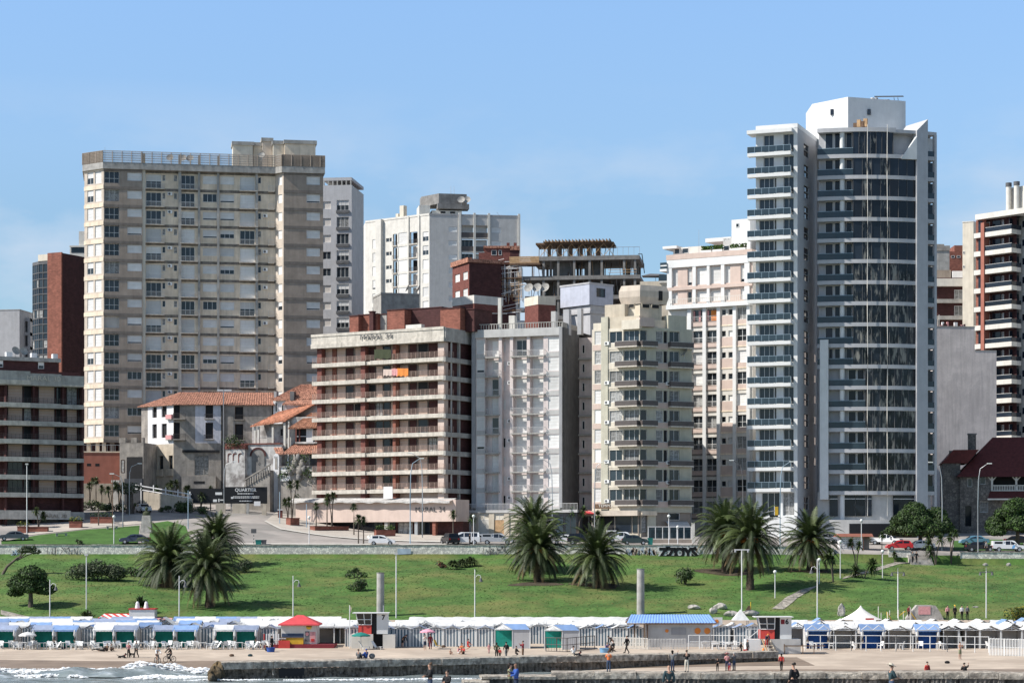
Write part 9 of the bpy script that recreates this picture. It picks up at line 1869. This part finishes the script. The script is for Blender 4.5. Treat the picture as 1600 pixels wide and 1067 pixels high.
def bicycle(label,p,rz):
 t=thing('bicycle',label,'bicycle',p,rz,'bicycles on the beach')
 for y in(-.52,.52):q=MB();q.T=Matrix.Translation((0,y,.34))@Matrix.Rotation(R(90),4,'Y');n=20;q.grid([[((.31+.03*math.cos(b))*math.cos(a),(.31+.03*math.cos(b))*math.sin(a),.03*math.sin(b))for b in lin(0,6.283,6)[:-1]]for a in lin(0,2*math.pi,n)],'tyre',True,True);[q.cyl((0,0,0),(.3*math.cos(a),.3*math.sin(a),0),.006,.006,3,'metal')for a in lin(0,6.283,10)[:-1]];q.obj('wheel',t)
 q=MB();pts=dict(bb=(0,.05,.3),st=(0,.22,.86),hd=(0,-.36,.92),fr=(0,-.52,.34),re=(0,.52,.34))
 for a,b in(('bb','st'),('st','hd'),('hd','bb'),('bb','re'),('re','st'),('hd','fr')):q.cyl(pts[a],pts[b],.022,.022,6,'c_grey')
 q.obj('frame',t);q=MB();q.box(-.07,.07,.1,.34,.88,.93,'c_black');q.obj('saddle',t);q=MB();q.cyl((-.26,-.4,1.04),(.26,-.4,1.04),.018,.018,6,'c_black');q.cyl((0,-.36,.9),(0,-.4,1.04),.02,.02,5,'metal');q.obj('handlebar',t);return t
for px,py,rz,tp,lb,sh in((246,1036.5,.55,'c_white','white','shorts'),(265,1034.5,-.75,'c_black','black','long')):
 p=hb(px,py);bicycle(f'bicycle ridden by the cyclist in {lb}',p,rz);pp(f'person in a {lb} top riding a bicycle along the water',p,rz,'ride',1.72,tp,'c_black',legs=sh=='long',hat=('c_black',False)if lb=='black' else None)
def dog(label,p,rz,m,lying=False,sc=1.):
 t=thing('dog',label,'dog',p,rz,'dogs on the beach');t.scale=(sc,)*3;z=.42 if not lying else.16
 J=[(0,.30,z),(0,.05,z-.01),(0,-.22,z+.02),(0,-.36,z+.14),(0,-.46,z+.24),(0,-.62,z+.20),(0,.42,z+.06),(0,.58,z+.2)];V_=[Vector(v)for v in J];Rr=[(.09,.10),(.085,.09),(.11,.13),(.065,.07),(.07,.075),(.032,.03),(.025,.025),(.012,.012)];E_=[(0,1),(1,2),(2,3),(3,4),(4,5),(0,6),(6,7)]
 for s in(-1,1):
  if lying:legs=[(2,[(s*.12,-.36,.05),(s*.12,-.55,.03)]),(0,[(s*.15,.14,.10),(s*.15,.34,.04),(s*.15,.16,.03)])]
  else:legs=[(2,[(s*.09,-.22,.26),(s*.09,-.20,.12),(s*.09,-.23,.02)]),(0,[(s*.10,.22,.30),(s*.10,.40,.17),(s*.10,.35,.02)])]
  for b,pts in legs:
   pr=b
   for i,q in enumerate(pts):V_.append(Vector(q));Rr.append(((.05,.032,.026)[i],)*2);E_.append((pr,len(V_)-1));pr=len(V_)-1
  V_.append(Vector((s*.06,-.43,z+.34)));Rr.append((.022,.022));E_.append((4,len(V_)-1))
 skin('body',V_,E_,Rr,m,t,1);q=MB();q.cyl((0,-.40,z+.15),(0,-.43,z+.17),.085,.085,8,'c_red');q.obj('collar',t)
dog('black dog lying on the sand next to the couple',hb(190,1027.5),1.2,'c_black',True,1.1);dog('black dog standing at the feet of the couple',hb(206,1026.5),-.6,'c_black',False,.9);dog('dark dog beside the seated person in white on the breakwater',Vector((WX(902,218),218.3,1.66)),.8,'c_black',True,1.)
pp('person in dark clothes standing by the kiosk ramp with the blue tub',hb(425,1016),1.,'stand',1.65,'c_black','c_black',long=True,woman=True);pp('person in brown sitting on the sand beside the kiosk ramp',hb(416,1017),1.2,'sit',1.65,'c_brown','c_black')
def bk(px):f_=(px-345)/(1215-345);v=fa.lerp(fb,f_);return Vector((WX(px,v.y+.4),v.y+.7,1.64))
pp('person in dark grey sitting on the breakwater with back turned',bk(560),math.pi-.2,'sit',1.7,'c_grey','c_black');pp('person in a blue hooded jacket sitting on the breakwater',bk(571.5),math.pi+.7,'sit',1.75,'c_blue','c_navy',hair='c_blue')
q=MB();q.sphere((0,0,.25),(.3,.25,.27),'c_grey',10,7);tag(q.obj('rucksack',None,bk(581)),'dark rucksack on the breakwater beside the person in blue','bag')
pp('person in black stooping on the sand near the lifeguard hut',hb(629,1011),1.,'bend',1.72,'c_black','c_black',legs=False)
w1=pp('person in a white shirt and dark shorts under a pink umbrella',hb(664,1015),.3,'phone',1.72,'c_white','c_navy',sleeve=False,legs=False);pp('person in a red patterned robe beside the pink umbrella holder',hb(672.5,1013.5),-.2,'stand',1.68,'c_maroon','c_maroon',woman=True)
parasol('beach_umbrella','pink beach umbrella held over two walking people',hb(668,1013.5)+Vector((0,-.2,.75)),1.55,.85,'pink_cloth',8,group='beach umbrellas',flat=.36)
for px,py,rz,k,h,tp,bt,lb in((704,1022,.5,'sit',1.15,None,'c_black','small child sitting alone on the sand in front of the family'),(717,1021,.9,'sit',1.6,'c_pink','c_white','person in pink sitting at the front of the family group'),(724,1021.5,-.6,'sit',1.65,'c_red','c_black','person in red sitting in the middle of the family group'),(722,1017,0.,'sit',1.7,'c_orange','c_grey','sunburnt person sitting at the back of the family group'),(731,1014,1.2,'kneel',1.65,'c_red','c_red','person in red kneeling behind the family group')):pp(lb,hb(px,py),rz,k,h,tp,bt,hair=('hair_brown','hair')[px%2],sleeve=False,legs=False)
pp('child in pink standing on the open sand',hb(764,1020),.3,'stand',1.05,'c_pink','c_pink',hair='hair_brown');pp('person in olive camouflage walking beside a child in red',hb(776,1028.5),math.pi,'pockets',1.68,'c_green','c_black','hair',long=True,woman=True);pp('child in red at the side of the person in camouflage',hb(781,1028.5),math.pi,'walk',1.1,'c_red','c_black');pp('person in black with a small pack walking near the child in red',hb(791,1028.5),math.pi+.3,'walk',1.75,'c_black','c_grey',pack='c_black')
pp('person in black crouching on the sand before the photographer',hb(806,1025),1.3,'kneel',1.55,'c_black','c_black');pp('person in a maroon jacket and khaki trousers taking a photo',hb(817,1027.5),-1.2,'phone',1.8,'c_maroon','c_brown');pp('person in white sitting on the breakwater with a dark dog',bk(896),math.pi,'sit',1.65,'c_white','c_cream')
pp('shirtless person sitting at a table in the mouth of the tent',hb(746,1006),-.8,'chair',1.75,None,'c_navy',legs=False)
pp('person in black and white leaning over the seated group',hb(957,1014),-1.,'bend',1.78,'c_black','c_white');pp('person in purple sitting with the group by the pale tub',hb(949,1016),.3,'sit',1.7,'c_purple','c_black');pp('person in brown sitting with the group by the pale tub',hb(953,1018),math.pi-.4,'sit',1.7,'c_brown','c_black');pp('person in black kneeling with the group by the pale tub',hb(959,1017),-1.3,'kneel',1.65,'c_black','c_black')
pp('person in black walking along the far breakwater',bk(980)+Vector((0,.3,0)),math.pi+1.,'walk',1.74,'c_black','c_black')
n1=lambda px,dy=0.:Vector((WX(px,184.7+dy),184.7+dy,1.86))
pp('person in an orange high visibility vest and jeans on the nearer breakwater',n1(951),math.pi,'phone',1.72,'c_orange','c_denim',hair='hair_brown');pp('person in a grey top holding up a camera',n1(1051,.9),math.pi-.6,'raise',1.72,'c_grey','c_navy',long=True,woman=True);pp('person in a black jacket and cream trousers with back turned',n1(1073),math.pi,'phone',1.78,'c_black','c_cream')
s1=lambda px,py:hit(px,py,186.6,235)
pp('child in black standing on the wet sand',s1(1121,1048),.2,'fold',1.25,'c_black','c_black');pp('person in a pink hat and top carrying a child on wet sand',s1(1136,1047.5),math.pi,'fold',1.68,'c_pink','c_navy',hat=('c_pink',True),woman=True);pp('small child in red trousers beside the person in the pink hat',s1(1140,1048),math.pi,'stand',.95,'c_purple','c_red');pp('fair haired person in pale grey beside the pink hatted one',s1(1147,1047),math.pi+.5,'fold',1.72,'c_grey','c_denim',hair='hair_grey',long=True,woman=True)
pp('child in black walking beside the hooded person',hb(1158,1022),1.2,'walk',1.35,'c_black','c_black');pp('person in a grey hooded coat with a red bag by the white base',hb(1168,1023),.9,'stand',1.68,'c_grey','c_black',hair='c_grey',coat=True,woman=True);q=MB();q.box(-.2,.2,-.1,.1,0,.4,'c_red');tag(q.obj('shopping_bag',None,hb(1164,1023)+Vector((0,-.25,.25))),'red shopping bag carried by the person in the grey coat','bag')
lg=hb(1204,1021);pp('person in navy and red descending the lifeguard hut ladder',lg+Vector((-.55,-1.0,.75)),.2,'bend',1.7,'c_navy','c_red',hair='orange');pp('person in a red jacket and black trousers walking on the wet sand',s1(1221,1047.5),math.pi,'walk',1.62,'c_red','c_black',long=True,woman=True)
pp('person in a red jacket seated low behind the nearer breakwater',Vector((WX(1449,187.4),187.4,.95)),.4,'stand',1.6,'c_red','c_black');pp('shirtless person in pale shorts standing on the smooth sand',hb(1500,1029.5),.5,'phone',1.78,None,'c_olive',legs=False);pp('person in a black jacket with a pack near the shirtless one',Vector((WX(1506.5,187.6),187.6,.75)),math.pi+.2,'raise',1.7,'c_black','c_black',pack='c_black')
def npz(px,py,h):Y=(H-4.7-h)*F/(py-HY);return Vector((WX(px,Y),Y,4.7))
for px,py,h,rz,k,tp,bt,kw,lb in((672,1036,1.74,math.pi+1.9,'fold','c_black','c_denim',dict(hair='hair_brown',coat=True),'fair haired person in a black hooded top looking down'),(699,1047,1.58,-.7,'fold','c_black','c_black',dict(coat=True,woman=True),'dark haired person in a black coat holding a phone'),(797,1036.5,1.70,math.pi-1.9,'hug','c_olive','c_black',dict(woman=True,long=True),'person in an olive patterned jacket embracing the one in blue'),(806.5,1035.5,1.76,math.pi+1.8,'hug','c_blue','c_navy',dict(bald=True,sk='skin_dark'),'bald person in a bright blue jacket embracing another'),(1045,1038.5,1.74,math.pi+.15,'stand','c_teal','c_black',dict(bald=True,coat=True),'bald person in a long dark teal coat with back turned'),(1240,1036,1.76,math.pi+.7,'pockets','c_black','c_black',dict(coat=True),'dark haired person in a black jacket turning sideways'),(1393,1038,1.74,math.pi-1.3,'ride' if 0 else 'fold','c_teal','c_denim',dict(hat=('c_cream',True),coat=True),'person in a straw hat and dark teal jacket')):pp(lb,npz(px,py,h),rz,k,h,tp,bt,**kw)
for px,py,tp,lb,ht in((1481,973,'c_pink','person in pale pink standing behind the tent roofs',None),(1492.5,975,'c_black','person in black with a yellow cap behind the tent roofs',('yellow',False)),(1503.5,973,'c_white','person in white with black hair behind the tent roofs',None),(1512,972,'c_grey','person in grey at the end of the row behind the tent roofs',None),(1421,974,'c_maroon','person in maroon beside the reddish plaque stone',None)):pp(lb,hit(px,py,279.9,290)+Vector((0,.2,.35)),.3,'stand',1.7,tp,'c_black',hat=ht)
for px,Y,tp,bt,lb,rz in((1426,332.5,'c_grey','c_black','person in grey coming down the stone steps',0.),(1432,332.5,'c_black','c_black','person in black coming down the stone steps',.3)):X_=WX(px,Y);pp(lb,Vector((X_,Y,10.15)),rz,'walk',1.7,tp,bt)
pp('person in dark clothes standing by the white estate car',at(734,339.3),1.2,'stand',1.72,'c_black','c_black');pp('person in pale grey standing by the black saloon',at(1541,338.3),-1.,'stand',1.7,'c_grey','c_black')
for i,(px,rz,tp)in enumerate(((957,.5,'c_black'),(966,-.7,'c_white'),(977,1.,'c_maroon'))):p=hu(px,838)+Vector((0,2.2,0));pp(('person in black sitting at the cafe terrace','person in white sitting at the cafe terrace','person in maroon sitting at the cafe terrace')[i],p,rz,'chair',1.7,tp,'c_black');seat_p=p;o=link('plastic_chair',CH,None,p,rz);tag(o,('cafe chair under the person in black','cafe chair under the person in white','cafe chair under the person in maroon')[i],'chair','cafe chairs')
